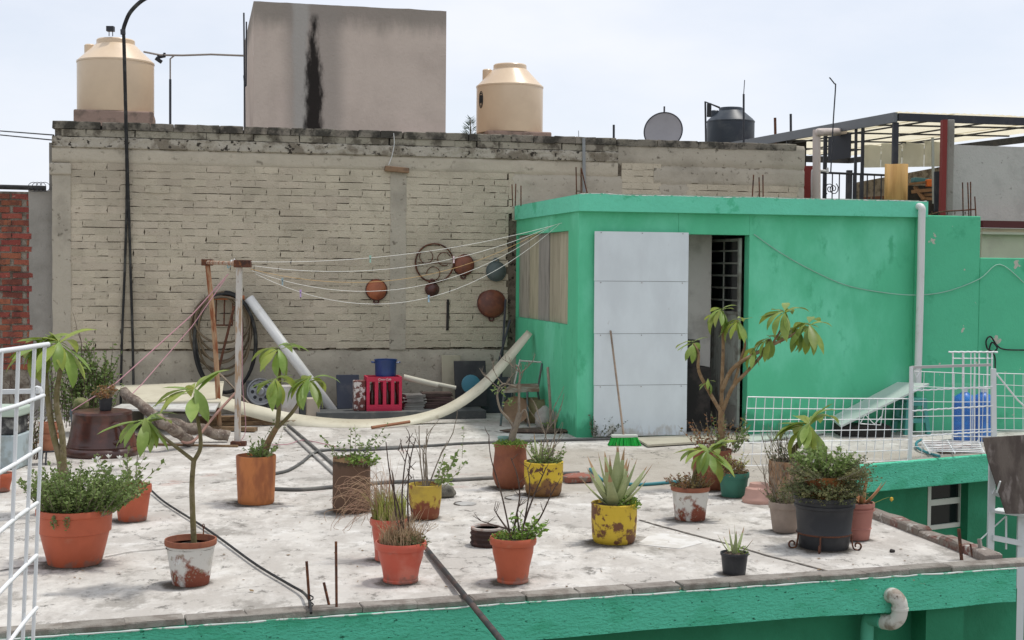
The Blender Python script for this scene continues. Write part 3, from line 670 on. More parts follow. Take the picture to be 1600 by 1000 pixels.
# concrete block building
tw = thing('concrete_tower', 'tall grey rendered concrete block with a black vertical water streak', 'building', W(wl(395, 200, -2.5)[0], -2.5, 3.25), PSI)
def tower_mat():
    m = bpy.data.materials.new('stained grey render'); m.use_nodes = True; t = m.node_tree; N = t.nodes; L = t.links; b = N['Principled BSDF']; b.inputs['Roughness'].default_value = .95
    b.inputs['Specular IOR Level'].default_value = .2
    oc = N.new('ShaderNodeTexCoord').outputs['Object']; sp = N.new('ShaderNodeSeparateXYZ'); L.new(oc, sp.inputs[0])
    def noise(sc, st=(1, 1, 1), det=7):
        mp_ = N.new('ShaderNodeMapping'); mp_.inputs['Scale'].default_value = st; L.new(oc, mp_.inputs['Vector'])
        n = N.new('ShaderNodeTexNoise'); n.inputs['Scale'].default_value = sc; n.inputs['Detail'].default_value = det; n.inputs['Roughness'].default_value = .6; L.new(mp_.outputs[0], n.inputs['Vector']); return n.outputs['Fac']
    def mr(src, a, bb, k=1.0):
        r = N.new('ShaderNodeMapRange'); r.interpolation_type = 'SMOOTHSTEP'; r.inputs['From Min'].default_value = a; r.inputs['From Max'].default_value = bb; r.inputs['To Max'].default_value = k; L.new(src, r.inputs['Value']); return r.outputs[0]
    def op(o, a, bb):
        n = N.new('ShaderNodeMath'); n.operation = o
        for i, q in enumerate((a, bb)):
            if isinstance(q, (int, float)): n.inputs[i].default_value = q
            else: L.new(q, n.inputs[i])
        return n.outputs[0]
    def mix(a, cb, f):
        x = N.new('ShaderNodeMix'); x.data_type = 'RGBA'
        if isinstance(a, tuple): x.inputs['A'].default_value = (*a, 1)
        else: L.new(a, x.inputs['A'])
        x.inputs['B'].default_value = (*cb, 1); L.new(f, x.inputs['Factor']); return x.outputs['Result']
    c = mix((.58, .49, .42), (.50, .42, .36), mr(noise(1.2), .4, .65))
    c = mix(c, (.61, .50, .44), mr(noise(.8, (1, 1, 1.5)), .5, .7))
    sc = TW_S; hgt = TW_H
    wob = op('MULTIPLY', op('SUBTRACT', noise(2.2, (1, 1, .7)), .5), .14)
    x = op('ADD', op('SUBTRACT', sp.outputs['X'], sc), wob)
    ax = op('ABSOLUTE', x, 0.0)
    top = op('ADD', sp.outputs['Z'], op('MULTIPLY', op('SUBTRACT', noise(2.5, (1.6, 1.6, .5)), .5), .5))
    c = mix(c, (.24, .215, .185), mr(top, hgt-.46, hgt-.10, .8))
    c = mix(c, (.30, .265, .235), mr(ax, .52, .24, .7))
    c = mix(c, (.40, .38, .35), mr(op('ABSOLUTE', op('ADD', x, .20), 0), .14, .06, .8))
    wdt = op('MULTIPLY', mr(op('SUBTRACT', hgt, sp.outputs['Z']), .35, 1.1), .075)
    fine = op('MULTIPLY', op('SUBTRACT', noise(12, (1.4, 1.4, .4)), .5), .20)
    c = mix(c, (.018, .015, .013), mr(op('ADD', op('ABSOLUTE', op('SUBTRACT', x, .02), 0), fine), .115, .07, 1.0)) if False else c
    e = op('SUBTRACT', op('ADD', op('ABSOLUTE', op('SUBTRACT', x, -.02), 0), fine), wdt)
    g = op('MULTIPLY', mr(e, .10, -.01, .97), mr(op('SUBTRACT', hgt, sp.outputs['Z']), .1, .22))
    c = mix(c, (.016, .013, .012), g)
    L.new(c, b.inputs['Base Color']); bn = N.new('ShaderNodeBump'); bn.inputs['Distance'].default_value = .01; L.new(noise(18), bn.inputs['Height']); L.new(bn.outputs[0], b.inputs['Normal'])
    return m
TWL = wl(396, 200, -2.5)[0]; TWR = wl(697, 100, -2.5)[0]; TW_H = wl(400, 2, -2.5)[1]-3.25; TW_S = wl(492, 120, -2.5)[0]-TWL
tw.location = W(TWL, -2.5, 3.25)
mb = MB(); n = 30; wdt_ = TWR-TWL
for i in range(n):
    xa, xb = wdt_*i/n, wdt_*(i+1)/n
    def hh(x): return TW_H+.012*mnoise.noise(Vector((x*3, 2, 2)))+.006*mnoise.noise(Vector((x*15, 2, 2)))
    mb.hexa([(xa, 0, 0), (xb, 0, 0), (xb, 4.0, 0), (xa, 4.0, 0), (xa, 0, hh(xa)), (xb, 0, hh(xb)), (xb, 4.0, hh(xb)), (xa, 4.0, hh(xa))])
o_ = mb.build('masonry', tower_mat(), tw, local=True)
bm = bmesh.new(); bm.from_mesh(o_.data); bmesh.ops.remove_doubles(bm, verts=bm.verts, dist=1e-4); bm.to_mesh(o_.data); bm.free()

# small rods and pipes on the neighbour's roof
def rod(name, label, pts, r, m_, cat='rod', group=None, n=6):
    mb = MB(); mb.tube(pts, r, n); return tag(mb.build(name, m_, smooth=60), label, cat, group)
rod('rod', 'tall thin dark rod beside the left edge of the concrete block', [W(*(lambda q: (q[0], -1.6, q[1]))(wl(381, 20, -1.6))), W(wl(383, 205, -1.6)[0], -1.6, 3.25)], .012, m_steel)
rod('rod', 'bent dark rod hugging the left edge of the concrete block', [WP(385, 34, -1.6), WP(384.5, 134, -1.6), WP(382.5, 136, -1.6), WP(381, 118, -1.6)], .011, m_steel)
pp = thing('tank_pipe', 'thin pale water pipe on a post running from the left tank to the concrete block', 'pipe', WP(266, 190, -1.6))
mb = MB(); mb.tube([WP(225, 81, -1.9), WP(250, 86, -1.6), WP(285, 86.5, -1.6), WP(330, 85, -1.6), WP(381, 87, -1.6)], .013, 6); mb.build('pipe', mat('dull pipe', (.3, .26, .23)), pp)
mb = MB(); mb.tube([WP(266, 196, -1.6), WP(266, 124, -1.6)], .017, 6); mb.build('post', m_steel, pp)
mb = MB(); mb.tube([WP(266, 124, -1.6), WP(266, 92, -1.6), WP(272, 87, -1.6)], .011, 6); mb.build('riser', mat('dull pipe', (.3, .26, .23)), pp)
mb = MB(); mb.obox(WP(248, 94, -1.62), (.09, .05, .05), Euler((0, .6, 0))); mb.obox(WP(252, 88, -1.62), (.10, .045, .045), Euler((0, -.2, 0))); mb.obox(WP(257, 86, -1.62), (.03, .03, .06)); mb.build('valve', m_black, pp, bevel=.006)
rod('post', 'short dark post standing on the wall left of the satellite dish', [WP(959, 222, -.4), WP(959, 195, -.4)], .016, m_steel, 'post')
rod('rod', 'thin wire sticking up behind the wall beside the middle tank', [WP(904.5, 222, -.5), WP(904, 204, -.5)], .004, m_steel)
rod('post', 'dark iron stub on the wall right of the blue tank', [YD(1212, 236, 22), YD(1211, 184, 22)], .022, m_rust, 'post')
rod('post', 'dark iron stub next to the pergola roof', [YD(1236, 236, 22), YD(1235.5, 178, 22)], .02, m_steel, 'post')
rod('mast', 'slim antenna mast standing in front of the dark blue tank', [YD(1162, 228, 20.5), YD(1162, 147, 20.5)], .016, m_steel, 'antenna')
rod('mast', 'thin whip above the slim antenna mast', [YD(1162, 147, 20.5), YD(1163.5, 125, 20.5)], .006, m_steel, 'antenna')
rod('bent_rod', 'long thin rod with a bent tip rising in front of the pergola', spline([YD(1298, 270, 18.5), YD(1302, 190, 18.5), YD(1305.5, 136, 18.5), YD(1304, 131, 18.5), YD(1296, 121, 18.5)], 4), .009, m_steel)
# satellite dish
dY = 21.5; dc = YD(1037, 206, dY); ds = thing('satellite_dish', 'grey satellite dish seen over the top of the wall', 'satellite dish', (dc.x, dc.y, 3.25))
m_dish = mat('dish grey', (.33, .32, .33), c2=(.28, .27, .28), s2=3, rough=.55); rr_ = 30*pxm(dY)
nrm = Vector((-.28, -.93, .25)).normalized(); ax = Vector((0, 0, 1)); sx_ = nrm.cross(ax).normalized(); sy_ = sx_.cross(nrm)
Md = Matrix((sx_, -sy_, nrm)).transposed()
Md = Matrix(((Md[0][0], Md[0][1], Md[0][2]), (Md[1][0], Md[1][1], Md[1][2]), (Md[2][0], Md[2][1], Md[2][2])))
mb = MB(); prof = [(rr_*k/8, .16*rr_*(k/8)**2) for k in range(1, 9)]; prof = [(0.0001, 0)]+prof+[(rr_*1.0, .16*rr_-.012)]+[(rr_*k/8, .16*rr_*(k/8)**2-.012) for k in range(7, 0, -1)]
mb.lathe(dc, prof, 48, M=Md); mb.build('reflector', m_dish, ds, smooth=40)
mb = MB(); pts = [dc+Md@Vector((rr_*1.0*math.cos(2*math.pi*k/48), rr_*1.0*math.sin(2*math.pi*k/48), .16*rr_)) for k in range(48)]; mb.tube(pts, .010, 6, closed=True); mb.build('rim', m_steel, ds)
mb = MB(); mb.tube([dc-nrm*.05, dc-nrm*.12, Vector((dc.x, dc.y+.12, 3.25))], .022, 8); mb.build('mount', m_steel, ds)
mb = MB(); pt_ = dc+Md@Vector((0, -rr_*.98, .16*rr_)); mb.tube([pt_, pt_+Vector((0, 0, .10))], .014, 6); mb.build('top_bracket', m_steel, ds)
mb = MB()
for k, (x_, w_) in enumerate(((-.09, .03), (-.05, .02), (0.0, .035), (.05, .03))): mb.obox(dc+Md@Vector((x_, .17, .02+.012)), (w_, .006, .022), Euler((0, 0, 0)))
mb.build('printed_mark', m_black, ds, kind='stuff')
# conifer behind
Yc = 60; ct = YD(735, 184, Yc); cb_ = Vector((ct.x, ct.y, -6)); tr = thing('conifer_tree', 'tip of a small dark conifer behind the wall left of the middle tank', 'tree', cb_)
mb = MB(); mb.tube([cb_, ct], [.25, .02], 8); mb.build('trunk', m_wood, tr)
mb = MB(); q = random.Random(3)
for k in range(2600):
    h = q.random()**.6; z = ct.z-h*5.0; r_ = .06+h*1.5; a_ = q.uniform(0, 6.28); rad = r_*q.uniform(.3, 1); p = Vector((ct.x+math.cos(a_)*rad, ct.y+math.sin(a_)*rad, z+rad*.45))
    d_ = Vector((math.cos(a_), math.sin(a_), .5)).normalized(); s_ = d_.orthogonal().normalized()
    mb.add([p-s_*.02, p+s_*.02, p+d_*.22+Vector((0, 0, .06))], [(0, 1, 2)])
mb.build('crown', mat('conifer green', (.05, .075, .045), rough=.9), tr)

# ---- pergola and roofs at the upper right
m_sheetroof = mat('cream translucent sheet', (.86, .80, .62), c2=(.80, .73, .55), s2=1.5, rough=.6, trans=.65)
PC = YD(1397, 179, 18.0)      # front left corner of the roof
def pg(a, b, z=0.0): return Vector((PC.x, PC.y, 0))+uW*a+vW*b+Vector((0, 0, PC.z+z))
perg = thing('pergola', 'dark steel pergola roofed with cream translucent sheets on the neighbouring roof', 'pergola', pg(0, 0, -PC.z+2.3))
PW_, PD_ = 3.4, 8.0
rise = .018
def pz(b): return rise*b
mb = MB(); mb.extr([pg(0, 0, -.10), pg(0, PD_, -.10+pz(PD_)), pg(0, PD_, .03+pz(PD_)), pg(0, 0, .03)], uW*.05); mb.build('fascia', mat('grey steel fascia', (.16, .17, .18), rough=.5, metal=.2), perg, fix=True)
mb = MB(); mb.beam(pg(0.06, 0, -.03), pg(PW_, 0, -.03), .05, .10); mb.build('front_beam', m_steel, perg)
mb = MB(); mb.beam(pg(PW_, 0, -.06), pg(PW_, PD_, -.06+pz(PD_)), .06, .10); mb.build('side_beam', m_steel, perg)
mb = MB(); mb.beam(pg(0.06, PD_, -.05+pz(PD_)), pg(PW_, PD_, -.05+pz(PD_)), .06, .12); mb.build('rear_beam', m_steel, perg)
for k in (1.2, 2.6, 4.2, 6): m_ = MB(); m_.beam(pg(.06, k, -.03+pz(k)), pg(PW_-.05, k, .012+pz(k)), .035, .022); m_.build('purlin', m_steel, perg)
for k in range(1, 4): m_ = MB(); x_ = PW_*k/4; m_.beam(pg(x_, .05, -.005), pg(x_, PD_-.05, -.005+pz(PD_)), .03, .02); m_.build('rafter', m_steel, perg)
for k in range(4):
    m_ = MB(); xa = PW_*k/4-.01+(.02 if k == 0 else 0); xb = PW_*(k+1)/4+.02; nn = 16; V = []
    for i in range(nn+1):
        x_ = xa+(xb-xa)*i/nn; h_ = .03+.014*math.sin(i*math.pi)+ (.012 if i % 2 else 0)+.006*(k % 2)
        V += [pg(x_, -.03, h_), pg(x_, PD_, h_+pz(PD_))]
    m_.add(V, [(2*i, 2*i+1, 2*i+3, 2*i+2) for i in range(nn)]); m_.build('roof_sheet', m_sheetroof, perg)
def post_at(px, b, w=.06):
    # along the left edge at depth b
    p = pg(0.03, b); return p
for b, w in ((.05, .07), (.95, .04), (1.15, .035), (2.1, .05), (2.35, .035), (3.4, .05), (5.2, .05), (8, .08)):
    m_ = MB(); p = pg(.05, b, -.1+pz(b)); m_.beam(Vector((p.x, p.y, 2.3)), p, w, w); m_.build('post', m_steel, perg)
m_ = MB(); p = pg(PW_, 8, -.1); m_.beam(Vector((p.x, p.y, 2.3)), p, .1, .1); m_.build('post', m_steel, perg)
for b0, b1, zt in ((1.25, 1.95, -.12), (3.45, 4.2, -.14)):
    m_ = MB(); m_.extr([pg(.02, b0, zt), pg(.02, b1, zt), pg(.02, b1, zt-.34), pg(.02, b0, zt-.34)], uW*.01); m_.build('hung_board', mat('dark board', (.035, .038, .045), rough=.7), perg, fix=True)
# side cladding of cream sheets at the far right end
for k in range(3):
    m_ = MB(); b0, b1 = .1+k*1.2, 1.25+k*1.2; m_.extr([pg(PW_+.05, b0, -.12), pg(PW_+.05, b1, -.12), pg(PW_+.05, b1, -.62), pg(PW_+.05, b0, -.62)], uW*.006); m_.build('side_sheet', m_sheetroof, perg, fix=True)
mb = MB(); a_, b_2 = YD(1480, 260, 21.5), YD(1345, 262, 24); 
for k in range(4):
    pa = a_.lerp(b_2, k/4); pb = a_.lerp(b_2, (k+1)/4-.004); m_ = MB(); m_.extr([pa, pb, Vector((pb.x, pb.y, pb.z+.42)), Vector((pa.x, pa.y, pa.z+.36))], (0, .006, 0)); m_.build('rear_sheet', mat('pale rear glazing', (.80, .80, .74), c2=(.7, .7, .64), s2=2, rough=.4, trans=.6), perg, fix=True)
# deck the pergola stands on
mb = MB(); P = [C0+uW*3.2+vW*3.0, C0+uW*14+vW*3.0, C0+uW*14+vW*16, C0+uW*3.2+vW*16]; mb.prism([(p.x, p.y) for p in P], -6, 2.3); struct(mb.build('rear_deck', m_conc, origin=P[0], fix=True))
# railing
rl = thing('iron_railing', 'dark iron railing with scroll work standing behind the shed roof', 'railing', YD(1262, 320, 19.5))
ra, rb_ = YD(1268, 269, 19.3), YD(1388, 274, 19.3); lo = Vector((0, 0, -.43))
mb = MB(); mb.tube([ra, rb_], .016, 6); mb.build('top_rail', m_steel, rl)
mb = MB(); mb.tube([ra+lo, rb_+lo], .013, 6); mb.build('bottom_rail', m_steel, rl)
for k in range(12): p = ra.lerp(rb_, k/11); m_ = MB(); m_.tube([p, p+lo], .009, 5); m_.build('baluster', m_steel, rl)
for k in range(2):
    c = ra.lerp(rb_, .24+.05*k)-Vector((0, 0, .22)); m_ = MB(); pts = [c+Vector(((.012+.004*i)*math.cos(i*.7+k*3.1), 0, (.012+.004*i)*math.sin(i*.7+k*3.1)*1.2)) for i in range(16)]; m_.tube(pts, .007, 5); m_.build('scroll', m_steel, rl)
# white pipe elbow, red steel cabinet, wooden sheet, low brick wall
wp = MB(); Y_ = 18.9; wp.tube(spline([YD(1276, 318, Y_), YD(1276, 214, Y_), YD(1277.5, 208, Y_), YD(1284, 206.5, Y_), YD(1318, 206, Y_+.8)], 5), .055, 14); tag(wp.build('drain_pipe', mat('pinkish pvc', (.58, .5, .45), rough=.5), smooth=50), 'thick pale drain pipe with an elbow below the pergola roof', 'pipe')
wp = MB(); wp.tube(spline([YD(1269, 318, 19), YD(1269, 270, 19), YD(1273, 267, 19), YD(1290, 267, 19), YD(1293, 270, 19), YD(1293, 262, 19)], 4), .016, 8); tag(wp.build('water_pipe', m_pvc, smooth=50), 'thin white water pipe with bends in front of the railing', 'pipe')
mb = MB(); p = YD(1266, 318, 20.5); mb.box(p.x-.12, p.x+.14, p.y, p.y+.3, 2.3, YD(1266, 259, 20.5).z); tag(mb.build('door_leaf', mat('dark red paint', (.22, .035, .03), rough=.7), bevel=.01), 'dark red steel leaf right of the wall end', 'panel')
m_chip2 = mat('yellow wood sheet', (.50, .30, .10), c2=(.40, .23, .075), s2=5, stretch=(4, 4, .4), rough=.7)
mb = MB(); pts = []; Y_ = 17.75
a_, b_2, zt, zb = YD(1384, 258, Y_), YD(1419, 256, Y_), YD(1400, 256, Y_).z, 2.3
for i in range(9):
    p = a_.lerp(b_2, i/8); y_ = p.y+.04*math.sin(i/8*math.pi*2); pts.append((p.x, y_))
V = [(x, y, zb) for x, y in pts]+[(x, y, zt) for x, y in pts]
mb.add(V, [(i, i+1, i+10, i+9) for i in range(8)]); o_ = mb.build('wood_sheet', m_chip2, smooth=60); sd = o_.modifiers.new('t', 'SOLIDIFY'); sd.thickness = .015
tag(o_, 'warped yellow wooden sheet propped behind the shed roof', 'board')
lw = thing('low_brick_wall', 'low dark brick wall under the pergola', 'wall', YD(1335, 318, 23))
a_, b_2 = YD(1338, 285, 23.5), YD(1500, 255, 21.5)
mb = MB(); mb.extr([Vector((a_.x, a_.y+.02, 2.3)), Vector((b_2.x, b_2.y+.02, 2.3)), b_2, a_], (0, .12, 0)); mb.build('mortar_bed', m_redmortar, lw, fix=True)
d_ = Vector((b_2.x-a_.x, b_2.y-a_.y, 0)); LL = d_.length; an_ = math.atan2(d_.y, d_.x); d_.normalize()
bm_ = face_brick(.22, .06, 5).mesh('brick'); bm_.materials.append(mat('dull red brick', (.2, .09, .06), c2=(.12, .06, .045), s2=9, rough=.95, vary=.2))
for r in range(10):
    for k in range(int(LL/.24)):
        zz = 2.36+r*.075; lim = a_.z+(b_2.z-a_.z)*(k*.24/LL)
        if zz+.04 > lim: continue
        p = Vector((a_.x, a_.y, zz))+d_*(.12+k*.24+(.12 if r % 2 else 0)); place('brick', bm_, lw, Matrix.Translation(p-Vector(lw.location)) @ Matrix.Rotation(an_, 4, 'Z'))
# junk on it
mb = MB(); mb.obox(YD(1438, 282, 20.5), (.24, .14, .07), Euler((0, .05, .2))); tag(mb.build('tray', mat('teal plastic', (.08, .22, .25), rough=.5), bevel=.01), 'small teal plastic tray among the timber under the pergola', 'tray')
mb = MB(); mb.obox(YD(1453, 286, 20.3), (.11, .12, .11)); tag(mb.build('orange_box', mat('orange plastic', (.75, .17, .03), rough=.5), bevel=.015), 'bright orange box beside the red post', 'box')
for k, (xa, ya, xb, yb, hh_) in enumerate(((1420, 288, 1460, 283, .03), (1424, 300, 1462, 296, .05), (1430, 292, 1444, 312, .03), (1444, 305, 1462, 304, .04), (1440, 310, 1462, 311, .04))):
    m_ = MB(); m_.beam(YD(xa, ya, 20.4), YD(xb, yb, 20.3), .1, hh_); tag(m_.build('plank', mat('brown plank', (.3, .17, .09), c2=(.18, .1, .06), s2=8, rough=.9)), ['pale plank lying under the teal tray', 'dark plank below the orange box', 'slanting plank prop beside the yellow sheet', 'short plank in the timber pile', 'lowest plank in the timber pile'][k], 'plank', 'timber under the pergola')
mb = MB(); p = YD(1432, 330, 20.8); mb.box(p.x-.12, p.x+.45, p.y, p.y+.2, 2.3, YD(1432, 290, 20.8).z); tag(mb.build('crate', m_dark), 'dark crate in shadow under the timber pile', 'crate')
# red post, concrete stub, grey wall, beam, cream wall
mb = MB(); a_ = YD(1470.5, 330, 16.9); b_2 = YD(1479.5, 187, 16.9); mb.box(a_.x, YD(1479.5, 250, 16.9).x, 16.9, 17.0, 1.9, b_2.z); tag(mb.build('red_post', mat('dark red paint', (.22, .035, .03), rough=.7)), 'dark red steel post at the edge of the grey wall', 'post')
mb = MB(); a_ = YD(1480, 200, 17.05); b_2 = YD(1488.5, 187, 17.05); mb.box(a_.x, b_2.x+.02, 17.02, 17.16, 1.9, b_2.z); tag(mb.build('concrete_stub', m_conc, bevel=.01), 'pale concrete column stub beside the red post', 'column')
mb = MB(); a_ = YD(1483, 226, 17.2); zz = YD(1500, 346, 17.2).z; q2 = a_+uW*4; m_gw = mat('grey render wall', (.52, .495, .46), c2=(.43, .41, .38), s2=3.5, t2=(.45, .65), c3=(.22, .2, .18), s3=12, t3=(.64, .75), rough=.95, bump=.008, bs=30)
mb.extr([Vector((a_.x, a_.y, zz)), Vector((q2.x, q2.y, zz)), Vector((q2.x, q2.y, a_.z)), a_], vW*.15); tag(mb.build('grey_wall', m_gw, fix=True), 'grey rendered wall to the right of the red post', 'wall')
mb = MB(); a_ = YD(1533, 345, 16.9); q2 = a_+uW*3; mb.beam(Vector((a_.x, a_.y, a_.z-.04)), Vector((q2.x, q2.y, a_.z-.04)), .1, .085); tag(mb.build('red_beam', mat('dark red beam', (.11, .03, .03), rough=.7)), 'dark red beam under the grey wall', 'beam')
mb = MB(); a_ = YD(1534, 356, 17.0); q2 = a_+uW*3; mb.extr([Vector((a_.x, a_.y, 1.5)), Vector((q2.x, q2.y, 1.5)), Vector((q2.x, q2.y, a_.z)), a_], vW*.12); tag(mb.build('cream_wall', mat('cream paint', (.58, .56, .42), c2=(.5, .47, .36), s2=4, rough=.8), fix=True), 'cream wall strip above the lower green wall', 'wall')
mb = MB(); a_ = YD(1533, 364, 16.95); q2 = a_+uW*3; mb.beam(a_, q2, .08, .03); tag(mb.build('cream_ledge', mat('cream paint 2', (.6, .58, .46), rough=.8)), 'narrow cream ledge on the cream wall', 'ledge')
mb = MB(); mb.beam(YD(1457, 215, 18.3), YD(1459, 318, 18.3), .03, .03); tag(mb.build('batten', mat('pale batten', (.42, .43, .36))), 'slim pale batten standing left of the red post', 'batten')
mb = MB(); mb.beam(YD(1465, 268, 17.6), YD(1465, 330, 17.6), .08, .05); tag(mb.build('dark_upright', m_steel), 'dark blue upright just left of the red post', 'post')
# small reddish roof left of the pergola
mb = MB(); a_ = YD(1180, 219, 23); q2 = YD(1250, 219, 23); mb.extr([a_, YD(1202, 211, 23), YD(1262, 214, 23), YD(1262, 219, 23)], (0, 2, 0)); tag(mb.build('lean_to_roof', mat('rusty sheet roof', (.16, .07, .05), rough=.8), fix=True), 'low rusty sheet roof left of the pergola', 'roof')
mb = MB(); mb.box(YD(1203, 230, 23).x, YD(1262, 230, 23).x, 23.1, 23.3, 2.3, YD(1220, 219, 23).z); tag(mb.build('lean_to_wall', m_dark), 'dark wall under the rusty sheet roof', 'wall')

# ---- rebar stubs
def rebar(label, group, stubs, name='rebar'):
    for i, (a_, b_2) in enumerate(stubs): rod(name, label[i], [a_, b_2], .0075, m_rust, 'rebar', group)
LF = lambda px, py, o=0.0: PL(px, py, C0-uW*o, uW)
Yr = (C0+vW*1.9).y
rebar(['tallest of three rebar stubs at the rear corner of the shed roof', 'middle rebar stub at the rear corner of the shed roof', 'front rebar stub at the rear corner of the shed roof'], 'rebar on the shed roof',
      [(YD(801, 322, Yr), YD(800, 288, Yr)), (YD(805, 322, Yr), YD(806, 287, Yr)), (YD(814, 322, Yr), YD(814, 290, Yr))])
Yr = (C0+vW*.25).y
rebar(['left upright rebar at the front corner of the shed roof', 'right upright rebar at the front corner of the shed roof', 'slanting rebar at the front corner of the shed roof'], 'rebar on the shed roof',
      [(YD(901, 306, Yr), YD(900, 261, Yr)), (YD(908, 306, Yr), YD(908, 262, Yr)), (YD(918, 304, Yr), YD(908.5, 264, Yr))])
Yr = (C0+uW*2.2+vW*.3).y
rebar(['left rebar stub at mid length of the shed roof', 'middle rebar stub at mid length of the shed roof', 'right rebar stub at mid length of the shed roof'], 'rebar on the shed roof',
      [(YD(1175, 316, Yr), YD(1177.5, 273, Yr)), (YD(1187, 316, Yr), YD(1186, 277, Yr)), (YD(1192.5, 316, Yr), YD(1192, 273, Yr))])
Yr = C0.y+uW.y*(SE+.45)-.0
rebar(['left tall rebar on the stepped green wall', 'middle tall rebar on the stepped green wall', 'right tall rebar on the stepped green wall', 'short rusty rebar at the wall step'], 'rebar on the stepped wall',
      [(YD(1505, 340, Yr), YD(1504, 285, Yr)), (YD(1514, 340, Yr), YD(1512, 285, Yr)), (YD(1517, 340, Yr), YD(1516.5, 284, Yr)), (YD(1525, 340, Yr), YD(1523, 307, Yr))])
mb = MB(); mb.tube(spline([YD(1446, 338, Yr), YD(1470, 331, Yr), YD(1500, 329, Yr), YD(1525, 327, Yr)], 4), .008, 6)
for x_ in (1456, 1468, 1480, 1492, 1508): mb.tube([YD(x_, 331, Yr-.03), YD(x_, 335, Yr+.0)], .006, 5)
tag(mb.build('rebar_cage', m_rust), 'rusty horizontal rebar cage on top of the stepped green wall', 'rebar')

# ---- things on the wall
def cable(name, label, pts, r, m_=m_blackrub, cat='cable', group=None, n=6): return rod(name, label, pts, r, m_, cat, group, n)
hm = thing('cable_mast', 'black bent conduit with two cables running down the beige wall', 'cable', WP(200, 598, .06))
mb = MB(); mb.tube(spline([WP(262, -30, .06), WP(236, -8, .06), WP(218, 4, .06), WP(203, 20, .06), WP(195, 38, .06), WP(192, 50, .06)], 6), .024, 8); mb.build('conduit', m_blackrub, hm, smooth=60)
mb = MB(); mb.tube(spline([WP(192, 48, .06), WP(193, 70, .06), WP(196, 190, .07), WP(198, 300, .05), WP(195, 420, .05), WP(191, 520, .06), WP(189, 600, .08), WP(188.5, 640, .1)], 6), .0155, 6); mb.build('cable', m_blackrub, hm)
mb = MB(); mb.tube(spline([WP(192.5, 48, .06), WP(194.5, 70, .065), WP(197.5, 190, .08), WP(200.5, 300, .06), WP(204, 420, .05), WP(207, 520, .06), WP(208.5, 600, .08), WP(209, 640, .1)], 6), .0155, 6); mb.build('cable', m_blackrub, hm)
mb = MB(); mb.tube([WP(192, 46, .06), WP(192.3, 54, .06)], .03, 8); mb.build('coupling', m_steel, hm)
cable('cable', 'upper thin cable crossing the sky left of the wall', [YD(-60, 200, 20), WP(84, 211, .02)], .008)
cable('cable', 'lower thin cable crossing the sky left of the wall', [YD(-60, 205, 20), WP(84, 219, .02)], .008)
mb = MB(); a_, b_2 = WP(-40, 291, -.1), WP(72, 294, -.1); mb.tube([a_, b_2], .03, 8); cp_ = mb.build('roof_pipe', m_blackrub, smooth=60); tag(cp_, 'black pipe lying on top of the red brick wall', 'pipe')
mb = MB()
for k in range(4):
    c = WP(52+k*6, 292, -.06); mb.tube([c+Vector((.06*math.cos(i*.52), 0, .055*math.sin(i*.52))) for i in range(12)], .004, 4, closed=True)
tag(mb.build('wire_coil', m_steel), 'loose wire loops at the end of the black roof pipe', 'wire')
mb = MB(); p = WP(620, 265, .05); mb.obox(p, (.30, .09, .065), Euler((0, .07, PSI))); o_ = mb.build('wood_block', mat('brown wood block', (.27, .17, .1), c2=(.14, .09, .06), s2=9, rough=.9), bevel=.008); tag(o_, 'short brown wood block fixed high on the beige wall', 'wood block')
cable('wire', 'thin pale wire hanging over the coping above the wood block', spline([WP(615, 208, .05), WP(616, 225, .05), WP(612, 245, .05), WP(607, 258, .06)], 4), .005, m_pvc, 'wire')
cable('conduit', 'grey vertical conduit on the wall above the shed corner', [WP(912, 216, .05), WP(913, 300, .05)], .022, mat('grey conduit', (.27, .28, .28), rough=.5, metal=.3), 'pipe')
# clay pans and other things hung on the wall
m_clay = mat('hung clay', (.36, .115, .05), c2=(.26, .075, .035), s2=9, rough=.5, spec=.4)
m_clayd = mat('dark glazed clay', (.11, .035, .025), c2=(.06, .025, .02), s2=8, rough=.4, spec=.5)
m_clayd2 = mat('brown clay', (.22, .075, .04), c2=(.12, .045, .03), s2=7, rough=.5, spec=.4)
def hung_dish(label, px, py, dpx, m_, out=.03, tilt=0.0, ell=1.0, hang=None, name='clay_dish', group='clay dishes hung on the wall', dark_rim=None):
    p = WP(px, py, out); r = dpx/2*pxm(p.y); t = thing(name, label, 'dish', p, group=group)
    n_ = (nW+Vector((0, 0, .15))+uW*tilt).normalized(); a_ = n_.cross(Vector((0, 0, 1))).normalized(); b_2 = a_.cross(n_); Mm = Matrix((a_, -b_2, n_)).transposed()
    mb = MB(); mb.lathe(p, [(r, 0), (r*1.0, .012), (r*.9, .03), (r*.72, .055), (r*.4, .075), (0.0001, .08)], 36, M=Mm); mb.build('bowl', m_, t, smooth=60)
    mb = MB(); mb.tube([p+Mm@Vector((r*1.0*math.cos(i*.2618), r*1.0*math.sin(i*.2618), .005)) for i in range(24)], .012, 6, closed=True); mb.build('rim', dark_rim or m_, t, smooth=60)
    if hang is not None:
        d_ = Vector((0, 0, hang)); c = p+d_*(r+.015)
        mb = MB(); mb.tube([c+uW*(.03*math.cos(i*.62))+d_*.0+Vector((0, 0, .028*math.sin(i*.62))) for i in range(10)], .012, 6, closed=True); mb.build('ear', dark_rim or m_, t)
    return t
hung_dish('orange clay dish hung left of the iron hoop', 588, 453, 32, m_clay, hang=-1, dark_rim=m_clayd)
hung_dish('small dark glazed dish hung below the iron hoop', 675, 452, 20, m_clayd, hang=1)
hung_dish('tilted reddish clay dish hung right of the iron hoop', 724, 414, 32, m_clayd2, tilt=-.25, hang=-1, dark_rim=m_clayd)
hung_dish('large clay dish with a dark rim hung beside the shed corner', 768, 474, 44, m_clayd2, hang=-1, dark_rim=m_clayd)
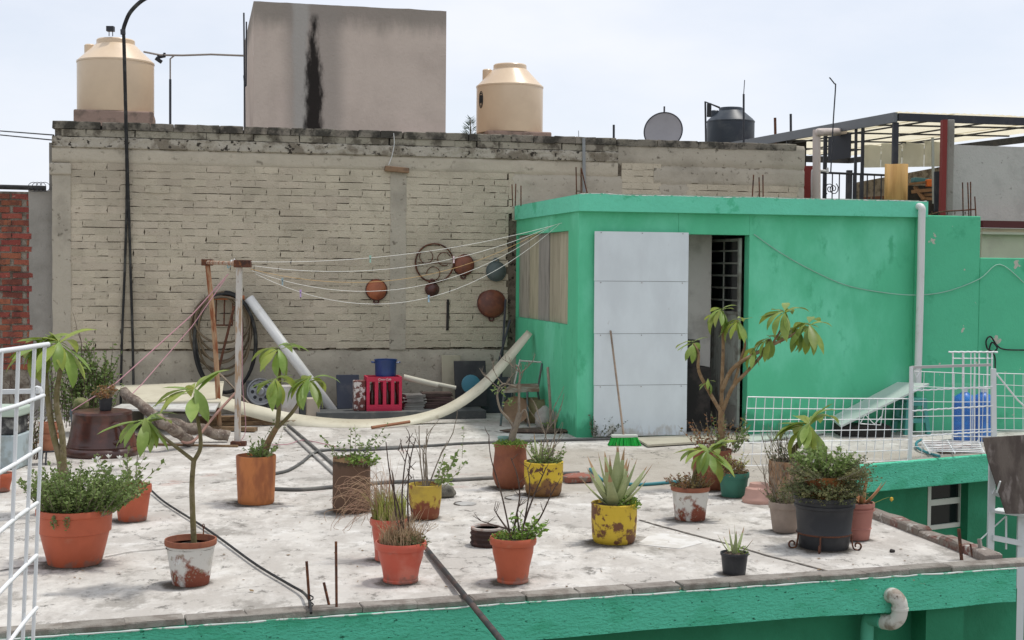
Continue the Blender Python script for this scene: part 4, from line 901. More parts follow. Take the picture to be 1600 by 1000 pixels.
hung_dish('blue grey enamel dish hung highest beside the shed', 775, 424, 30, mat('blue grey enamel', (.10, .125, .12), rough=.5), name='enamel_dish', hang=1)
hp = thing('iron_hoop', 'thin iron hoop with inner scrolls hung on the beige wall', 'hoop', WP(679, 441, .05)); c = WP(679, 411, .05); r = 30*pxm(c.y)
mb = MB(); mb.tube([c+uW*(r*math.cos(i*.1571))+Vector((0, 0, r*math.sin(i*.1571))) for i in range(40)], .011, 6, closed=True); mb.build('rim', m_rust, hp, smooth=60)
for k in range(3):
    mb = MB(); a0 = 2.1*k+.4; mb.tube([c+uW*(r*.55*math.cos(a0)+r*.35*math.cos(i*.35+a0))+Vector((0, 0, r*.55*math.sin(a0)+r*.35*math.sin(i*.35+a0))) for i in range(15)], .006, 5); mb.build('scroll', m_rust, hp)
mb = MB(); mb.tube([c+uW*r*.9, c-uW*r*.9], .006, 5); mb.build('crossbar', m_rust, hp)
cable('strap', 'dark narrow strap hanging on the beige wall below the hung dishes', [WP(700, 468, .03), WP(699, 516, .03)], .018, m_dark, 'strap')
for k, (xa, ya, xb, yb, lab) in enumerate(((790, 468, 783, 590, 'dark upright pole leaning in the corner by the shed'), (797, 500, 770, 600, 'thin dark pole leaning out from the shed corner'))):
    rod('pole', lab, [WP(xa, ya, .06+.04*k), WP(xb, yb, .22+.06*k)], .016, m_steel, 'pole')
# ================================================================== THINGS ON THE TERRACE
def wld(m_, o, rot):      # move a local builder into the world
    M_ = Matrix.Translation(o) @ Matrix.Rotation(rot, 4, 'Z'); r_ = MB(); r_.v = [M_@p for p in m_.v]; r_.f = m_.f; return r_
# ---- washing line
m_peel = mat('peeling post paint', (.55, .52, .47), c2=(.40, .28, .18), s2=9, t2=(.48, .6), c3=(.2, .09, .05), s3=24, t3=(.6, .7), rough=.9, stretch=(3, 3, .5), bump=.003, bs=60)
m_peel2 = mat('rusty orange post', (.42, .27, .16), c2=(.25, .09, .04), s2=7, t2=(.44, .58), rough=.9, stretch=(3, 3, .5), bump=.003, bs=60)
bR = G(371, 696); Yq = bR.y; tR = YD(374, 412, Yq); bL = G(343, 672); tL = YD(324, 410, bL.y)
wp = thing('washing_line_post', 'peeling pale wooden post with a rusty cap holding the washing lines', 'post', bR)
mb = MB(); mb.beam(bR, tR, .058, .05, (0, 1, 0)); mb.build('shaft', m_peel, wp, bevel=.006)
mb = MB(); mb.beam(bR+Vector((-.06, -.02, .02)), bR+Vector((.09, -.02, .02)), .1, .05); mb.build('foot', m_rust, wp, bevel=.006)
mb = MB(); mb.obox(tR+Vector((.035, -.01, .0)), (.17, .08, .075)); mb.build('cap', m_rust, wp, bevel=.006)
wp = thing('washing_line_post', 'thin rusty orange post standing behind the pale one by the hose coil', 'post', bL)
mb = MB(); mb.tube(spline([bL, bL.lerp(tL, .5)+Vector((.02, 0, 0)), tL], 5), .027, 10); mb.build('shaft', m_peel2, wp, smooth=60)
mb = MB(); mb.obox(tL, (.12, .07, .07)); mb.build('cap', m_rust, wp, bevel=.005)
rod('crossbar', 'rusty bar joining the tops of the two washing line posts', [tL+Vector((0, 0, .0)), tR+Vector((-.04, .02, .0))], .022, mat('pale rusty bar', (.4, .3, .22), c2=(.25, .1, .05), s2=12), 'bar')
m_line = mat('white line', (.74, .73, .68), rough=.6)
A0 = tR+Vector((.1, -.03, 0)); lines = []
spec_ = [((.0, .02), (878, 348.5), .16, m_line), ((.04, -.02), (868, 351), .30, m_line), ((.0, -.05), (858, 354), .44, mat('orange line', (.55, .36, .16))), ((.02, -.07), (862, 352.5), .56, m_line), ((.05, -.10), (874, 350), .72, m_line)]
for k, ((dx, dz), (ex, ey), sg, mm) in enumerate(spec_):
    a_ = A0+Vector((dx, .02*k, dz)); b_2 = LF(ex, ey, .01); pts = sag(a_, b_2, sg*.78, 22); lines.append(pts)
    rod('washing_line', ['highest and tightest washing line', 'second washing line from the top', 'orange washing line in the middle', 'second lowest washing line', 'lowest sagging washing line'][k], pts, .0025, mm, 'line', 'washing lines between post and shed', 5)
for k, (ln, i, cc, lab) in enumerate(((0, 8, (.35, .55, .45), 'pale green peg on the highest washing line'), (4, 3, (.5, .35, .6), 'mauve peg on the lowest washing line'), (3, 2, (.3, .4, .42), 'grey peg beside the mauve one'), (1, 14, (.75, .6, .6), 'pale pink peg in front of the iron hoop'), (4, 12, (.35, .5, .6), 'pale blue peg low in front of the hoop'))):
    p = lines[ln][i]; t_ = thing('clothes_peg', lab, 'peg', p-Vector((0, 0, .05)), group='pegs on the washing lines'); mm = mat('peg %d' % k, cc, rough=.5)
    for s_ in (-1, 1): m_ = MB(); m_.obox(p+Vector((0, .008*s_, -.012)), (.014, .007, .075), Euler((.12*s_, .1*s_, 0))); m_.build('jaw', mm, t_)
    m_ = MB(); m_.tube([p+Vector((0, -.012, -.005)), p+Vector((0, .012, -.005))], .006, 6); m_.build('spring', m_steel, t_)
# knot of coloured strings on the crossbar
q = random.Random(2)
for k, (cc, lab) in enumerate((((.3, .5, .55), 'teal string tied round the crossbar'), ((.75, .72, .7), 'white string looped over the crossbar'))):
    c = tL.lerp(tR, .72+.12*k); pts = [c+Vector((.03*math.cos(i*.8)+q.uniform(-.03, .03), .03*math.sin(i*.8), .03*math.sin(i*.8)+q.uniform(-.03, .02))) for i in range(14)]
    rod('string', lab, spline(pts, 3), .005, mat('string %d' % k, cc), 'string')
m_pink = mat('pink cord', (.52, .28, .31), rough=.8)
rod('pink_cord', 'pink cord stretched from the posts down to the upturned pot', [YD(357, 428, 14.4), YD(300, 492, 14.2), YD(182, 598, 13.5), YD(112, 642, 13.2)], .006, m_pink, 'cord', 'pink cords')
rod('pink_cord', 'lower pink cord running from the post to the driftwood', [YD(352, 436, 14.6), YD(300, 510, 14.4), YD(222, 600, 14.0), YD(205, 617, 13.8)], .005, m_pink, 'cord', 'pink cords')
rod('pink_cord', 'pink cord hanging beside the pale post', spline([YD(377, 452, 13.9), YD(378.5, 540, 13.9), YD(379, 600, 13.9), YD(384, 668, 13.9), YD(377, 688, 13.85)], 4), .004, m_pink, 'cord', 'pink cords')
# ---- hose coil on the wall
hc = thing('hose_coil', 'coiled black and brown hoses hung on a rusty frame on the beige wall', 'hose', WP(352, 610, .1))
def loop(px, py, rx, ry, out, r, m_, sq=0.0, ph=0.0):
    c = WP(px, py, out); k_ = pxm(c.y); n = 44; pts = []
    for i in range(n):
        a_ = 2*math.pi*i/n; pts.append(c+uW*(rx*k_*math.cos(a_))+Vector((0, 0, ry*k_*math.sin(a_)))+nW*(.02*math.sin(2*a_+ph)))
    mb = MB(); mb.tube(pts, r, 7, closed=True); return mb
m_brownhose = mat('brown hose', (.16, .12, .075), c2=(.11, .085, .06), s2=5, rough=.6)
loop(352, 536, 47.5, 77, .16, .020, m_blackrub).build('black_hose', m_blackrub, hc, smooth=60)
loop(353, 535, 45, 79, .13, .018, m_blackrub).build('black_hose', m_blackrub, hc, smooth=60)
for k, (x_, y_, rx, ry) in enumerate(((346, 512, 44, 52), (345, 518, 47, 60), (347, 506, 39, 45), (350, 522, 41, 66), (345, 515, 34, 52), (348, 500, 42, 36))):
    loop(x_, y_, rx, ry, .08+.018*k, .014, m_brownhose, ph=k).build('brown_hose', m_brownhose, hc, smooth=60)
for px_ in (338, 351, 364): m_ = MB(); m_.tube([WP(px_, 463, .1), WP(px_-1, 508, .1)], .010, 6); m_.build('frame_bar', m_rust, hc)
m_ = MB(); m_.tube([WP(336, 508, .1), WP(364, 508, .1)], .010, 6); m_.build('frame_bar', m_rust, hc)
m_ = MB(); m_.tube([WP(330, 465, .14), WP(382, 465, .14)], .028, 8); m_.build('hanger', mat('orange rust', (.34, .12, .05), rough=.9), hc)
rod('iron_bar', 'red brown iron bar leaning inside the hose coil', [WP(366, 478, .2), WP(340, 584, .3)], .016, m_rust, 'bar')
rod('stick', 'thin grey stick leaning past the hose coil', [WP(335, 575, .5), WP(398, 640, .9)], .013, m_wood, 'stick')
# ---- leaning white pipe
a_ = WP(389, 466, .12); b_2 = G(527, 652); d_ = (b_2-a_).normalized()
mb = MB(); mb.tube([a_, b_2], .062, 20, cap=False); o_ = mb.build('white_pipe', m_pvc, smooth=60); sd = o_.modifiers.new('t', 'SOLIDIFY'); sd.thickness = .006; tag(o_, 'long white plastic pipe leaning against the beige wall', 'pipe')
# ---- cream flexible strip and boards
m_cream = mat('cream pvc strip', (.64, .60, .47), c2=(.56, .52, .40), s2=3, c3=(.42, .37, .27), s3=12, t3=(.6, .75), rough=.5)
low = [G(352, 650, .10)*1, G(430, 661, .03), G(500, 667, .006), G(570, 668, .004), G(640, 664, .004), YD(700, 648, 15.9), YD(755, 612, 16.0), YD(800, 563, 16.25), YD(832, 522, 16.5)]
low[0] = YD(340, 636, 14.9)
upp = [YD(340, 612, 15.15), YD(430, 633, 15.6), YD(500, 645, 15.9), YD(570, 648, 16.0), YD(640, 640, 16.0), YD(695, 620, 16.1), YD(742, 584, 16.25), YD(782, 538, 16.5), YD(813, 508, 16.75)]
upp = [a.lerp(b, k_) for a, b, k_ in zip(low, upp, (.8, .75, .7, .65, .62, .58, .52, .48, .45))]; la, ub = spline(low, 6), spline(upp, 6); n = len(la); mb = MB(); mb.add(la+ub, [(i, i+1, n+i+1, n+i) for i in range(n-1)])
o_ = mb.build('cream_strip', m_cream, smooth=30); sd = o_.modifiers.new('t', 'SOLIDIFY'); sd.thickness = .004; tag(o_, 'long cream plastic strip sweeping from the floor up to the shed window', 'strip')
mb = MB(); mb.extr([YD(205, 631, 14.9), YD(345, 630, 14.9), YD(350, 598, 16.2), YD(178, 605, 16.2)], (0, 0, .018)); tag(mb.build('cream_board', m_cream, fix=True), 'wide cream board lying flat on supports behind the driftwood', 'board')
mb = MB(); mb.extr([YD(170, 642, 14.6), YD(336, 643, 14.6), YD(342, 633, 14.9), YD(190, 634, 14.9)], (0, 0, .02)); tag(mb.build('white_board', mat('dirty white board', (.6, .6, .56), c2=(.45, .43, .4), s2=5), fix=True), 'dirty white board along the front of the cream board', 'board')
for k, (x0, x1, yb, yt, Yd, lab) in enumerate(((262, 292, 668, 646, 14.85, 'grey concrete block propping the cream board behind the log'), (186, 206, 672, 644, 14.9, 'grey concrete block at the left end of the cream board'))):
    mb = MB(); p = YD(x0, yb, Yd); p2 = YD(x1, yb, Yd); mb.box(p.x, p2.x, Yd, Yd+.5, 0.001, YD(x0, yt, Yd).z); tag(mb.build('concrete_block', m_conc, bevel=.01), lab, 'block')
m_plank = mat('old brown plank', (.24, .16, .09), c2=(.14, .09, .055), s2=6, stretch=(1, 3, 3), c3=(.32, .24, .16), s3=25, rough=.95)
for k, (pa, pb, w_, h_, lab) in enumerate((((300, 662), (485, 659), .12, .05, 'brown plank on the floor under the start of the cream strip'), ((296, 655), (420, 652), .14, .05, 'brown plank on top of its twin under the cream strip'), ((230, 694), (372, 697), .03, .02, 'thin dark batten on the floor at the foot of the pale post'), ((320, 668), (400, 671), .1, .04, 'short plank end beside the pale post'))):
    zz = .03+(.055 if k == 1 else 0); zz = .012 if k == 2 else zz; mb = MB(); mb.beam(G(*pa, zz), G(*pb, zz), w_, h_); tag(mb.build('plank', m_plank, bevel=.004), lab, 'plank', 'planks by the washing line')
rod('stick', 'brown stick on the floor in front of the cream strip', [G(581, 668, .02), G(640, 659, .05)], .020, mat('reddish stick', (.3, .14, .08)), 'stick')
# driftwood logs
m_log = mat('grey driftwood', (.30, .25, .2), c2=(.16, .12, .095), s2=6, t2=(.42, .6), c3=(.40, .35, .3), s3=20, t3=(.55, .7), rough=.95, bump=.02, bs=25, stretch=(1.5, 1.5, 1.5))
def log(label, pts, rr_, seed=0):
    pts = spline(pts, 8); n = len(pts); r_ = [rr_[0]+(rr_[-1]-rr_[0])*i/(n-1)+.012*mnoise.noise(Vector((i*.5, seed, 0))) for i in range(n)]
    pts = [p+Vector((.02*mnoise.noise(Vector((i*.35, seed, 2))), 0, .02*mnoise.noise(Vector((i*.35, seed, 5))))) for i, p in enumerate(pts)]
    mb = MB(); mb.tube(pts, r_, 12)
    for v in mb.v: v += Vector((mnoise.noise(v*9), mnoise.noise(v*9+Vector((5, 0, 0))), mnoise.noise(v*9+Vector((0, 7, 0)))))*.012
    return tag(mb.build('log', m_log, smooth=60), label, 'log', 'driftwood logs')
log('thick driftwood log leaning up beside the upturned pot', [G(297, 690, .05), YD(262, 665, 13.3), YD(235, 645, 13.4), YD(192, 612, 13.6)], [.055, .05], 1)
log('driftwood log lying on the floor beside the pale post', [YD(358, 682, 14.05), YD(310, 671, 14.0), YD(255, 661, 13.9)], [.055, .065], 2)
log('dark log behind the upturned pot', [G(238, 686, .06), G(212, 690, .06)], [.06, .07], 3)
rod('iron_hook', 'pinkish iron rod propped against the pale post', spline([YD(368, 614, 14.0), YD(335, 650, 13.7), YD(308, 684, 13.4), YD(294, 692, 13.3), YD(284, 690, 13.3)], 4), .013, mat('pinkish rod', (.34, .2, .16)), 'rod')
# ---- clutter along the foot of the wall
mb = MB(); p = WP(495, 640, .95); p2 = WP(760, 640, .95)
mb.extr([Vector((p.x, p.y, .002)), Vector((p2.x, p2.y, .002)), Vector((p2.x, p2.y, .10)), Vector((p.x, p.y, .10))], vW*.75); tag(mb.build('low_bench', mat('dark grey board', (.09, .095, .095), c2=(.14, .14, .13), s2=5), fix=True, bevel=.008), 'low dark grey bench board along the foot of the wall', 'bench')
BZ = .10
def on_bench(px, out): p = WP(px, 600, out); return Vector((p.x, p.y, BZ))
def wbox_thing(name, label, cat, x0, x1, y0, y1, out, depth, m_, tilt=0.0, bevel=.006, z0=None):
    pa, pb = WP(x0, y1, out), WP(x1, y1, out); zt = WP((x0+x1)/2, y0, out).z; zb = WP((x0+x1)/2, y1, out).z if z0 is None else z0
    mb = MB(); mb.extr([Vector((pa.x, pa.y, zb)), Vector((pb.x, pb.y, zb)), Vector((pb.x, pb.y, zt))+vW*tilt, Vector((pa.x, pa.y, zt))+vW*tilt], vW*depth)
    return tag(mb.build(name, m_, fix=True, bevel=bevel), label, cat)
wbox_thing('navy_leaning_board', 'dark navy board leaning against the wall beside the red crate', 'board', 527, 563, 587, 640, .55, .02, mat('navy board', (.028, .035, .055), c2=(.05, .055, .07), s2=5, rough=.6), .15, z0=BZ+.001)
m_tin = mat('rusty white tin', (.16, .06, .05), c2=(.62, .58, .55), s2=14, t2=(.5, .56), rough=.8, bump=.003)
wbox_thing('rusty_tin', 'dark red tin with flaking white paint left of the crate', 'tin', 553, 571, 595, 636, .80, .13, m_tin, z0=BZ+.001)
wbox_thing('white_box', 'dirty white box with a slanted lid behind the white pipe', 'box', 441, 467, 604, 640, .75, .25, mat('dirty white box', (.55, .53, .5), c2=(.4, .35, .3), s2=6), .02, z0=.002)
wbox_thing('cardboard_box', 'small pale cardboard box on the floor left of the navy board', 'box', 480, 500, 623, 641, .85, .2, mat('pale cardboard', (.48, .41, .33)), z0=.002)
wbox_thing('grey_bin', 'grey plastic box in shadow behind the white pipe', 'box', 468, 492, 612, 641, .6, .2, mat('grey plastic', (.16, .18, .19)), z0=.002)
wbox_thing('cream_leaning_board', 'tall cream board leaning against the wall behind the slates', 'board', 692, 722, 556, 632, .25, .02, mat('beige board', (.42, .38, .28), c2=(.34, .31, .23), s2=4), .12)
wbox_thing('black_leaning_board', 'black board leaning against the wall next to the cream strip', 'board', 712, 762, 565, 640, .5, .02, mat('black board', (.03, .03, .033), c2=(.05, .05, .05), s2=4, rough=.6), .15, z0=BZ+.001)
wbox_thing('dark_leaning_board', 'dark slanted board in the corner behind the chair', 'board', 752, 800, 590, 645, .35, .02, mat('dark blue board', (.04, .048, .06), c2=(.06, .06, .065), s2=4, rough=.6), .1, z0=.002)
mb = MB(); c = WP(735, 600, .62); mb.lathe(c, [(.11, 0), (.115, .01), (.115, .05), (.10, .055), (.0001, .06)], 24, M=Matrix((uW, Vector((0, 0, 1)).cross(-nW)*1, nW)).transposed() if False else Matrix.Rotation(PSI, 3, 'Z')@Matrix.Rotation(R(90), 3, 'X')); tag(mb.build('round_lid', mat('teal blue plastic', (.06, .2, .27), rough=.4), smooth=40), 'blue round plastic lid in front of the black board', 'lid')
# slates and boards
m_slate = mat('pale slate', (.3, .29, .27), c2=(.2, .19, .18), s2=6, vary=.25, rough=.9); m_slate2 = mat('dark red slate', (.13, .085, .075), c2=(.08, .055, .05), s2=6, vary=.3, rough=.9)
for nm, xa, n_, out, mm, zst, lab in (('slate_stack', 646, 11, .62, m_slate, .016, 'stack of pale grey slates right of the red crate'), ('board_stack', 682, 9, .55, m_slate2, .021, 'stack of dark red boards right of the pale slates')):
    c = on_bench(xa, out); t_ = thing(nm, lab, 'stack', c)
    for k in range(n_):
        m_ = MB(); m_.obox(c+Vector((rnd.uniform(-.02, .02), rnd.uniform(-.02, .02), zst*(k+.5))), (.24 if nm[0] == 's' else .36, .26, zst*.82), Euler((0, rnd.uniform(-.01, .01), PSI+rnd.uniform(-.1, .1)))); m_.build('slab', mm, t_)
for k, (xa, ya, xb, yb, lab) in enumerate(((630, 589, 684, 602, 'thick white tube lying on the slate stack'), (668, 597, 712, 606, 'thin white tube lying on the dark boards'))):
    mb = MB(); mb.tube([WP(xa, ya, .6), WP(xb, yb, .6)], .035-.01*k, 12); tag(mb.build('white_tube', mat('off white tube', (.6, .57, .48)), smooth=50), lab, 'tube', 'white tubes on the stacks')
# red bottle crate with blue pot
cx0, cx1 = WP(573, 636, .86), WP(628, 636, .86); cw_ = (cx1-cx0).length; ch_ = WP(600, 589, .86).z-BZ; cdp = .30
cr = thing('bottle_crate', 'red plastic bottle crate with open slots under the blue pot', 'crate', Vector((cx0.x, cx0.y, BZ)), PSI)
m_redp = mat('red crate plastic', (.56, .022, .07), c2=(.48, .025, .06), s2=6, rough=.45, spec=.4)
mb = MB(); mb.box(0, cw_, 0, cdp, .001, .02); mb.build('floor', m_redp, cr, local=True)
for nm, yy in (('front', 0), ('back', cdp-.02)):
    m_ = MB(); m_.box(0, cw_, yy, yy+.02, .021, .075); m_.build('lower_rail', m_redp, cr, local=True)
    m_ = MB(); m_.box(0, cw_, yy, yy+.02, ch_-.055, ch_); m_.build('upper_rail', m_redp, cr, local=True)
    for k in range(5):
        x_ = k*(cw_-.035)/4; m_ = MB(); m_.box(x_, x_+(.035 if k in (0, 4) else .04), yy+.001, yy+.019, .075, ch_-.055); m_.build('bar', m_redp, cr, local=True)
for xx in (0.0, cw_-.02):
    m_ = MB(); m_.box(xx, xx+.02, .02, cdp-.02, .021, ch_); m_.build('side', m_redp, cr, local=True)
tcu = bpy.data.curves.new('lettering', 'FONT'); tcu.body = 'Coca-Cola'; tcu.size = .036; tcu.extrude = .001; tcu.align_x = 'CENTER'; tcu.shear = .3
to_ = bpy.data.objects.new('tmp', tcu); col.objects.link(to_); dg = bpy.context.evaluated_depsgraph_get(); tme = bpy.data.meshes.new_from_object(to_.evaluated_get(dg)); bpy.data.objects.remove(to_)
tme.materials.clear(); tme.materials.append(m_white)
place('lettering', tme, cr, Matrix.Translation((cw_*.5, -.003, ch_-.04)) @ Matrix.Rotation(R(90), 4, 'X'))['kind'] = 'stuff'
m_bot = mat('brown bottle glass', (.05, .018, .012), rough=.15, spec=.5)
for k in range(4):
    c = Vector(cr.location)+Matrix.Rotation(PSI, 3, 'Z')@Vector((.075+k*(cw_-.15)/3, .09, .022)); mb = MB(); mb.lathe(c, [(.034, 0), (.036, .01), (.036, .15), (.028, .19), (.014, .23), (.014, ch_-.1)], 14); tag(mb.build('bottle', m_bot, smooth=40), ['empty brown bottle at the left end of the red crate', 'second brown bottle from the left in the crate', 'second brown bottle from the right in the crate', 'empty brown bottle at the right end of the crate'][k], 'bottle', 'bottles in the crate')
m_bluep = mat('blue enamel', (.016, .045, .16), c2=(.02, .05, .19), s2=5, rough=.35, spec=.5)
pb_ = Vector(cr.location)+Matrix.Rotation(PSI, 3, 'Z')@Vector((cw_*.58, .15, ch_+.001)); t_ = thing('blue_pot', 'blue enamel cooking pot with two handles standing on the red crate', 'pot', pb_); rr_ = .13
mb = MB(); mb.lathe(pb_, [(rr_*.93, 0), (rr_*.97, .02), (rr_, .18), (rr_*1.06, .19), (rr_*1.06, .20), (rr_*.96, .198), (rr_*.93, .03), (0.0001, .03)], 32); mb.build('body', m_bluep, t_, smooth=40)
for s_ in (-1, 1): m_ = MB(); m_.tube(spline([pb_+Vector((s_*rr_, -.04, .16)), pb_+Vector((s_*(rr_+.035), -.02, .165)), pb_+Vector((s_*(rr_+.035), .02, .165)), pb_+Vector((s_*rr_, .04, .16))], 4), .009, 6); m_.build('handle', m_bluep, t_)
# metal wheel trims left of the white pipe
m_alu = mat('dull alloy', (.3, .31, .32), c2=(.2, .2, .2), s2=8, rough=.5, metal=.6)
c = WP(407, 612, .5); t_ = thing('wheel_trim', 'dull grey wheel trim with holes standing against the wall', 'wheel trim', Vector((c.x, c.y, .1))); Mr = Matrix.Rotation(PSI, 3, 'Z')@Matrix.Rotation(R(80), 3, 'X'); rr_ = .16
mb = MB(); mb.lathe(c, [(0.0001, .02), (.035, .02), (.06, 0), (rr_*.85, -.005), (rr_*.92, .02), (rr_, .02), (rr_, -.03), (0.0001, -.04)], 36, M=Mr); mb.build('disc', m_alu, t_, smooth=30)
for k in range(8): m_ = MB(); a_ = k*math.pi/4; m_.lathe(c+Mr@Vector((.092*math.cos(a_), .092*math.sin(a_), 0)), [(.022, -.002), (.022, .004), (.0001, .005)], 10, M=Mr); m_.build('hole', m_black, t_)
wbox_thing('metal_scrap', 'dark scrap metal casing behind the wheel trim', 'scrap', 385, 424, 596, 640, .3, .15, mat('scrap', (.1, .1, .1), c2=(.2, .2, .2), s2=15, bump=.02, bs=30), z0=.002)

# ---- chair in the corner
chf = G(801, 664); chY = chf.y; CH = thing('metal_chair', 'old metal frame chair with a torn seat in the corner by the shed', 'chair', chf)
m_chair = mat('blue green frame', (.09, .13, .13), c2=(.13, .07, .05), s2=12, rough=.6)
def ch(px, py, dy=0.0): return YD(px, py, chY+dy)
legs = [[ch(782, 670, -.12), ch(788, 612, -.1)], [ch(825, 672, -.14), ch(824, 612, -.12)], [ch(800, 652, .32), ch(800, 608, .3)], [ch(848, 662, .28), ch(840, 610, .22), ch(847, 568, .32)]]
for pts in legs: pts[0].z = 0.0; m_ = MB(); m_.tube(pts, .013, 8); m_.build('leg', m_chair, CH, smooth=60)
m_ = MB(); m_.tube(spline([ch(802, 608, .3), ch(812, 566, .38), ch(816, 564, .38), ch(846, 566, .32)], 5), .011, 8); m_.build('back_frame', mat('pale frame', (.45, .45, .4)), CH, smooth=60)
m_ = MB(); m_.extr([ch(786, 614, -.12), ch(843, 612, -.1), ch(841, 603, .3), ch(799, 604, .3)], (0, 0, .03)); m_.build('seat', mat('torn seat', (.2, .13, .09), c2=(.3, .27, .22), s2=9), CH, fix=True)
m_stonepot = mat('pale clay jar', (.36, .28, .17), c2=(.25, .22, .1), s2=5, c3=(.2, .14, .08), s3=14, rough=.9)
def simple_lathe_thing(name, label, cat, c, prof, m_, n=28, smooth=45, rot=None):
    mb = MB(); mb.lathe(c, prof, n, M=rot); o = mb.build(name, m_, smooth=smooth, origin=c); return tag(o, label, cat)
c = G(834, 662); simple_lathe_thing('clay_jar', 'pale mossy clay jar under the chair by the shed', 'jar', c+Vector((0, .15, 0)), [(.10, 0), (.15, .05), (.185, .14), (.17, .23), (.15, .26), (.155, .28), (.14, .28), (.13, .2), (.0001, .2)], m_stonepot)
c = G(806, 664); simple_lathe_thing('clay_plate', 'upright round clay plate leaning beside the chair leg', 'plate', c+Vector((0, .12, .16)), [(.0001, 0), (.1, .01), (.15, .04), (.155, .05), (.12, .03), (.0001, .015)], mat('tan clay', (.34, .22, .14), c2=(.25, .16, .1), s2=8), rot=Matrix.Rotation(R(78), 3, 'X')@Matrix.Rotation(R(0), 3, 'Z'))
def rock(name, label, cat, c, sz, m_, seed, rz=0.0):
    bm = bmesh.new(); bmesh.ops.create_icosphere(bm, subdivisions=3, radius=1); Mz = Matrix.Rotation(rz, 3, 'Z')
    for v in bm.verts:
        d_ = 1+.28*mnoise.noise(v.co*1.4+Vector((seed, 0, 0)))+.1*mnoise.noise(v.co*4+Vector((seed, 0, 0))); v.co = Mz@Vector((v.co.x*sz[0]*d_, v.co.y*sz[1]*d_, max(v.co.z*sz[2]*d_+sz[2]*.8, 0)))
    me = bpy.data.meshes.new(name); bm.to_mesh(me); bm.free(); me.materials.append(m_); me.polygons.foreach_set('use_smooth', [True]*len(me.polygons))
    o = bpy.data.objects.new(name, me); col.objects.link(o); o.location = c; return tag(o, label, cat)
rock('stone', 'grey rough stone at the foot of the shed wall behind the chair', 'stone', G(852, 668), (.13, .11, .13), m_conc, 1)
rock('soil_heap', 'low dark heap of soil and leaves by the shed corner', 'soil', G(838, 676), (.36, .13, .03), mat('dark soil', (.09, .065, .05), c2=(.16, .11, .08), s2=20, bump=.02, bs=40), 2)
rod('stick', 'grey upright stick leaning at the shed side wall', spline([G(862, 676, .0), YD(859, 620, 15.0), YD(856, 574, 15.1)], 4), .016, m_wood, 'stick')
# broom
bh = G(976, 697); br = thing('broom', 'broom with green bristles leaning on the white door', 'broom', bh)
hd = bh+Vector((0, .03, .10)); kx = pxm(bh.y)
mb = MB(); mb.tube([hd+Vector((-.01, 0, .01)), PL(954, 517, C0+nW*.07, nW)], .011, 10); mb.build('handle', mat('broom handle wood', (.3, .23, .17), c2=(.2, .15, .11), s2=8), br, smooth=60)
mb = MB(); mb.obox(hd, (.27, .06, .03), Euler((0, 0, .1))); mb.build('head', mat('pale broom head', (.55, .58, .52)), br, bevel=.008)
mb = MB(); q = random.Random(8)
for k in range(420):
    x_ = q.uniform(-.13, .13); y_ = q.uniform(-.025, .025); a_ = hd+Vector((x_, y_, -.012)); e_ = Vector((bh.x+x_*1.28+q.uniform(-.01, .01), bh.y+.03+y_*1.9+q.uniform(-.008, .008), .004)); s_ = Vector((.004, q.uniform(-.003, .003), 0))
    mb.add([a_-s_, a_+s_, e_+s_, e_-s_], [(0, 1, 2, 3)])
mb.build('bristles', mat('green bristles', (.02, .46, .06), c2=(.03, .36, .06), s2=40), br, kind='stuff')
# boards on the floor
m_fb = mat('pale board', (.46, .43, .33), c2=(.38, .35, .27), s2=3, rough=.6)
mb = MB(); mb.extr([G(1012, 698, .012), G(1172, 688, .012), G(1168, 679, .012), G(992, 686, .012)], (0, 0, .02)); tag(mb.build('floor_board', m_fb, fix=True), 'thin pale board lying in front of the shed doorway', 'board')
mb = MB(); mb.extr([G(1172, 692, .01), G(1290, 678, .01), G(1282, 672, .01), G(1164, 682, .01)], (0, 0, .018)); tag(mb.build('floor_board', mat('pale green board', (.46, .52, .45)), fix=True), 'pale greenish strip of board lying along the shed wall', 'board')
m_ramp = mat('white laminate board', (.55, .60, .56), c2=(.48, .53, .5), s2=3, rough=.3, spec=.5)
mb = MB(); mb.extr([YD(1298, 655, 15.2), YD(1314, 668, 14.8), YD(1452, 602, 15.05), YD(1402, 600, 15.45)], (0, 0, .022)); tag(mb.build('leaning_board', m_ramp, fix=True), 'white laminated board sloping up onto the teal stool', 'board')
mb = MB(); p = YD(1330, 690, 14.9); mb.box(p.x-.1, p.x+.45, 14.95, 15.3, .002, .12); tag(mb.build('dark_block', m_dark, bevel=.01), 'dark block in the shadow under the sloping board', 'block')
# wire hanger lying on the mesh
rod('wire_hanger', 'white wire clothes hanger hooked on the sloping board', [YD(1344, 662, 14.6), YD(1352, 648, 14.6), YD(1366, 663, 14.6), YD(1378, 650, 14.6), YD(1380, 638, 14.6), YD(1376, 664, 14.6), YD(1344, 662, 14.6)], .006, m_whitewire, 'hanger')
# stool
m_teal = mat('teal plastic stool', (.09, .34, .30), c2=(.08, .3, .27), s2=4, rough=.45)
sc_ = G(1433, 681); sc_ = Vector((sc_.x+.0, sc_.y+.25, 0)); st = thing('plastic_stool', 'teal plastic stool with cut out sides under the sloping board', 'stool', sc_, PSI); sh2 = .40
mb = MB(); mb.box(-.13, .13, -.13, .13, sh2-.03, sh2); mb.build('seat', m_teal, st, local=True, bevel=.012)
for sx2 in (-1, 1):
    for sy2 in (-1, 1):
        m_ = MB(); t0 = Vector((sx2*.12, sy2*.12, sh2-.03)); b0 = Vector((sx2*.16, sy2*.16, 0)); w_ = Vector((-sx2*.045, 0, 0)); d_ = Vector((0, -sy2*.045, 0))
        m_.hexa([b0, b0+w_, b0+w_+d_, b0+d_, t0, t0+w_, t0+w_+d_, t0+d_]); m_.build('leg', m_teal, st, local=True, fix=True)
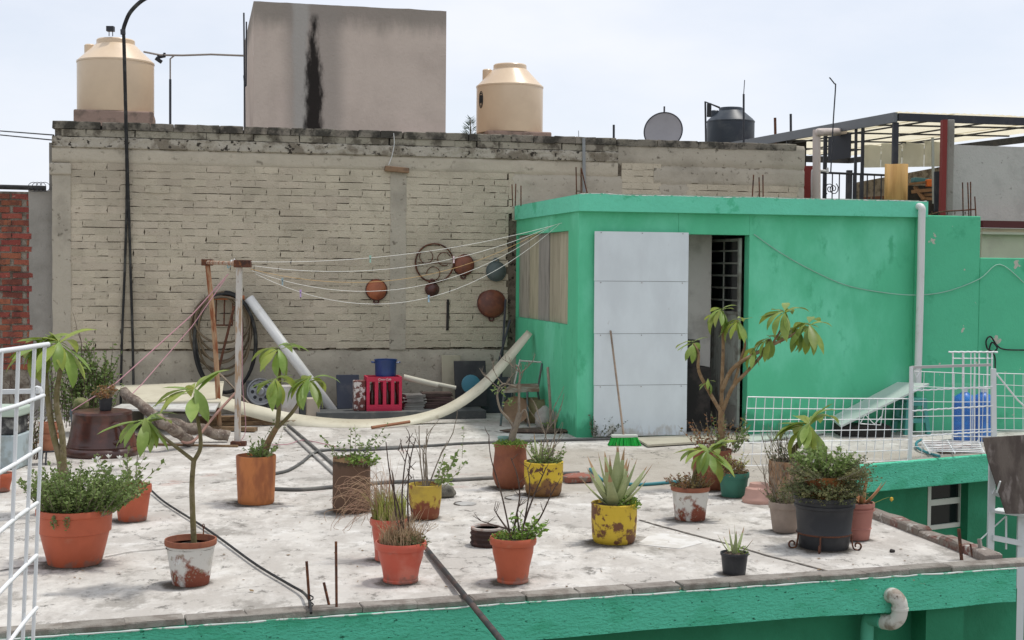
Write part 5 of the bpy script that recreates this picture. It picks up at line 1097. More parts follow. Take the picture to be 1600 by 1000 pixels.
for rz_ in range(4):
    m_ = MB(); Mz = Matrix.Rotation(rz_*math.pi/2, 3, 'Z'); m_.extr([Mz@Vector((-.11, -.132, .24)), Mz@Vector((-.07, -.132, .32)), Mz@Vector((.07, -.132, .32)), Mz@Vector((.11, -.132, .24)), Mz@Vector((.125, -.13, .36)), Mz@Vector((-.125, -.13, .36))], Mz@Vector((0, .012, 0))); m_.build('apron', m_teal, st, local=True, fix=True)
    m_ = MB(); m_.extr([Mz@Vector((-.135, -.142, .13)), Mz@Vector((.135, -.142, .13)), Mz@Vector((.135, -.142, .18)), Mz@Vector((-.135, -.142, .18))], Mz@Vector((0, .012, 0))); m_.build('stretcher', m_teal, st, local=True, fix=True)
# water jugs
m_jug = mat('blue water jug plastic', (.006, .13, .50), c2=(.01, .19, .6), s2=6, rough=.35, spec=.3)
for k, (px_, lab) in enumerate(((1506, 'blue water jug nearest the teal stool behind the white rack'), (1535, 'blue water jug beside the black cable behind the white rack'))):
    c = YD(px_, 688, 14.75); c.z = 0.0; t_ = thing('water_jug', lab, 'water jug', c, group='water jugs behind the rack'); rr_ = .125
    prof = [(rr_*.9, 0.0), (rr_, .02)]
    for j in range(5): z_ = .05+j*.075; prof += [(rr_, z_), (rr_*.96, z_+.012), (rr_, z_+.024)]
    prof += [(rr_, .42), (rr_*.85, .47), (rr_*.35, .51), (rr_*.25, .52)]
    mb = MB(); mb.lathe(c, prof, 28); mb.build('body', m_jug, t_, smooth=50)
    mb = MB(); mb.lathe(c, [(rr_*.24, .515), (rr_*.24, .55), (rr_*.3, .552), (rr_*.3, .57), (.0001, .572)], 16); mb.build('neck', m_white, t_, smooth=40)
m_film = mat('clear plastic cover', (.62, .70, .76), rough=.2, alpha=.08)
mb = MB(); p = YD(1487, 690, 14.5); p2 = YD(1556, 690, 14.5); n = 14; V = []
for j in range(2):
    for i in range(n+1): q_ = p.lerp(p2, i/n); V.append(Vector((q_.x, 14.52+.02*mnoise.noise(Vector((i*.7, j*3, 0))), .01+j*.60)))
V += [v+Vector((0, .32, .0)) for v in V[n+1:]]
mb.add(V, [(i, i+1, n+2+i, n+1+i) for i in range(n)]+[(n+1+i, n+2+i, 2*n+3+i, 2*n+2+i) for i in range(n)]); tag(mb.build('plastic_cover', m_film, smooth=60), 'clear plastic sheet draped over the blue water jugs', 'plastic sheet')
# ---- mesh panels and white racks
def mesh_panel(label, bl, br_, tl, tr_, nx, nz, r_, name='mesh_panel'):
    t_ = thing(name, label, 'mesh', (bl+br_)/2)
    for i in range(nx+1):
        m_ = MB(); a_, b_2 = bl.lerp(br_, i/nx), tl.lerp(tr_, i/nx); mid = (a_+b_2)/2+Vector((rnd.uniform(-.004, .004), 0, 0)); m_.tube([a_, mid, b_2], r_, 5); m_.build('upright_wire', m_whitewire, t_)
    for j in range(nz+1):
        m_ = MB(); a_, b_2 = bl.lerp(tl, j/nz), br_.lerp(tr_, j/nz); m_.tube([a_+Vector((0, -r_*1.6, 0)), (a_+b_2)/2+Vector((0, -r_*1.6, rnd.uniform(-.006, .004))), b_2+Vector((0, -r_*1.6, 0))], r_*(1.3 if j == nz else 1), 5); m_.build('cross_wire', m_whitewire, t_)
    return t_
a_, b_2 = G(1160, 728), G(1418, 719); mesh_panel('long white wire mesh panel standing along the edge of the rear roof', a_, b_2, YD(1168, 620, a_.y+.12), YD(1424, 623, b_2.y+.1), 19, 6, .0042)
mesh_panel('white wire mesh behind the rack post', YD(1424, 722, 13.25), YD(1548, 712, 13.9), YD(1428, 580, 13.35), YD(1552, 586, 14.0), 8, 6, .0035)
mesh_panel('white wire mesh at the right edge of the picture', YD(1556, 671, 13.9), YD(1640, 672, 14.3), YD(1556, 583, 13.9), YD(1640, 586, 14.3), 6, 5, .0035)
rk = thing('white_rack', 'white wire rack frame standing at the courtyard edge', 'rack', G(1422, 715)); Yk = 13.2
def rkp(px, py): return YD(px, py, Yk+(px-1422)/130*.6)
m_ = MB(); m_.beam(rkp(1421, 718), rkp(1424, 573), .03, .03, (0, 1, 0)); m_.build('post', m_white, rk)
m_ = MB(); m_.beam(rkp(1553, 688), rkp(1552, 576), .05, .03, (0, 1, 0)); m_.build('post', m_white, rk)
m_ = MB(); m_.beam(rkp(1425, 574), rkp(1547, 570), .03, .025); m_.build('top_bar', mat('greyish rail', (.45, .43, .42)), rk)
for ya, yb in ((610.5, 604), (642, 634), (682, 674)):
    m_ = MB(); n = 40; pts = [rkp(1424+128*i/n, ya+(yb-ya)*i/n)+Vector((0, .003*math.sin(i*1.9), .003*math.cos(i*1.9))) for i in range(n+1)]; m_.tube(pts, .008, 6); m_.build('twisted_bar', m_whitewire, rk)
m_ = MB(); m_.tube([rkp(1428, 577), rkp(1432, 590), rkp(1440, 576)], .006, 5); m_.build('hook', m_whitewire, rk)
m_ = MB(); m_.tube([rkp(1552, 578), rkp(1590, 625), rkp(1606, 640)], .009, 6); m_.build('brace', m_whitewire, rk)
rk2 = thing('tall_wire_rack', 'taller white wire rack in front of the blue water jugs', 'rack', YD(1518, 690, 14.3))
for px_, w_ in ((1489, .009), (1505, .012), (1517, .006), (1523, .008), (1530, .008), (1543, .009), (1550, .009)): m_ = MB(); m_.tube([YD(px_, 549, 14.3), YD(px_-.5, 692, 14.3)], w_, 6); m_.build('upright_wire', m_whitewire, rk2)
m_ = MB(); n = 24; m_.tube([YD(1482+77*i/n, 550, 14.28)+Vector((0, .003*math.sin(i*2), .003*math.cos(i*2))) for i in range(n+1)], .009, 6); m_.build('top_bar', m_whitewire, rk2)
for y_ in (560, 682): m_ = MB(); m_.tube([YD(1488, y_, 14.29), YD(1551, y_, 14.29)], .006, 6); m_.build('cross_wire', m_whitewire, rk2)
sh3 = thing('wire_shelf', 'white wire shelf lying flat by the rack at the courtyard edge', 'shelf', G(1490, 705))
for k in range(7): m_ = MB(); m_.tube([G(1440+k*2, 689+k*2.6, .05+.0*k), G(1528+k*1.6, 690+k*2.8, .05)], .006, 5); m_.build('shelf_wire', m_whitewire, sh3)
for xa, xb in ((1440, 1453), (1528, 1538), (1480, 1492)): m_ = MB(); m_.tube([G(xa, 688, .042), G(xb, 708, .042)], .008, 5); m_.build('shelf_rail', m_whitewire, sh3)
mb = MB(); mb.extr([G(1444, 694, .01), G(1470, 708, .01), G(1532, 706, .01), G(1500, 694, .01)], (0, 0, .025)); o_ = mb.build('rusty_plate', mat('flaking rust plate', (.14, .08, .06), c2=(.4, .36, .33), s2=16, t2=(.5, .58), rough=.95), fix=True); tag(o_, 'flaking rusty plate under the white wire shelf', 'plate')
rod('teal_hose', 'short teal hose curled on the edge by the wire shelf', spline([G(1468, 713, .02), G(1448, 707, .02), G(1434, 700, .03), G(1432, 692, .04), G(1440, 687, .05)], 5), .014, mat('teal hose', (.05, .22, .25), rough=.5), 'hose', n=8)
# ---- down pipe, wires on the shed
mb = MB(); off_ = .16
def dp(px, py): return PL(px, py, C0+nW*off_, nW)
mb.tube(spline([dp(1440, 322)+vW*.1, dp(1440, 325), dp(1440, 345), dp(1438, 450), dp(1434, 590), dp(1433, 597)], 5), .041, 16); t_ = mb.build('down_pipe', m_pvc, smooth=60); tag(t_, 'white plastic down pipe at the corner of the shed', 'pipe')
def fp(px, py, o=.015): return PL(px, py, C0+nW*o, nW)
rod('wire', 'thin pale wire sagging across the green shed wall', spline([fp(1178, 366), fp(1215, 392), fp(1260, 418), fp(1320, 445), fp(1380, 457), fp(1432, 461, .12), fp(1480, 455, .11), fp(1530, 436, .11), fp(1562, 413, .11), fp(1600, 442, .11)], 5), .0055, mat('greenish wire', (.3, .5, .4)), 'wire')
bc = spline([fp(1640, 548, .13), fp(1600, 547, .13), fp(1570, 546, .13), fp(1558, 540, .14), fp(1548, 526, .15), fp(1541, 532, .15), fp(1543, 545, .15), fp(1553, 549, .15), fp(1558, 543, .15), fp(1550, 535, .15), fp(1546, 548, .15), fp(1554, 556, .14), fp(1555, 575, .13), fp(1556, 600, .13)], 5)
rod('black_cable', 'black cable looped on the green wall above the water jugs', bc, .009, m_blackrub, 'cable')
# ---- hoses and cables on the floor
m_gh = mat('grey floor hose', (.10, .10, .095), c2=(.17, .165, .15), s2=4, rough=.7)
def fl(*pp): return spline([G(x, y, .014) for x, y in pp], 6)
rod('floor_hose', 'dark hose lying straight along the floor before the shed', fl((560, 701), (660, 697), (720, 693), (800, 690), (900, 687), (1000, 684.5)), .014, m_gh, 'hose', 'hoses on the floor', 8)
rod('floor_hose', 'grey hose crossing the floor between the pots', fl((424, 764), (470, 765), (520, 761), (600, 754), (690, 751), (780, 746), (860, 741), (905, 739)), .017, m_gh, 'hose', 'hoses on the floor', 8)
rod('floor_hose', 'grey hose curving behind the dark planter', fl((424, 741), (450, 735), (472, 722), (490, 708), (512, 703), (560, 703), (625, 700)), .014, m_gh, 'hose', 'hoses on the floor', 8)
rod('floor_pipe', 'dark pipe running back across the floor to the planks', fl((450, 664), (485, 694), (527, 731)), .016, m_gh, 'pipe', 'pipes across the floor', 8)
rod('floor_pipe', 'thinner grey pipe beside the dark one on the floor', fl((444, 668), (478, 700), (524, 742)), .012, mat('light grey pipe', (.3, .29, .27)), 'pipe', 'pipes across the floor', 8)
rod('teal_hose', 'teal hose lying behind the yellow aloe pot', fl((922, 733), (932, 742), (948, 752), (1000, 757), (1062, 752)), .014, mat('teal hose', (.05, .22, .25)), 'hose', n=8)
rod('pink_cord', 'thin pink cord lying on the floor behind the clay planter', fl((425, 695), (450, 694), (470, 688), (490, 690), (525, 698)), .005, m_pink, 'cord', 'pink cords')
rod('black_wire', 'twisted black wire running over the floor to the edge rods', spline([YD(215, 748, 11.1), G(235, 765, .03), G(258, 785, .02), G(310, 818, .02), G(345, 842, .02), G(400, 882, .02), G(450, 912, .02), G(474, 926, .03), G(484, 940, .06), G(486, 958, .04)], 6), .008, m_blackrub, 'wire')
# black pole over the edge
a_ = G(666, 857, .02); b_2 = G(746, 955, .045); d_ = (b_2-a_); mb = MB(); mb.tube([a_, b_2, b_2+d_*.55], .0165, 10); tag(mb.build('black_pole', mat('black iron pole', (.035, .036, .036), c2=(.09, .06, .05), s2=9, rough=.6), smooth=60), 'black iron pole lying across the terrace edge', 'pole')
for k, (pa, pb, lab) in enumerate((((526, 962), (525, 846), 'tallest rusty rod standing on the terrace edge'), ((485, 962), (479, 877), 'rusty rod with wire wound round its foot on the edge'), ((517, 958), (506, 910), 'short leaning rusty rod between the other two on the edge'))):
    b0 = G(*pa, -.02); rod('edge_rod', lab, [b0, YD(*pb, b0.y+.02)], .0075, m_rust, 'rod', 'rods on the terrace edge')
b0 = G(486, 958, 0); mb = MB(); mb.tube([b0+Vector((.012*math.cos(i*1.1), .012*math.sin(i*1.1), .01+.006*i)) for i in range(16)], .004, 5); tag(mb.build('wire_winding', m_blackrub), 'black wire wound round the rusty edge rod', 'wire')
for k, (pa, pb, mm, lab) in enumerate((((1503, 880), (1498, 826), m_rust, 'rusty rod at the right corner of the terrace'), ((1535, 876), (1530, 842), m_conc, 'pale grey rod at the right corner of the terrace'), ((1521, 876), (1516, 850), m_rust, 'thin rusty rod between the corner rods'))):
    b0 = G(*pa, -.02); rod('corner_rod', lab, [b0, YD(*pb, b0.y+.02)], (.011, .014, .006)[k], mm, 'rod', 'rods at the terrace corner')
# drain elbow on the front fascia
YE = (FL+eF*((CF-FL).length*.89)).y
el = thing('drain_elbow', 'stained white drain elbow sticking out of the green fascia', 'pipe', YD(1395, 985, 7.9)); m_el = mat('stained white pipe', (.62, .6, .54), c2=(.30, .25, .2), s2=9, t2=(.52, .66), c3=(.1, .08, .06), s3=22, t3=(.64, .72), rough=.6)
pf = PL(1392, 926, FL, nF); Ye = pf.y
mb = MB(); mb.tube(spline([PL(1386, 931, FL-nF*.05, nF), PL(1391, 930, FL+nF*.0, nF), PL(1398, 932, FL+nF*.045, nF), PL(1405, 941, FL+nF*.06, nF), PL(1406, 953, FL+nF*.06, nF), PL(1403, 965, FL+nF*.05, nF), PL(1394, 972, FL+nF*.02, nF), PL(1380, 971, FL-nF*.05, nF)], 8), .046, 22); mb.build('elbow', m_el, el, smooth=60)
mb = MB(); pr = [PL(1406, 949, FL+nF*.06, nF), PL(1406, 953, FL+nF*.06, nF)]; mb.tube(pr, .051, 22); mb.build('collar', m_el, el, smooth=40)
mb = MB(); mb.tube(spline([PL(1378, 972, FL-nF*.04, nF), PL(1362, 967, FL-nF*.12, nF), PL(1356, 972, FL-nF*.15, nF), PL(1354, 1010, FL-nF*.16, nF), PL(1353, 1100, FL-nF*.16, nF)], 6), .04, 16); mb.build('down_section', mat('green painted pipe', (.09, .38, .25), c2=(.3, .4, .33), s2=8, t2=(.6, .7)), el, smooth=60)
# patches, joint and debris on the floor
rt_ = bpy.data.objects['roof_terrace']
def floor_part(name, m_, mb): return mb.build(name, m_, rt_)
mb = MB(); mb.prism([(p.x, p.y) for p in (G(995, 851), G(1062, 858), G(1098, 849), G(1072, 837), G(1020, 833))], .0, .004); floor_part('white_patch', mat('fresh white patch', (.68, .665, .63), c2=(.56, .535, .49), s2=7, t2=(.45, .6)), mb)
def strip(name, pts, w_, m_, z_=.0045, jit=.008):
    pts = spline([G(x, y, z_) for x, y in pts], 10); V = []; n = len(pts)
    for i, p in enumerate(pts):
        d_ = (pts[min(i+1, n-1)]-pts[max(i-1, 0)]).normalized(); s_ = Vector((-d_.y, d_.x, 0)); c = p+s_*jit*mnoise.noise(p*5); ww = w_*(.7+.8*abs(mnoise.noise(p*7)))
        V += [c+s_*ww, c-s_*ww]
    mb = MB(); mb.add(V, [(2*i, 2*i+1, 2*i+3, 2*i+2) for i in range(n-1)]); floor_part(name, m_, mb)
m_joint = mat('dark joint', (.12, .105, .09), c2=(.22, .2, .17), s2=14, t2=(.5, .6), rough=1)
strip('joint', [(998, 812), (1060, 829), (1140, 850), (1200, 868), (1260, 883), (1330, 902)], .012, m_joint)
strip('crack', [(-10, 893), (30, 886), (75, 880), (110, 874)], .008, m_joint)
strip('crack', [(165, 870), (205, 862), (250, 858), (300, 852)], .006, m_joint)
strip('joint', [(1060, 706), (1080, 703), (1110, 712)], .008, m_joint)
for k, (x_, y_, r_) in enumerate(((728, 787, .085), (808, 778, .09))):
    c = G(x_, y_, .003); mb = MB(); mb.lathe(c, [(.0001, .002), (r_, .002), (r_, -.002)], 28, wob=.1); floor_part('round_patch', mat('grey patch', (.42, .41, .39), c2=(.3, .29, .27), s2=12), mb)
    mb = MB(); mb.tube([c+Vector((r_*1.05*math.cos(i*.2), r_*1.05*math.sin(i*.2), .0)) for i in range(10, 22)], .007, 5); floor_part('patch_edge', m_joint, mb)
mb = MB(); c = G(904, 756); fb = rough_brick(.23, .13, .07, 5, .015, .014); tag(wld(fb, c+Vector((0, .08, 0)), .3).build('broken_brick', mat('broken red brick', (.3, .12, .085), c2=(.25, .22, .19), s2=12, t2=(.5, .6), bump=.01, bs=40, rough=.95)), 'broken red brick on the floor behind the big aloe', 'brick')
rock('stone', 'dark rounded stone behind the low yellow pot', 'stone', G(692, 780)+Vector((.02, .1, 0)), (.075, .07, .055), mat('dark stone', (.17, .16, .13), c2=(.09, .085, .07), s2=12, bump=.01, bs=40), 6)
rock('stone', 'tiny dark pebble on the floor near the right kerb', 'pebble', G(1394, 863), (.018, .018, .012), m_dark, 9)
# ---- right rack in the courtyard with weathered plywood
lr = thing('ladder_rack', 'white metal ladder rack rising from the courtyard at the right', 'rack', YD(1552, 1000, 10.6)); YL = 10.6
for xa, w_ in ((1551, .05), (1597, .06)):
    m_ = MB(); a_ = YD(xa, 690 if xa < 1590 else 770, YL); m_.beam(Vector((a_.x, a_.y, -3)), a_, w_, .03, (0, 1, 0)); m_.build('post', m_white, lr)
for ya, yb, x2 in ((768, 773, 1562), (840, 849, 1597)): m_ = MB(); m_.beam(YD(1551, ya, YL-.02), YD(x2, yb, YL-.02), .03, .04); m_.build('rung', m_white, lr)
m_ = MB(); m_.extr([YD(1549, 801, YL-.05), YD(1630, 812, YL-.05), YD(1630, 803, YL+.5), YD(1560, 797, YL+.5)], (0, 0, .02)); m_.build('shelf', m_white, lr, fix=True)
m_ = MB(); m_.tube([YD(1572, 858, YL), YD(1572, 806, YL)], .008, 6); m_.build('stay', m_white, lr)
m_ = MB(); m_.tube([YD(1530, 845, YL), YD(1572, 806, YL)], .006, 6); m_.build('brace', m_white, lr)
m_ = MB(); m_.tube([YD(1563, 752, YL-.35), YD(1557, 770, YL-.3)], .007, 5); m_.build('hook', m_white, lr)
m_ply = mat('weathered plywood', (.16, .13, .11), c2=(.09, .07, .06), s2=3.5, t2=(.42, .62), c3=(.24, .2, .18), s3=9, t3=(.52, .7), rough=.95, stretch=(1.8, 1.8, .6), bump=.004, bs=40)
mb = MB(); mb.extr([YD(1572, 803, YL-.2), YD(1640, 803, YL-.2), YD(1640, 678, YL-.1), YD(1600, 680, YL-.1), YD(1536, 684, YL-.1), YD(1545, 722, YL-.13), YD(1562, 772, YL-.17)], (0, .02, 0)); tag(mb.build('plywood_board', m_ply, fix=True), 'weathered dark plywood board leaning on the white ladder rack', 'board')
lk = thing('corner_basket', 'white wire bracket low in the courtyard at the right', 'bracket', YD(1558, 965, 9.5))
for pts in (((1548, 950), (1569, 952), (1568, 940)), ((1548, 967), (1569, 953)), ((1553, 951), (1553, 963)), ((1560, 952), (1560, 958))): m_ = MB(); m_.tube([YD(x, y, 9.5) for x, y in pts], .008, 5); m_.build('wire', m_whitewire, lk)
# ---- left white cage in the foreground
cg = thing('white_cage', 'curved white wire cage in the near left corner', 'cage', YD(20, 1000, 2.8)); 
bars = [((70, 538), (50, 1040), 3.0), ((54, 541), (34, 1040), 2.87), ((29, 545), (12, 1040), 2.75), ((2, 548), (-12, 1040), 2.62), ((-28, 553), (-40, 1040), 2.5)]
for (a_, b_2, Y_) in bars: m_ = MB(); m_.tube([YD(*a_, Y_), YD(*b_2, Y_)], .0041, 8); m_.build('upright_bar', m_whitewire, cg, smooth=60)
m_ = MB(); m_.tube(spline([YD(75, 538, 3.0), YD(54, 541, 2.87), YD(29, 545, 2.75), YD(0, 549, 2.62), YD(-30, 554, 2.5)], 4),   .0055, 8); m_.build('top_rail', m_whitewire, cg, smooth=60)
for pts in (((68, 618), (50, 625), (26, 634), (-2, 642), (-32, 650)), ((62, 701), (46, 711), (22, 726), (-5, 741), (-35, 756)), ((58, 786), (42, 797), (18, 815), (-8, 837), (-38, 860)), ((57, 868), (40, 884), (16, 908), (-10, 936), (-38, 968)), ((57, 950), (38, 972), (14, 1004), (-12, 1040), (-40, 1080))):
    m_ = MB(); m_.tube(spline([YD(x, y, b_[2]-.012) for (x, y), b_ in zip(pts, bars)], 4), .0046, 8); m_.build('hoop', m_whitewire, cg, smooth=60)
m_ = MB(); m_.beam(YD(62, 611, 3.02), YD(-40, 613, 3.02), .012, .010); m_.build('flat_bar', m_whitewire, cg)
m_ = MB(); c = YD(60, 612, 2.99); m_.tube([c+Vector((.009*math.cos(i*.9), -.002*i*.3, .012*math.sin(i*.9))) for i in range(18)], .002, 4); m_.build('wire_tie', m_whitewire, cg)

# scattered dry leaves and grit
mb = MB(); q = random.Random(77)
for i in range(420):
    z_ = q.random(); p = G(q.uniform(60, 1450), 690+q.random()**.8*235, .006); L_ = q.uniform(.006, .022)*(1 if q.random() < .85 else 1.7); a_ = q.uniform(0, 6.28); d_ = Vector((math.cos(a_), math.sin(a_), q.uniform(-.1, .35))); s_ = Vector((-math.sin(a_), math.cos(a_), q.uniform(-.2, .2)))*.4
    if p.x > 2.6: continue
    mb.add([p, p+(d_*.5+s_)*L_, p+d_*L_, p+(d_*.5-s_)*L_], [(0, 1, 2, 3)])
o_ = mb.build('leaf_litter', mat('dry litter', (.13, .085, .05), c2=(.22, .15, .08), s2=3, t2=(.4, .6), rough=1)); o_['kind'] = 'stuff'; o_['label'] = 'dry leaf bits and grit scattered on the terrace floor'
# ================================================================== POTS AND PLANTS
m_soil = mat('potting soil', (.07, .05, .038), c2=(.12, .085, .06), s2=25, rough=1, bump=.015, bs=70)
m_terra = mat('terracotta plastic', (.49, .115, .055), c2=(.41, .095, .045), s2=5, t2=(.4, .65), c3=(.45, .25, .17), s3=9, t3=(.6, .78), fac3=.4, rough=.5, spec=.35, zfade=(.0, .03, 12), c4=(.27, .12, .085), coord='obj')
m_terra2 = mat('red plastic pot', (.52, .10, .06), c2=(.54, .16, .11), s2=6, t2=(.42, .66), c3=(.45, .28, .22), s3=10, t3=(.58, .76), fac3=.4, rough=.5, spec=.35, zfade=(.0, .03, 12), c4=(.28, .12, .09), coord='obj')
m_clayp = mat('burnt clay pipe', (.52, .19, .065), c2=(.32, .11, .045), s2=6, t2=(.45, .62), c3=(.16, .06, .03), s3=14, t3=(.64, .72), rough=.6, stretch=(1, 1, .4))
m_darkpipe = mat('dark clay pipe', (.10, .055, .032), c2=(.06, .04, .025), s2=7, c3=(.3, .22, .14), s3=10, t3=(.66, .74), rough=.8, bump=.004, bs=30, zfade=(.34, .36, 8), c4=(.12, .07, .045))
m_clay1 = mat('plain clay', (.26, .095, .05), c2=(.2, .07, .04), s2=6, rough=.7, bump=.003, bs=50)
m_yellow = mat('yellow paint over rust', (.60, .42, .04), c2=(.52, .36, .035), s2=5, c3=(.15, .065, .03), s3=12, t3=(.495, .575), rough=.6, bump=.003, bs=50, coord='obj')
m_yellow2 = mat('yellow paint rusting low', (.62, .44, .04), c2=(.54, .37, .035), s2=5, zfade=(.10, .13, 11), c4=(.20, .10, .035), c3=(.11, .05, .03), s3=18, t3=(.55, .6), rough=.6, coord='obj')
m_yellow3 = mat('yellow paint half gone', (.52, .37, .06), c2=(.4, .28, .06), s2=9, zfade=(.10, .15, 14), c4=(.2, .06, .03), c3=(.25, .1, .05), s3=16, t3=(.58, .64), rough=.7, coord='obj')
m_whiteterra = mat('white paint flaking off clay', (.62, .60, .55), c2=(.45, .42, .36), s2=7, t2=(.5, .7), zfade=(.03, .12, 11), c4=(.21, .06, .035), c3=(.3, .27, .2), s3=22, t3=(.6, .68), rough=.8, coord='obj', bump=.003, bs=60)
m_rimterra = mat('terracotta rim', (.30, .11, .06), c2=(.22, .08, .05), s2=10, rough=.8)
m_blackpot = mat('black nursery pot', (.022, .023, .026), c2=(.035, .035, .037), s2=6, rough=.5, spec=.35)
m_greenpot = mat('green plastic pot', (.045, .17, .12), c2=(.04, .14, .10), s2=6, rough=.5)
m_greypot = mat('grey clay pot', (.36, .29, .24), c2=(.29, .23, .19), s2=8, rough=.85)
m_pinkpot = mat('pink plastic pot', (.42, .18, .14), c2=(.36, .15, .12), s2=5, rough=.6)
m_fibre = mat('brown fibre pot', (.30, .18, .10), c2=(.4, .28, .18), s2=18, t2=(.5, .6), c3=(.12, .065, .04), s3=26, rough=.95, bump=.01, bs=60, stretch=(1, 1, .5))

def leafmat(name, a, b, trans=.3, rough=.45, vary=.14): return mat(name, a, c2=b, s2=9, t2=(.4, .65), rough=rough, spec=.4, trans=trans, vary=vary)
m_frang = leafmat('frangipani leaf', (.19, .285, .05), (.25, .34, .08))
m_frang2 = leafmat('frangipani leaf bright', (.29, .35, .06), (.21, .29, .05))
m_stem = mat('frangipani bark', (.16, .135, .06), c2=(.22, .18, .11), s2=14, c3=(.1, .075, .045), s3=30, rough=.85, bump=.003, bs=80)
m_stem2 = mat('brown bark', (.22, .14, .07), c2=(.3, .21, .12), s2=14, c3=(.12, .08, .05), s3=30, rough=.85, bump=.003, bs=80)
m_herb = leafmat('herb leaf', (.175, .25, .07), (.24, .31, .10), .25, .6, .1)
m_herbd = leafmat('dull herb leaf', (.13, .16, .065), (.21, .20, .08), .25, .7, .1)
m_ground = leafmat('bright ground cover', (.21, .33, .05), (.16, .26, .05), .3, .6, .1)
m_shrub = leafmat('shrub leaf', (.13, .20, .05), (.21, .27, .08), .25, .55, .1)
m_dry = mat('dry grass', (.46, .34, .21), c2=(.36, .24, .15), s2=20, rough=.9, trans=.2)
m_drygreen = mat('yellow green grass', (.42, .44, .12), c2=(.32, .36, .1), s2=20, rough=.8, trans=.25)
m_redleaf = leafmat('reddish leaf', (.28, .12, .05), (.2, .17, .06), .25, .6)
m_moss = mat('brown moss', (.26, .14, .07), c2=(.2, .17, .07), s2=25, t2=(.45, .6), c3=(.14, .07, .04), s3=50, rough=1)
m_aloe = mat('aloe leaf', (.36, .40, .20), c2=(.29, .33, .16), s2=8, rough=.5, spec=.35, vary=.1, coord='obj')
m_aloetip = mat('aloe dry tip', (.38, .24, .13), rough=.7)
m_aloeor = mat('orange aloe leaf', (.42, .2, .1), c2=(.34, .25, .1), s2=9, rough=.5, vary=.12)
m_twig = mat('dark twig', (.075, .05, .04), c2=(.12, .085, .065), s2=30, rough=.9)
m_greytwig = mat('grey twig', (.24, .2, .15), c2=(.17, .14, .11), s2=30, rough=.9)

# ---- pot builder: everything from photo measures of rim width, base width and height
def potspot(cx, yb, wb):
    p = G(cx, yb); r = wb/2*pxm(p.y); c = G(cx, yb); return Vector((c.x*(c.y+r)/c.y, c.y+r, 0)), pxm(p.y)
def pot(label, cx, yrim, yb, wr, wb, m_, name='potted_plant', cat='potted plant', shape='taper', rim=None, soil=True, group=None, wob=0.0, z0=0.0, soil_m=None, rimm=None, base=None, sd=.03, ridges=None):
    if base is None: c, k = potspot(cx, yb, wb)
    else: c = base; k = pxm(base.y)
    H = (yb-yrim)*k; rr, rb = wr/2*k, wb/2*k
    t = thing(name, label, cat, c, group=group); th = max(.008, rr*.07)
    if shape == 'taper':
        rh = min(.055, H*.22) if rim is None else rim
        prof = [(rb*.96, 0), (rb, .008)]
        n = 5
        for i in range(1, n+1): f = i/n; prof.append((rb+(rr*.93-rb)*f, .008+(H-rh-.008)*f))
        prof += [(rr*.985, H-rh+.002), (rr, H-rh+.01), (rr, H-.008), (rr*.99, H)]
    elif shape == 'wide':      # plain flower pot with a broad collar
        rh = H*.42; prof = [(rb*.97, 0), (rb, .01), (rb+(rr*.90-rb)*.6, (H-rh)*.6), (rr*.90, H-rh), (rr*.945, H-rh+.004), (rr*.97, H-.04), (rr, H-.035), (rr, H-.006), (rr*.985, H)]
    elif shape == 'roll':      # rounded rolled rim
        prof = [(rb*.9, 0), (rb, .006), (rb*1.01, .018), (rb*.98, .022), (rb+(rr*.8-rb)*.4, H*.35), (rr*.86, H*.65), (rr*.89, H-.045), (rr*.97, H-.042), (rr, H-.03), (rr, H-.012), (rr*.97, H)]
    elif shape == 'cyl': prof = [(rb*.94, 0), (rb*.99, .015), (rb, .05), ((rr+rb)/2, H*.5), (rr, H-.015), (rr*.985, H)]
    elif shape == 'tin': prof = [(rb*.86, 0), (rb*.93, .012), (rb*.99, .035), (rb, .06), (rr, H*.6), (rr, H-.012), (rr*1.02, H-.006), (rr*1.0, H)]
    elif shape == 'vase': prof = [(rb*.8, 0), (rb*.98, .03), (rb*1.18, H*.28), (rb*1.16, H*.45), (rr*.98, H*.75), (rr*.96, H*.85), (rr, H-.02), (rr*.98, H)]
    elif shape == 'bucket': prof = [(rb*.97, 0), (rb, .01), (rb+(rr-rb)*.3, H*.3), (rb+(rr-rb)*.32+.006, H*.31), (rb+(rr-rb)*.34, H*.34), (rb+(rr-rb)*.75, H*.78), (rb+(rr-rb)*.78+.008, H*.79), (rb+(rr-rb)*.8+.008, H*.84), (rb+(rr-rb)*.81, H*.85), (rr*.97, H-.03), (rr*1.02, H-.025), (rr*1.02, H)]
    zi = max(H-sd-.05, H*.3); inner = [(rr-th, H), (rr-th*1.15, H-sd*.5), (min(rr-th*1.3, (rb+(rr-rb)*zi/H)*.82), zi)]
    if rimm is not None:
        cut = H-.035; body = [q for q in prof if q[1] <= cut+.001]; rp_ = [(rr*.93, H-.034)]+[q for q in prof if q[1] > cut]
        body.append((rr*.93, H-.034)); mb = MB(); mb.lathe(c, body, 44, wob); o = mb.build('pot', m_, t, smooth=40)
        mb = MB(); mb.lathe(c, rp_+inner, 44, wob); mb.build('rim', rimm, t, smooth=40)
    else:
        mb = MB(); mb.lathe(c, prof+inner, 44, wob, seed=cx*.01); mb.build('pot', m_, t, smooth=40)
    if c.z < .01: stain_shade(c, rb*1.75)
    if soil:
        mb = MB(); n = 28; rs = rr-th*1.0
        mb.lathe(c, [(rs*.999, H-sd-.004), (rs*.8, H-sd+.006), (rs*.5, H-sd+.012), (rs*.2, H-sd+.008), (.0001, H-sd+.01)], n, .06, seed=cx*.1); mb.build('soil', soil_m or m_soil, t, smooth=70)
    return t, c, k, H, rr
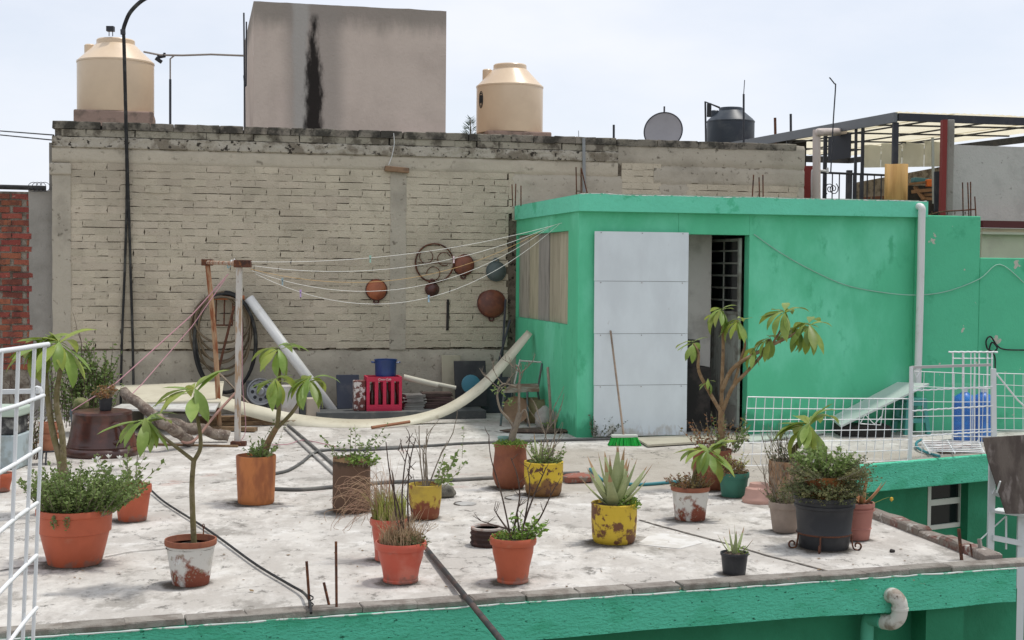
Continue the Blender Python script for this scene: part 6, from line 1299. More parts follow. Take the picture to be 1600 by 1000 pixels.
def stain_shade_mat():  # soil marks round the pots, with their contact shadow put into the colour
    m = bpy.data.materials.new('soil and contact shade'); m.use_nodes = True; t = m.node_tree; N = t.nodes; L = t.links; b = N['Principled BSDF']; b.inputs['Roughness'].default_value = 1
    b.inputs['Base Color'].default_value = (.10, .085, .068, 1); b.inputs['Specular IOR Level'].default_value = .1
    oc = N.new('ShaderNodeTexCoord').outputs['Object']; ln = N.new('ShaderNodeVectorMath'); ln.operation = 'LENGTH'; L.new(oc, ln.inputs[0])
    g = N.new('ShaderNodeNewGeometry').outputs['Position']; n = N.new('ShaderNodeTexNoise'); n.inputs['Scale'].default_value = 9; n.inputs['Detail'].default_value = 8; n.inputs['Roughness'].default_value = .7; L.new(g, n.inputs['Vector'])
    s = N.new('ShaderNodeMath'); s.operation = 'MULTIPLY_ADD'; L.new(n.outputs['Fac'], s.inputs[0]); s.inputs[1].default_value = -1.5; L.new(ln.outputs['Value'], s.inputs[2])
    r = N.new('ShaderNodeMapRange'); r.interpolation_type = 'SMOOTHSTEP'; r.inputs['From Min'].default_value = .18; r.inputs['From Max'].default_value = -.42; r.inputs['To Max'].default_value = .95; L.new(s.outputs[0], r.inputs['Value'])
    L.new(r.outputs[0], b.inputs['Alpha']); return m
m_stain_shade = stain_shade_mat()
sm_ = MB(); sm_.add([Vector((1.3*math.cos(i*.3927), 1.3*math.sin(i*.3927), 0)) for i in range(16)], [tuple(range(16))]); stain_shade_me = sm_.mesh('stain_shade'); stain_shade_me.materials.append(m_stain_shade)
STAIN_SHADE_N = [0]
def stain_shade(c, r):  # disc shifted to the front left, like the soft shadow painted in it
    STAIN_SHADE_N[0] += 1
    return place('stain_shade', stain_shade_me, rt_, Matrix.Translation((c.x-.1*r, c.y-.12*r, .0042+.0002*(STAIN_SHADE_N[0] % 9))) @ Matrix.Rotation(STAIN_SHADE_N[0]*1.7, 4, 'Z') @ Matrix.Scale(r, 4))
# ---- leaves
def leaf_mesh(name, L, Wd, droop, m_, seed=0, prof=None, fold=.25, n=7):
    q = random.Random(seed); V = []; F = []; prof = prof or (lambda t: math.sin(math.pi*min(1, t*1.02)**1.35)**.85 if t < 1 else 0)
    tw = q.uniform(-.25, .25)
    for i in range(n+1):
        t = i/n; a = droop*t; x = L*(math.sin(a)/droop if abs(droop) > 1e-3 else t); z = -L*((1-math.cos(a))/droop if abs(droop) > 1e-3 else 0)
        w = max(Wd/2*prof(t), .0015 if t < 1 else .0004); w = max(w, .0035 if t < .12 else 0)
        ca = math.cos(a); up_ = fold*w
        wv = .06*w*math.sin(t*11+seed)
        for sgn, zz in ((-1, up_+wv), (0, 0), (1, up_-wv)):
            y = sgn*w; V.append(Vector((x+zz*math.sin(a), y*math.cos(tw*t)-zz*math.sin(tw*t), z+zz*ca+y*math.sin(tw*t))))
    for i in range(n):
        b = i*3; F += [(b, b+3, b+4, b+1), (b+1, b+4, b+5, b+2)]
    mb = MB(); mb.add(V, F); me = mb.mesh(name, None, 60); me.materials.append(m_); return me
def ob(t): return (math.sin(math.pi*t**1.25))**.9 if 0 < t < 1 else 0
FR = [leaf_mesh('leaf', 1.0, .275, d, m, s, ob) for s, (d, m) in enumerate(((.9, m_frang), (1.3, m_frang), (.6, m_frang2), (1.6, m_frang2), (.3, m_frang), (1.0, m_frang2)))]
def put_leaf(t, me, p, az, el, roll, L, name='leaf'):
    M_ = Matrix.Translation(Vector(p)-rootloc(t)) @ Matrix.Rotation(az, 4, 'Z') @ Matrix.Rotation(-el, 4, 'Y') @ Matrix.Rotation(roll, 4, 'X') @ Matrix.Scale(L, 4)
    return place(name, me, t, M_)
def whorl(t, tip, L, n, seed, elr=(-.35, .8), az0=0.0, meshes=None, spread=6.283):
    q = random.Random(seed); ms = meshes or FR; n = int(n*1.35)
    for i in range(n):
        az = az0+i*2.4+q.uniform(-.25, .25) if spread > 6 else az0+q.uniform(-spread/2, spread/2)
        el = elr[0]+(elr[1]-elr[0])*((i*.618) % 1)
        put_leaf(t, ms[q.randrange(len(ms))], tip+Vector((0, 0, q.uniform(-.03, .015))), az, el, q.uniform(-.3, .3), L*q.uniform(.75, 1.2))
def stem(t, pts, r0_, r1_, m_=None, name='stem', n=8):
    pts = spline(pts, 6); m = len(pts); mb = MB(); mb.tube(pts, [(r0_+(r1_-r0_)*i/(m-1))*(1+.07*mnoise.noise(Vector((i*.9, r0_*99, 0)))) for i in range(m)], n); return mb.build(name, m_ or m_stem, t, smooth=70)
# ---- masses of small leaves and twigs
def tuft(mb, c, rx, ry, rz, n, size, q, dome=True, elong=1.6, hang=0.0):
    for _ in range(n):
        while True:
            p = Vector((q.uniform(-1, 1), q.uniform(-1, 1), q.uniform(0 if dome else -1, 1)))
            if p.length < 1: break
        p *= (.55+.45*q.random()) / max(p.length, .35) if q.random() < .5 else 1
        w = Vector((c.x+p.x*rx, c.y+p.y*ry, c.z+p.z*rz)); d = Vector((q.uniform(-1, 1)+p.x, q.uniform(-1, 1)+p.y, q.uniform(-.5, 1)-hang)).normalized()
        s = d.cross(Vector((q.uniform(-1, 1), q.uniform(-1, 1), q.uniform(-1, 1)))).normalized(); L = size*q.uniform(.6, 1.3)
        mb.add([w, w+d*L*.5+s*L*.5/elong, w+d*L, w+d*L*.5-s*L*.5/elong], [(0, 1, 2, 3)])
def sprig(mbs, mbl, p, d, L, q, size, nl=10, r=.003, curve=.3):
    d = d.normalized(); pts = [p.copy()]; n = 5
    for i in range(n): d = (d+Vector((q.uniform(-1, 1), q.uniform(-1, 1), q.uniform(-.6, .8)))*curve*.35).normalized(); pts.append(pts[-1]+d*L/n)
    mbs.tube(pts, [r*(1-.7*i/n) for i in range(n+1)], 4, cap=False)
    for k in range(nl):
        f = .15+.85*k/nl; i = min(int(f*n), n-1); w = pts[i].lerp(pts[i+1], f*n-i); ld = (Vector((q.uniform(-1, 1), q.uniform(-1, 1), q.uniform(-.3, .9)))).normalized(); s = ld.orthogonal().normalized(); a = q.uniform(0, 6.28); s = s*math.cos(a)+ld.cross(s)*math.sin(a); l_ = size*q.uniform(.6, 1.25)
        mbl.add([w, w+ld*l_*.5+s*l_*.3, w+ld*l_, w+ld*l_*.5-s*l_*.3], [(0, 1, 2, 3)])
    return pts[-1]
def bush(t, c, R_, H_, n, size, m_, q, nl=12, lean=(0, 0), m_s=None, lname='foliage', up_=.9, r=.003):
    a, b = MB(), MB()
    for i in range(n):
        an = q.uniform(0, 6.28); rad = R_*math.sqrt(q.random()); p = c+Vector((math.cos(an)*rad*.7, math.sin(an)*rad*.7, 0))
        d = Vector((math.cos(an)*rad/R_*.8+lean[0]+q.uniform(-.2, .2), math.sin(an)*rad/R_*.8+lean[1]+q.uniform(-.2, .2), up_)); sprig(a, b, p, d, H_*q.uniform(.55, 1.1), q, size, nl, r)
    a.build('stems', m_s or m_greytwig, t, kind='stuff'); return b.build(lname, m_, t, kind='stuff')
def twig(mb, p, d, L, r, depth, q, spread=.5, up_=.25, nb=(2, 3)):
    d = d.normalized(); pts = [p.copy()]; n = 5
    for i in range(n): d = (d+Vector((q.uniform(-1, 1), q.uniform(-1, 1), q.uniform(-1, 1)))*.16+Vector((0, 0, up_*.12))).normalized(); pts.append(pts[-1]+d*L/n)
    mb.tube(pts, [r*(1-.45*i/n) for i in range(n+1)], 5, cap=False)
    if depth > 0:
        for k in range(q.randint(*nb)):
            f = q.uniform(.35, 1); i = min(int(f*n), n-1); s = Vector((q.uniform(-1, 1), q.uniform(-1, 1), q.uniform(-.2, .6))); twig(mb, pts[i].lerp(pts[i+1], f*n-i), d+s*spread*1.4, L*q.uniform(.35, .65), r*.55, depth-1, q, spread, up_, nb)
def grass(mb, c, R_, H_, n, q, w=.003, bend=.5):
    for _ in range(n):
        an = q.uniform(0, 6.28); rad = R_*math.sqrt(q.random()); p = c+Vector((math.cos(an)*rad, math.sin(an)*rad, 0)); a2 = q.uniform(0, 6.28); L = H_*q.uniform(.4, 1.1); b = q.uniform(0, bend)
        d1 = Vector((math.cos(a2)*b*.4, math.sin(a2)*b*.4, 1)).normalized(); d2 = Vector((math.cos(a2)*b*1.6, math.sin(a2)*b*1.6, .8)).normalized(); s = Vector((-math.sin(a2), math.cos(a2), 0))*w
        m1 = p+d1*L*.55; mb.add([p-s, p+s, m1+s*.8, m1-s*.8, m1+d2*L*.45], [(0, 1, 2, 3), (3, 2, 4)])
# fleshy aloe leaf
def aloe_leaf(L, Wd, curve, seed, m_=None, tip=True):
    mb = MB(); n = 9; m = 8; q = random.Random(seed)
    for i in range(n+1):
        t = i/n; a = curve*t; x = L*(math.sin(a)/curve if abs(curve) > 1e-3 else t); z = L*((1-math.cos(a))/curve if abs(curve) > 1e-3 else 0)
        w = Wd/2*(1-t**1.6)*(.9+.2*math.sin(min(1, t*3)*1.57))+.001
        for k in range(m):
            an = 2*math.pi*k/m; y = math.cos(an)*w; zz = math.sin(an)*w*(.42 if math.sin(an) < 0 else .06); mb.v.append(Vector((x-zz*math.sin(a), y, z+zz*math.cos(a))))
    for i in range(n):
        for k in range(m): k2 = (k+1) % m; mb.f.append((i*m+k, i*m+k2, (i+1)*m+k2, (i+1)*m+k))
    me = mb.mesh('leaf', None, 60); me.materials.append(m_ or m_aloe)
    if tip:
        me.materials.append(m_aloetip)
        for p in me.polygons:
            if min(p.vertices) >= (n-1-seed % 2)*m: p.material_index = 1
    return me
def aloe(t, c, n, L, Wd, seed, m_=None, elr=(.5, 1.45), curve=.5, az=None):
    q = random.Random(seed)
    for i in range(n):
        f = i/(n-1) if n > 1 else 0; el = elr[1]-(elr[1]-elr[0])*f**.8; me = aloe_leaf(1, Wd/L, curve*(.4+.6*f)*q.uniform(.6, 1.2), seed*50+i, m_)
        a = (az[i] if az else i*2.4+q.uniform(-.2, .2)); put_leaf(t, me, c+Vector((math.cos(a)*.02*f, math.sin(a)*.02*f, 0)), a, el, q.uniform(-.15, .15), L*q.uniform(.8, 1.1)*(1-.15*f))

Q = random.Random
# 1 big terracotta pot with bushy herb
t, c, k, H, rr = pot('large terracotta pot brimming with a bushy green herb near the cage', 117, 799, 889, 120, 84, m_terra, shape='wide', sd=.04)
bush(t, c+Vector((-.01, 0, H-.05)), rr*.92, .31, 180, .027, m_herb, Q(1), 36, (.04, 0))
a_, b_2 = MB(), MB(); q = Q(5)
for i in range(60):
    sprig(a_, b_2, c+Vector((rr*.7+q.uniform(-.06, .08), q.uniform(-.14, .14), H-.03)), Vector((.8+q.uniform(-.3, .3), q.uniform(-.4, .4), .8)), .25*q.uniform(.6, 1.15), q, .026, 34)
for i in range(7): p = c+Vector((q.uniform(-.3, .2)*rr, -rr*.98, H-.01)); sprig(a_, b_2, p, Vector((0, -.25, -1)), .10*q.uniform(.5, 1), q, .018, 12, .002)
a_.build('side_stems', m_greytwig, t, kind='stuff'); b_2.build('side_foliage', m_herb, t, kind='stuff')
# 2 terracotta pot behind it, white flowers
t, c, k, H, rr = pot('small terracotta pot with white flowers half hidden behind the bushy herb', 207, 760, 817, 60, 44, m_terra, shape='taper', sd=.03)
bush(t, c+Vector((-.06, 0, H-.03)), .13, .30, 14, .05, m_shrub, Q(3), 9)
mb = MB(); q = Q(4); twig(mb, c+Vector((.02, 0, H)), Vector((.25, 0, 1)), .34, .004, 2, q); mb.build('twigs', m_greytwig, t, kind='stuff')
m_fl = mat('white petal', (.75, .76, .72), trans=.2)
for j, (fx, fy) in enumerate(((148, 722), (153, 719), (170, 716), (187, 718))):
    p = YD(fx, fy, c.y-.02*j); mb = MB()
    for kk in range(5): a_ = kk*1.256+j; d_ = Vector((math.cos(a_)*.6, math.sin(a_)*.4, .7)).normalized(); s_ = Vector((-math.sin(a_), math.cos(a_), 0)); mb.add([p, p+d_*.02+s_*.010, p+d_*.035, p+d_*.02-s_*.010], [(0, 1, 2, 3)])
    mb.tube([p, c+Vector((-.06, 0, H-.02))], .002, 4); mb.build('flower', m_fl, t)
# 3 white flaking pot with frangipani sapling
t, c, k, H, rr = pot('white flaking clay pot with a forked frangipani sapling at the front left', 298, 846, 919, 82, 58, m_whiteterra, shape='taper', rim=.034, rimm=m_rimterra, sd=.045)
Yp = c.y; S = lambda x, y, dy=0.0: YD(x, y, Yp+dy)
stem(t, [c+Vector((.02, 0, H-.06)), S(301, 800), S(300, 755), S(303, 718)], .017, .014)
stem(t, [S(303, 720), S(285, 706, -.03), S(258, 685, -.05), S(226, 660, -.08)], .012, .009); stem(t, [S(303, 720), S(313, 700), S(312, 672), S(306, 640), S(305, 615)], .013, .009)
whorl(t, S(226, 656, -.08), .24, 11, 11, (-.8, .6)); whorl(t, S(304, 610), .235, 10, 12, (-.7, .9))
mb = MB(); p = S(318, 822, -.1); mb.tube([p+Vector((.006*math.cos(i*.8), 0, .012*math.sin(i*.8))) for i in range(8)], .003, 4, closed=True); mb.tube([p+Vector((0, 0, -.01)), p+Vector((0, 0, -.05))], .004, 5); mb.build('hook', m_rust, t, kind='stuff')
mb = MB(); p0 = c+Vector((0, -(rr*.80), H*.62))     # embossed lattice flower on the pot
for i in range(-2, 3):
    for dxy in ((1, 0), (0, 1)):
        L_ = .028*math.sqrt(max(.05, 1-(i/2.6)**2)); o_ = Vector((i*.011*dxy[1]-.055, 0, i*.011*dxy[0])); e_ = Vector((L_*dxy[0], 0, L_*dxy[1]))
        pts = [p0+o_-e_, p0+o_+e_]
        for pp_ in pts: pp_.y = c.y-math.sqrt(max(0, (rr*(.71+.22*(pp_.z/H)))**2-(pp_.x-c.x)**2))-.002
        mb.tube(pts, .0018, 4)
mb.build('embossing', m_white, t, kind='stuff')
# 4 clay pipe planter with frangipani
t, c, k, H, rr = pot('orange clay pipe planter with a three branched frangipani', 400, 714, 791, 63, 58, m_clayp, shape='cyl', sd=.03)
Yp = c.y
stem(t, [c+Vector((.05, 0, H-.05)), S(418, 694), S(432, 668)], .030, .022, m_stem2); stem(t, [S(432, 670), S(436, 640, -.05), S(432, 610, -.08), S(431, 600, -.08)], .017, .012); stem(t, [S(432, 670), S(460, 640), S(478, 606), S(482, 597)], .016, .011); stem(t, [S(434, 655), S(437, 610, .1), S(436, 570, .12), S(434, 548, .12)], .016, .011)
whorl(t, S(434, 544, .12), .25, 10, 21, (-.9, .7)); whorl(t, S(430, 592, -.08), .22, 9, 22, (-1.0, .5)); whorl(t, S(484, 592), .26, 12, 23, (-.9, .6))
bush(t, c+Vector((.04, -.05, H-.02)), .10, .16, 22, .035, m_herb, Q(24), 10)
a_, b_2 = MB(), MB(); q = Q(25)
for i in range(3): sprig(a_, b_2, c+Vector((.02+.05*i, 0, H)), Vector((q.uniform(-.2, .8), 0, 1)), .30, q, .02, 14, .002)
a_.build('sprig_stems', m_greytwig, t, kind='stuff'); b_2.build('sprig_leaves', m_shrub, t, kind='stuff')
# 5 dark broken pipe planter
t, c, k, H, rr = pot('tall dark broken clay pipe planter with a small leafy shrub', 549, 722, 804, 60, 60, m_darkpipe, shape='cyl', sd=.05, wob=.02)
bush(t, c+Vector((0.01, 0, H-.05)), .12, .38, 12, .03, m_shrub, Q(31), 22, (.05, 0)); bush(t, c+Vector((.08, -.08, H-.03)), .12, .10, 26, .03, m_ground, Q(32), 9)
mb = MB(); q = Q(33); n = 30
for i in range(n):      # broken rim shards
    a0, a1 = 2*math.pi*i/n, 2*math.pi*(i+1)/n; h0, h1 = .02+.025*mnoise.noise(Vector((math.cos(a0)*2, math.sin(a0)*2, 0))), .02+.025*mnoise.noise(Vector((math.cos(a1)*2, math.sin(a1)*2, 0)))
    for r_ in (rr*.99, rr*.93): mb.add([c+Vector((r_*math.cos(a0), r_*math.sin(a0), H-.01)), c+Vector((r_*math.cos(a1), r_*math.sin(a1), H-.01)), c+Vector((r_*math.cos(a1), r_*math.sin(a1), H+h1)), c+Vector((r_*math.cos(a0), r_*math.sin(a0), H+h0))], [(0, 1, 2, 3)])
o_ = mb.build('broken_rim', mat('light broken clay', (.3, .19, .1), c2=(.2, .12, .07), s2=12), t)
# 6 low yellow red pot with twigs
t, c, k, H, rr = pot('low pot with worn yellow and red paint between the dark planter and stone', 664, 759, 814, 52, 46, m_yellow3, shape='tin', sd=.03)
mb = MB(); q = Q(41)
for i in range(5): twig(mb, c+Vector((q.uniform(-.05, .05), q.uniform(-.05, .05), H-.02)), Vector((q.uniform(-.25, .35), 0, 1)), .42*q.uniform(.6, 1.1), .006, 1, q, .4)
mb.build('twigs', m_greytwig, t, kind='stuff')
bush(t, c+Vector((.08, -.03, H-.03)), .09, .30, 7, .045, m_shrub, Q(42), 13, (.35, 0))
a_, b_2 = MB(), MB(); q = Q(43); sprig(a_, b_2, c+Vector((.12, 0, H+.02)), S(730, 700, 0)-(c+Vector((.12, 0, H))), .48, q, .03, 12, .003, .1); sprig(a_, b_2, S(722, 716), Vector((0, 0, 1)), .25, q, .03, 14, .002, .1); a_.build('long_shoot', m_greytwig, t, kind='stuff'); b_2.build('shoot_leaves', m_shrub, t, kind='stuff')
# 7 red pot with yellow grass, behind 8
t, c, k, H, rr = pot('terracotta pot of yellow green grass behind the front dry grass pot', 608, 812, 880, 62, 46, m_terra2, shape='roll', sd=.02)
mb = MB(); q = Q(51); grass(mb, c+Vector((0, 0, H-.03)), rr*.85, .22, 520, q, .003, .7); mb.build('grass', m_drygreen, t, kind='stuff')
mb = MB(); grass(mb, c+Vector((-.02, 0, H-.02)), rr*.7, .42, 80, q, .0022, .9)
for i in range(60):      # tangled straw drooping to the left
    p = c+Vector((-.05+q.uniform(-.04, .04), q.uniform(-.06, .06), H+q.uniform(0, .08))); e_ = p+Vector((-q.uniform(.06, .30), q.uniform(-.10, .1), q.uniform(-.10, .20))); m1 = (p+e_)/2+Vector((q.uniform(-.03, .03), 0, q.uniform(.02, .13))); mb.tube(spline([p, m1, e_, e_+Vector((q.uniform(-.05, .03), 0, -q.uniform(.01, .07)))], 4), .0013, 4, cap=False)
mb.build('straw', mat('reddish straw', (.36, .22, .15), c2=(.46, .33, .2), s2=9, rough=.9), t, kind='stuff')
# 8 front red pot with dry grass and dark stems
t, c, k, H, rr = pot('red plastic pot of dry grass with tall bare black stems at the front', 626, 850, 915, 83, 56, m_terra2, shape='roll', sd=.025)
Yp = c.y
mb = MB(); q = Q(61)
for pts in (((630, 850), (624, 800), (610, 745), (603, 690)), ((634, 850), (628, 790), (632, 730), (640, 685), (634, 668)), ((640, 850), (637, 780), (641, 720), (650, 684)), ((628, 850), (618, 800), (615, 752), (612, 735))):
    pp = [S(*p) for p in pts]; pp[0].z = H-.03; mb.tube(spline(pp, 5), [.0065-.00025*i for i in range(len(pp)*5-4)], 6, cap=False)
for i in range(16): twig(mb, S(q.uniform(615, 650), q.uniform(690, 800)), Vector((q.uniform(-1, 1), 0, 1)), .07, .003, 0, q)
mb.build('bare_stems', m_twig, t, kind='stuff')
mb = MB(); grass(mb, c+Vector((0, 0, H-.02)), rr*.8, .15, 420, q, .0025, 1.3)
for i in range(40): twig(mb, c+Vector((q.uniform(-.1, .1), q.uniform(-.1, .1), H-.02)), Vector((q.uniform(-.6, .9), q.uniform(-.5, .5), .8)), .17, .0022, 1, q, .7)
mb.build('dry_grass', m_dry, t, kind='stuff')
mb = MB(); tuft(mb, c+Vector((.03, 0, H-.02)), rr*.9, rr*.9, .08, 500, .016, q); mb.build('ground_cover', m_herbd, t, kind='stuff')
# 9 clay vase with bonsai trunk
t, c, k, H, rr = pot('round bellied clay vase with a bare gnarled trunk', 797, 695, 766, 52, 48, m_clay1, shape='vase', sd=.02)
Yp = c.y
mb = MB(); q = Q(71); tuft(mb, c+Vector((0, 0, H-.02)), rr*1.05, rr*1.05, .055, 900, .02, q); mb.build('ground_cover', m_ground, t, kind='stuff')
stem(t, [c+Vector((0, 0, H-.06)), S(801, 680), S(808, 660), S(812, 645)], .035, .02, m_greytwig)
stem(t, [S(804, 672), S(795, 655), S(782, 640), S(777, 615), S(786, 600), S(806, 604)], .012, .006, m_greytwig); stem(t, [S(811, 650), S(811, 610), S(812, 580), S(806, 570)], .012, .006, m_greytwig); stem(t, [S(808, 662), S(820, 640), S(828, 668)], .01, .004, m_greytwig)
mb = MB()
for x_, y_, dx in ((786, 600, -.6), (780, 606, -.9), (777, 615, .8), (806, 604, .6), (812, 582, -.8), (812, 585, .7), (790, 602, .5)): twig(mb, S(x_, y_), Vector((dx, 0, .7)), .16, .005, 2, q, .6)
mb.build('twigs', m_greytwig, t, kind='stuff')
mb = MB(); tuft(mb, S(778, 608), .06, .05, .05, 26, .03, q, False); tuft(mb, S(797, 628), .06, .05, .05, 22, .03, q, False); mb.build('young_leaves', m_shrub, t, kind='stuff')
mb = MB(); mb.lathe(c+Vector((-.05, .04, H-.0)), [(.05, 0), (.06, .05), (.055, .05), (.045, .005)], 16); mb.build('cup', mat('teal grey cup', (.2, .33, .3), rough=.5), t, smooth=40)
# 10 yellow pot with small aloe
t, c, k, H, rr = pot('yellow pot rusting at the bottom with a thin aloe and weeds', 849, 724, 778, 62, 58, m_yellow2, shape='tin', sd=.025)
Yp = c.y
aloe(t, c+Vector((-.04, 0, H-.03)), 7, .26, .035, 81, None, (.7, 1.45), .3)
bush(t, c+Vector((.04, 0, H-.03)), .12, .22, 16, .032, m_shrub, Q(82), 14, (.15, 0)); mb = MB(); q = Q(83); tuft(mb, c+Vector((.02, 0, H-.03)), rr*.9, rr*.9, .07, 420, .02, q); mb.build('ground_cover', m_shrub, t, kind='stuff')
mb = MB()
for i in range(5): twig(mb, c+Vector((q.uniform(-.02, .08), 0, H)), Vector((q.uniform(-.2, .5), 0, 1)), .42*q.uniform(.6, 1.2), .005, 1, q, .3)
mb.build('twigs', m_greytwig, t, kind='stuff')
# 11 tyre-like ribbed ring
c, k = potspot(761, 857, 52); t = thing('ribbed_ring', 'low dark ribbed clay ring with a pale rim on the floor', 'ring', c); rr = 27*k; H = 30*k
prof = [(rr*.93, 0)]
for i in range(3): z_ = H*(.05+.26*i); prof += [(rr*1.0, z_+.008), (rr*1.03, z_+H*.10), (rr*.95, z_+H*.2)]
prof += [(rr*.98, H*.84), (rr*.97, H*.9)]
mb = MB(); mb.lathe(c, prof, 40, .05, seed=3); mb.build('ring', mat('dark rubbery clay', (.05, .03, .026), c2=(.1, .05, .04), s2=12, rough=.9, bump=.01, bs=40), t, smooth=50)
mb = MB(); mb.lathe(c, [(rr*.97, H*.9), (rr*.98, H), (rr*.78, H), (rr*.74, H*.8), (rr*.72, H*.45)], 40, .05, seed=3); mb.build('rim', mat('pale mortar rim', (.45, .41, .37), c2=(.3, .2, .16), s2=14), t, smooth=50)
mb = MB(); mb.lathe(c, [(rr*.76, H*.45), (.0001, H*.5)], 24); mb.build('soil', m_soil, t)
# 12 red pot with bare shrub
t, c, k, H, rr = pot('red plastic pot with bare dark twigs and bright ground cover', 801, 842, 915, 75, 50, m_terra, shape='roll', sd=.02)
Yp = c.y; mb = MB(); q = Q(91)
for pts in (((797, 842), (795, 825), (783, 770), (767, 715), (764, 680)), ((800, 842), (806, 810), (812, 775), (808, 742), (798, 715)), ((812, 842), (822, 808), (836, 770), (850, 738), (853, 730)), ((814, 842), (822, 800), (828, 760), (824, 730)), ((818, 830), (840, 815), (860, 775), (868, 760)), ((797, 832), (782, 812), (772, 796)), ((799, 828), (770, 820), (752, 814)), ((812, 836), (808, 800), (812, 790))):
    pp = [S(*p, q.uniform(-.03, .03)) for p in pts]; pp[0].z = min(pp[0].z, H-.02) if pts[0][1] > 838 else pp[0].z; sp_ = spline(pp, 5); mb.tube(sp_, [.0068-.0048*i/len(sp_) for i in range(len(sp_))], 6, cap=False)
    for i in range(3): j = q.randrange(3, len(sp_)); twig(mb, sp_[j], Vector((q.uniform(-1, 1), q.uniform(-.5, .5), .6)), .06, .0025, 0, q)
mb.build('bare_shrub', m_twig, t, kind='stuff')
mb = MB(); tuft(mb, c+Vector((-.01, 0, H-.025)), rr*.93, rr*.93, .06, 700, .016, q); mb.build('ground_cover', m_ground, t, kind='stuff')
bush(t, c+Vector((.07, -.02, H-.02)), .07, .17, 14, .034, m_ground, Q(92), 12, (.4, 0))
# 13 yellow pot with the big aloe
t, c, k, H, rr = pot('yellow rust blotched pot with a large spreading aloe', 959, 790, 854, 73, 70, m_yellow, shape='tin', sd=.02)
aloe(t, c+Vector((0, .0, H-.03)), 20, .40, .085, 101, None, (.55, 1.5), .25)
mb = MB(); q = Q(102); tuft(mb, c+Vector((.09, -.04, H-.03)), .08, .08, .08, 420, .02, q); mb.build('ground_cover', m_ground, t, kind='stuff')
mb = MB(); mb.lathe(c+Vector((-.0, -.02, H-.03)), [(.05, 0), (.045, .03), (.02, .05)], 10); mb.build('root_stock', m_greytwig, t)
# 14 small black pot with aloe
t, c, k, H, rr = pot('small black pot with a little upright aloe at the front right', 1147, 866, 901, 45, 36, m_blackpot, shape='taper', rim=.018, sd=.012)
aloe(t, c+Vector((0, 0, H-.02)), 7, .20, .032, 111, None, (.55, 1.52), .3)
mb = MB(); q = Q(112); tuft(mb, c+Vector((.04, 0, H-.01)), .05, .05, .05, 60, .014, q); mb.build('weeds', m_ground, t, kind='stuff')
# 15 white worn pot with leaning plant
t, c, k, H, rr = pot('worn white and brown clay pot with reddish succulents and a leaning broad leaved plant', 1078, 762, 816, 62, 48, m_whiteterra, shape='taper', rim=.034, rimm=m_rimterra, sd=.02)
Yp = c.y
bush(t, c+Vector((0, 0, H-.04)), rr*1.0, .14, 70, .020, m_redleaf, Q(121), 14)
stem(t, [c+Vector((.01, 0, H-.05)), S(1085, 742), S(1098, 720), S(1106, 706)], .016, .013)
whorl(t, S(1106, 704), .25, 13, 122, (-.55, .75))
# 16 green pot
t, c, k, H, rr = pot('green plastic pot with a cushion of brown moss', 1146, 740, 779, 49, 38, m_greenpot, shape='taper', sd=.012)
mb = MB(); q = Q(131); tuft(mb, c+Vector((-.04, 0, H-.02)), rr*1.25, rr*1.1, .13, 2200, .014, q); mb.build('moss', m_moss, t, kind='stuff')
bush(t, c+Vector((-.02, 0, H+.02)), .12, .15, 26, .02, m_drygreen, Q(132), 8)
# 17 brown pot with the tall frangipani tree
t, c, k, H, rr = pot('brown clay pot with the tall branching frangipani before the doorway', 1112, 704, 768, 62, 52, m_clay1, shape='vase', sd=.02)
Yp = c.y
stem(t, [c+Vector((.10, .05, H-.06)), S(1127, 680), S(1127, 655), S(1127, 640)], .030, .026, m_stem2)
stem(t, [S(1127, 645), S(1108, 612), S(1092, 580), S(1091, 552), S(1083, 537)], .017, .011, m_stem2); stem(t, [S(1127, 650), S(1128, 600, .08), S(1130, 535, .1), S(1127, 488, .1)], .018, .012, m_stem2)
stem(t, [S(1128, 645), S(1144, 606), S(1165, 583), S(1190, 555), S(1203, 530)], .018, .011, m_stem2); stem(t, [S(1128, 610, .05), S(1146, 575), S(1185, 550), S(1235, 525), S(1262, 512)], .020, .011, m_stem2); stem(t, [S(1147, 600), S(1158, 560, .05), S(1164, 535, .05), S(1152, 502, .05)], .013, .009, m_stem2)
stem(t, [S(1205, 540), S(1220, 515), S(1226, 492)], .010, .008, m_stem2)
whorl(t, S(1082, 533), .17, 8, 141, (-1.0, .5)); whorl(t, S(1127, 484, .1), .20, 11, 142, (-1.1, .6)); whorl(t, S(1152, 499, .05), .19, 9, 143, (-1.1, .5)); whorl(t, S(1203, 526), .21, 10, 144, (-1.2, .5)); whorl(t, S(1226, 487), .24, 13, 145, (-1.2, .8)); whorl(t, S(1264, 507), .24, 12, 146, (-1.1, .7)); whorl(t, S(1178, 545), .16, 6, 147, (-1.2, .2)); whorl(t, S(1106, 594, -.03), .11, 5, 148, (-1.0, .4)); whorl(t, S(1243, 512, .06), .20, 9, 149, (-1.1, .6))
bush(t, c+Vector((.02, 0, H-.03)), rr*1.1, .32, 34, .03, m_redleaf, Q(149), 8); bush(t, c+Vector((.14, .05, H-.03)), rr*.8, .34, 18, .03, m_shrub, Q(150), 12)
# 19 pink bowl upside down
c = G(1190, 789); simple_lathe_thing('upturned_bowl', 'pale pink bowl turned upside down by the green pot', 'bowl', c+Vector((0, .13, 0)), [(.125, 0), (.13, .02), (.125, .035), (.11, .05), (.10, .11), (.075, .125), (.07, .15), (.0001, .15)], mat('pale pink bowl', (.52, .31, .25), c2=(.45, .27, .22), s2=6, rough=.6))
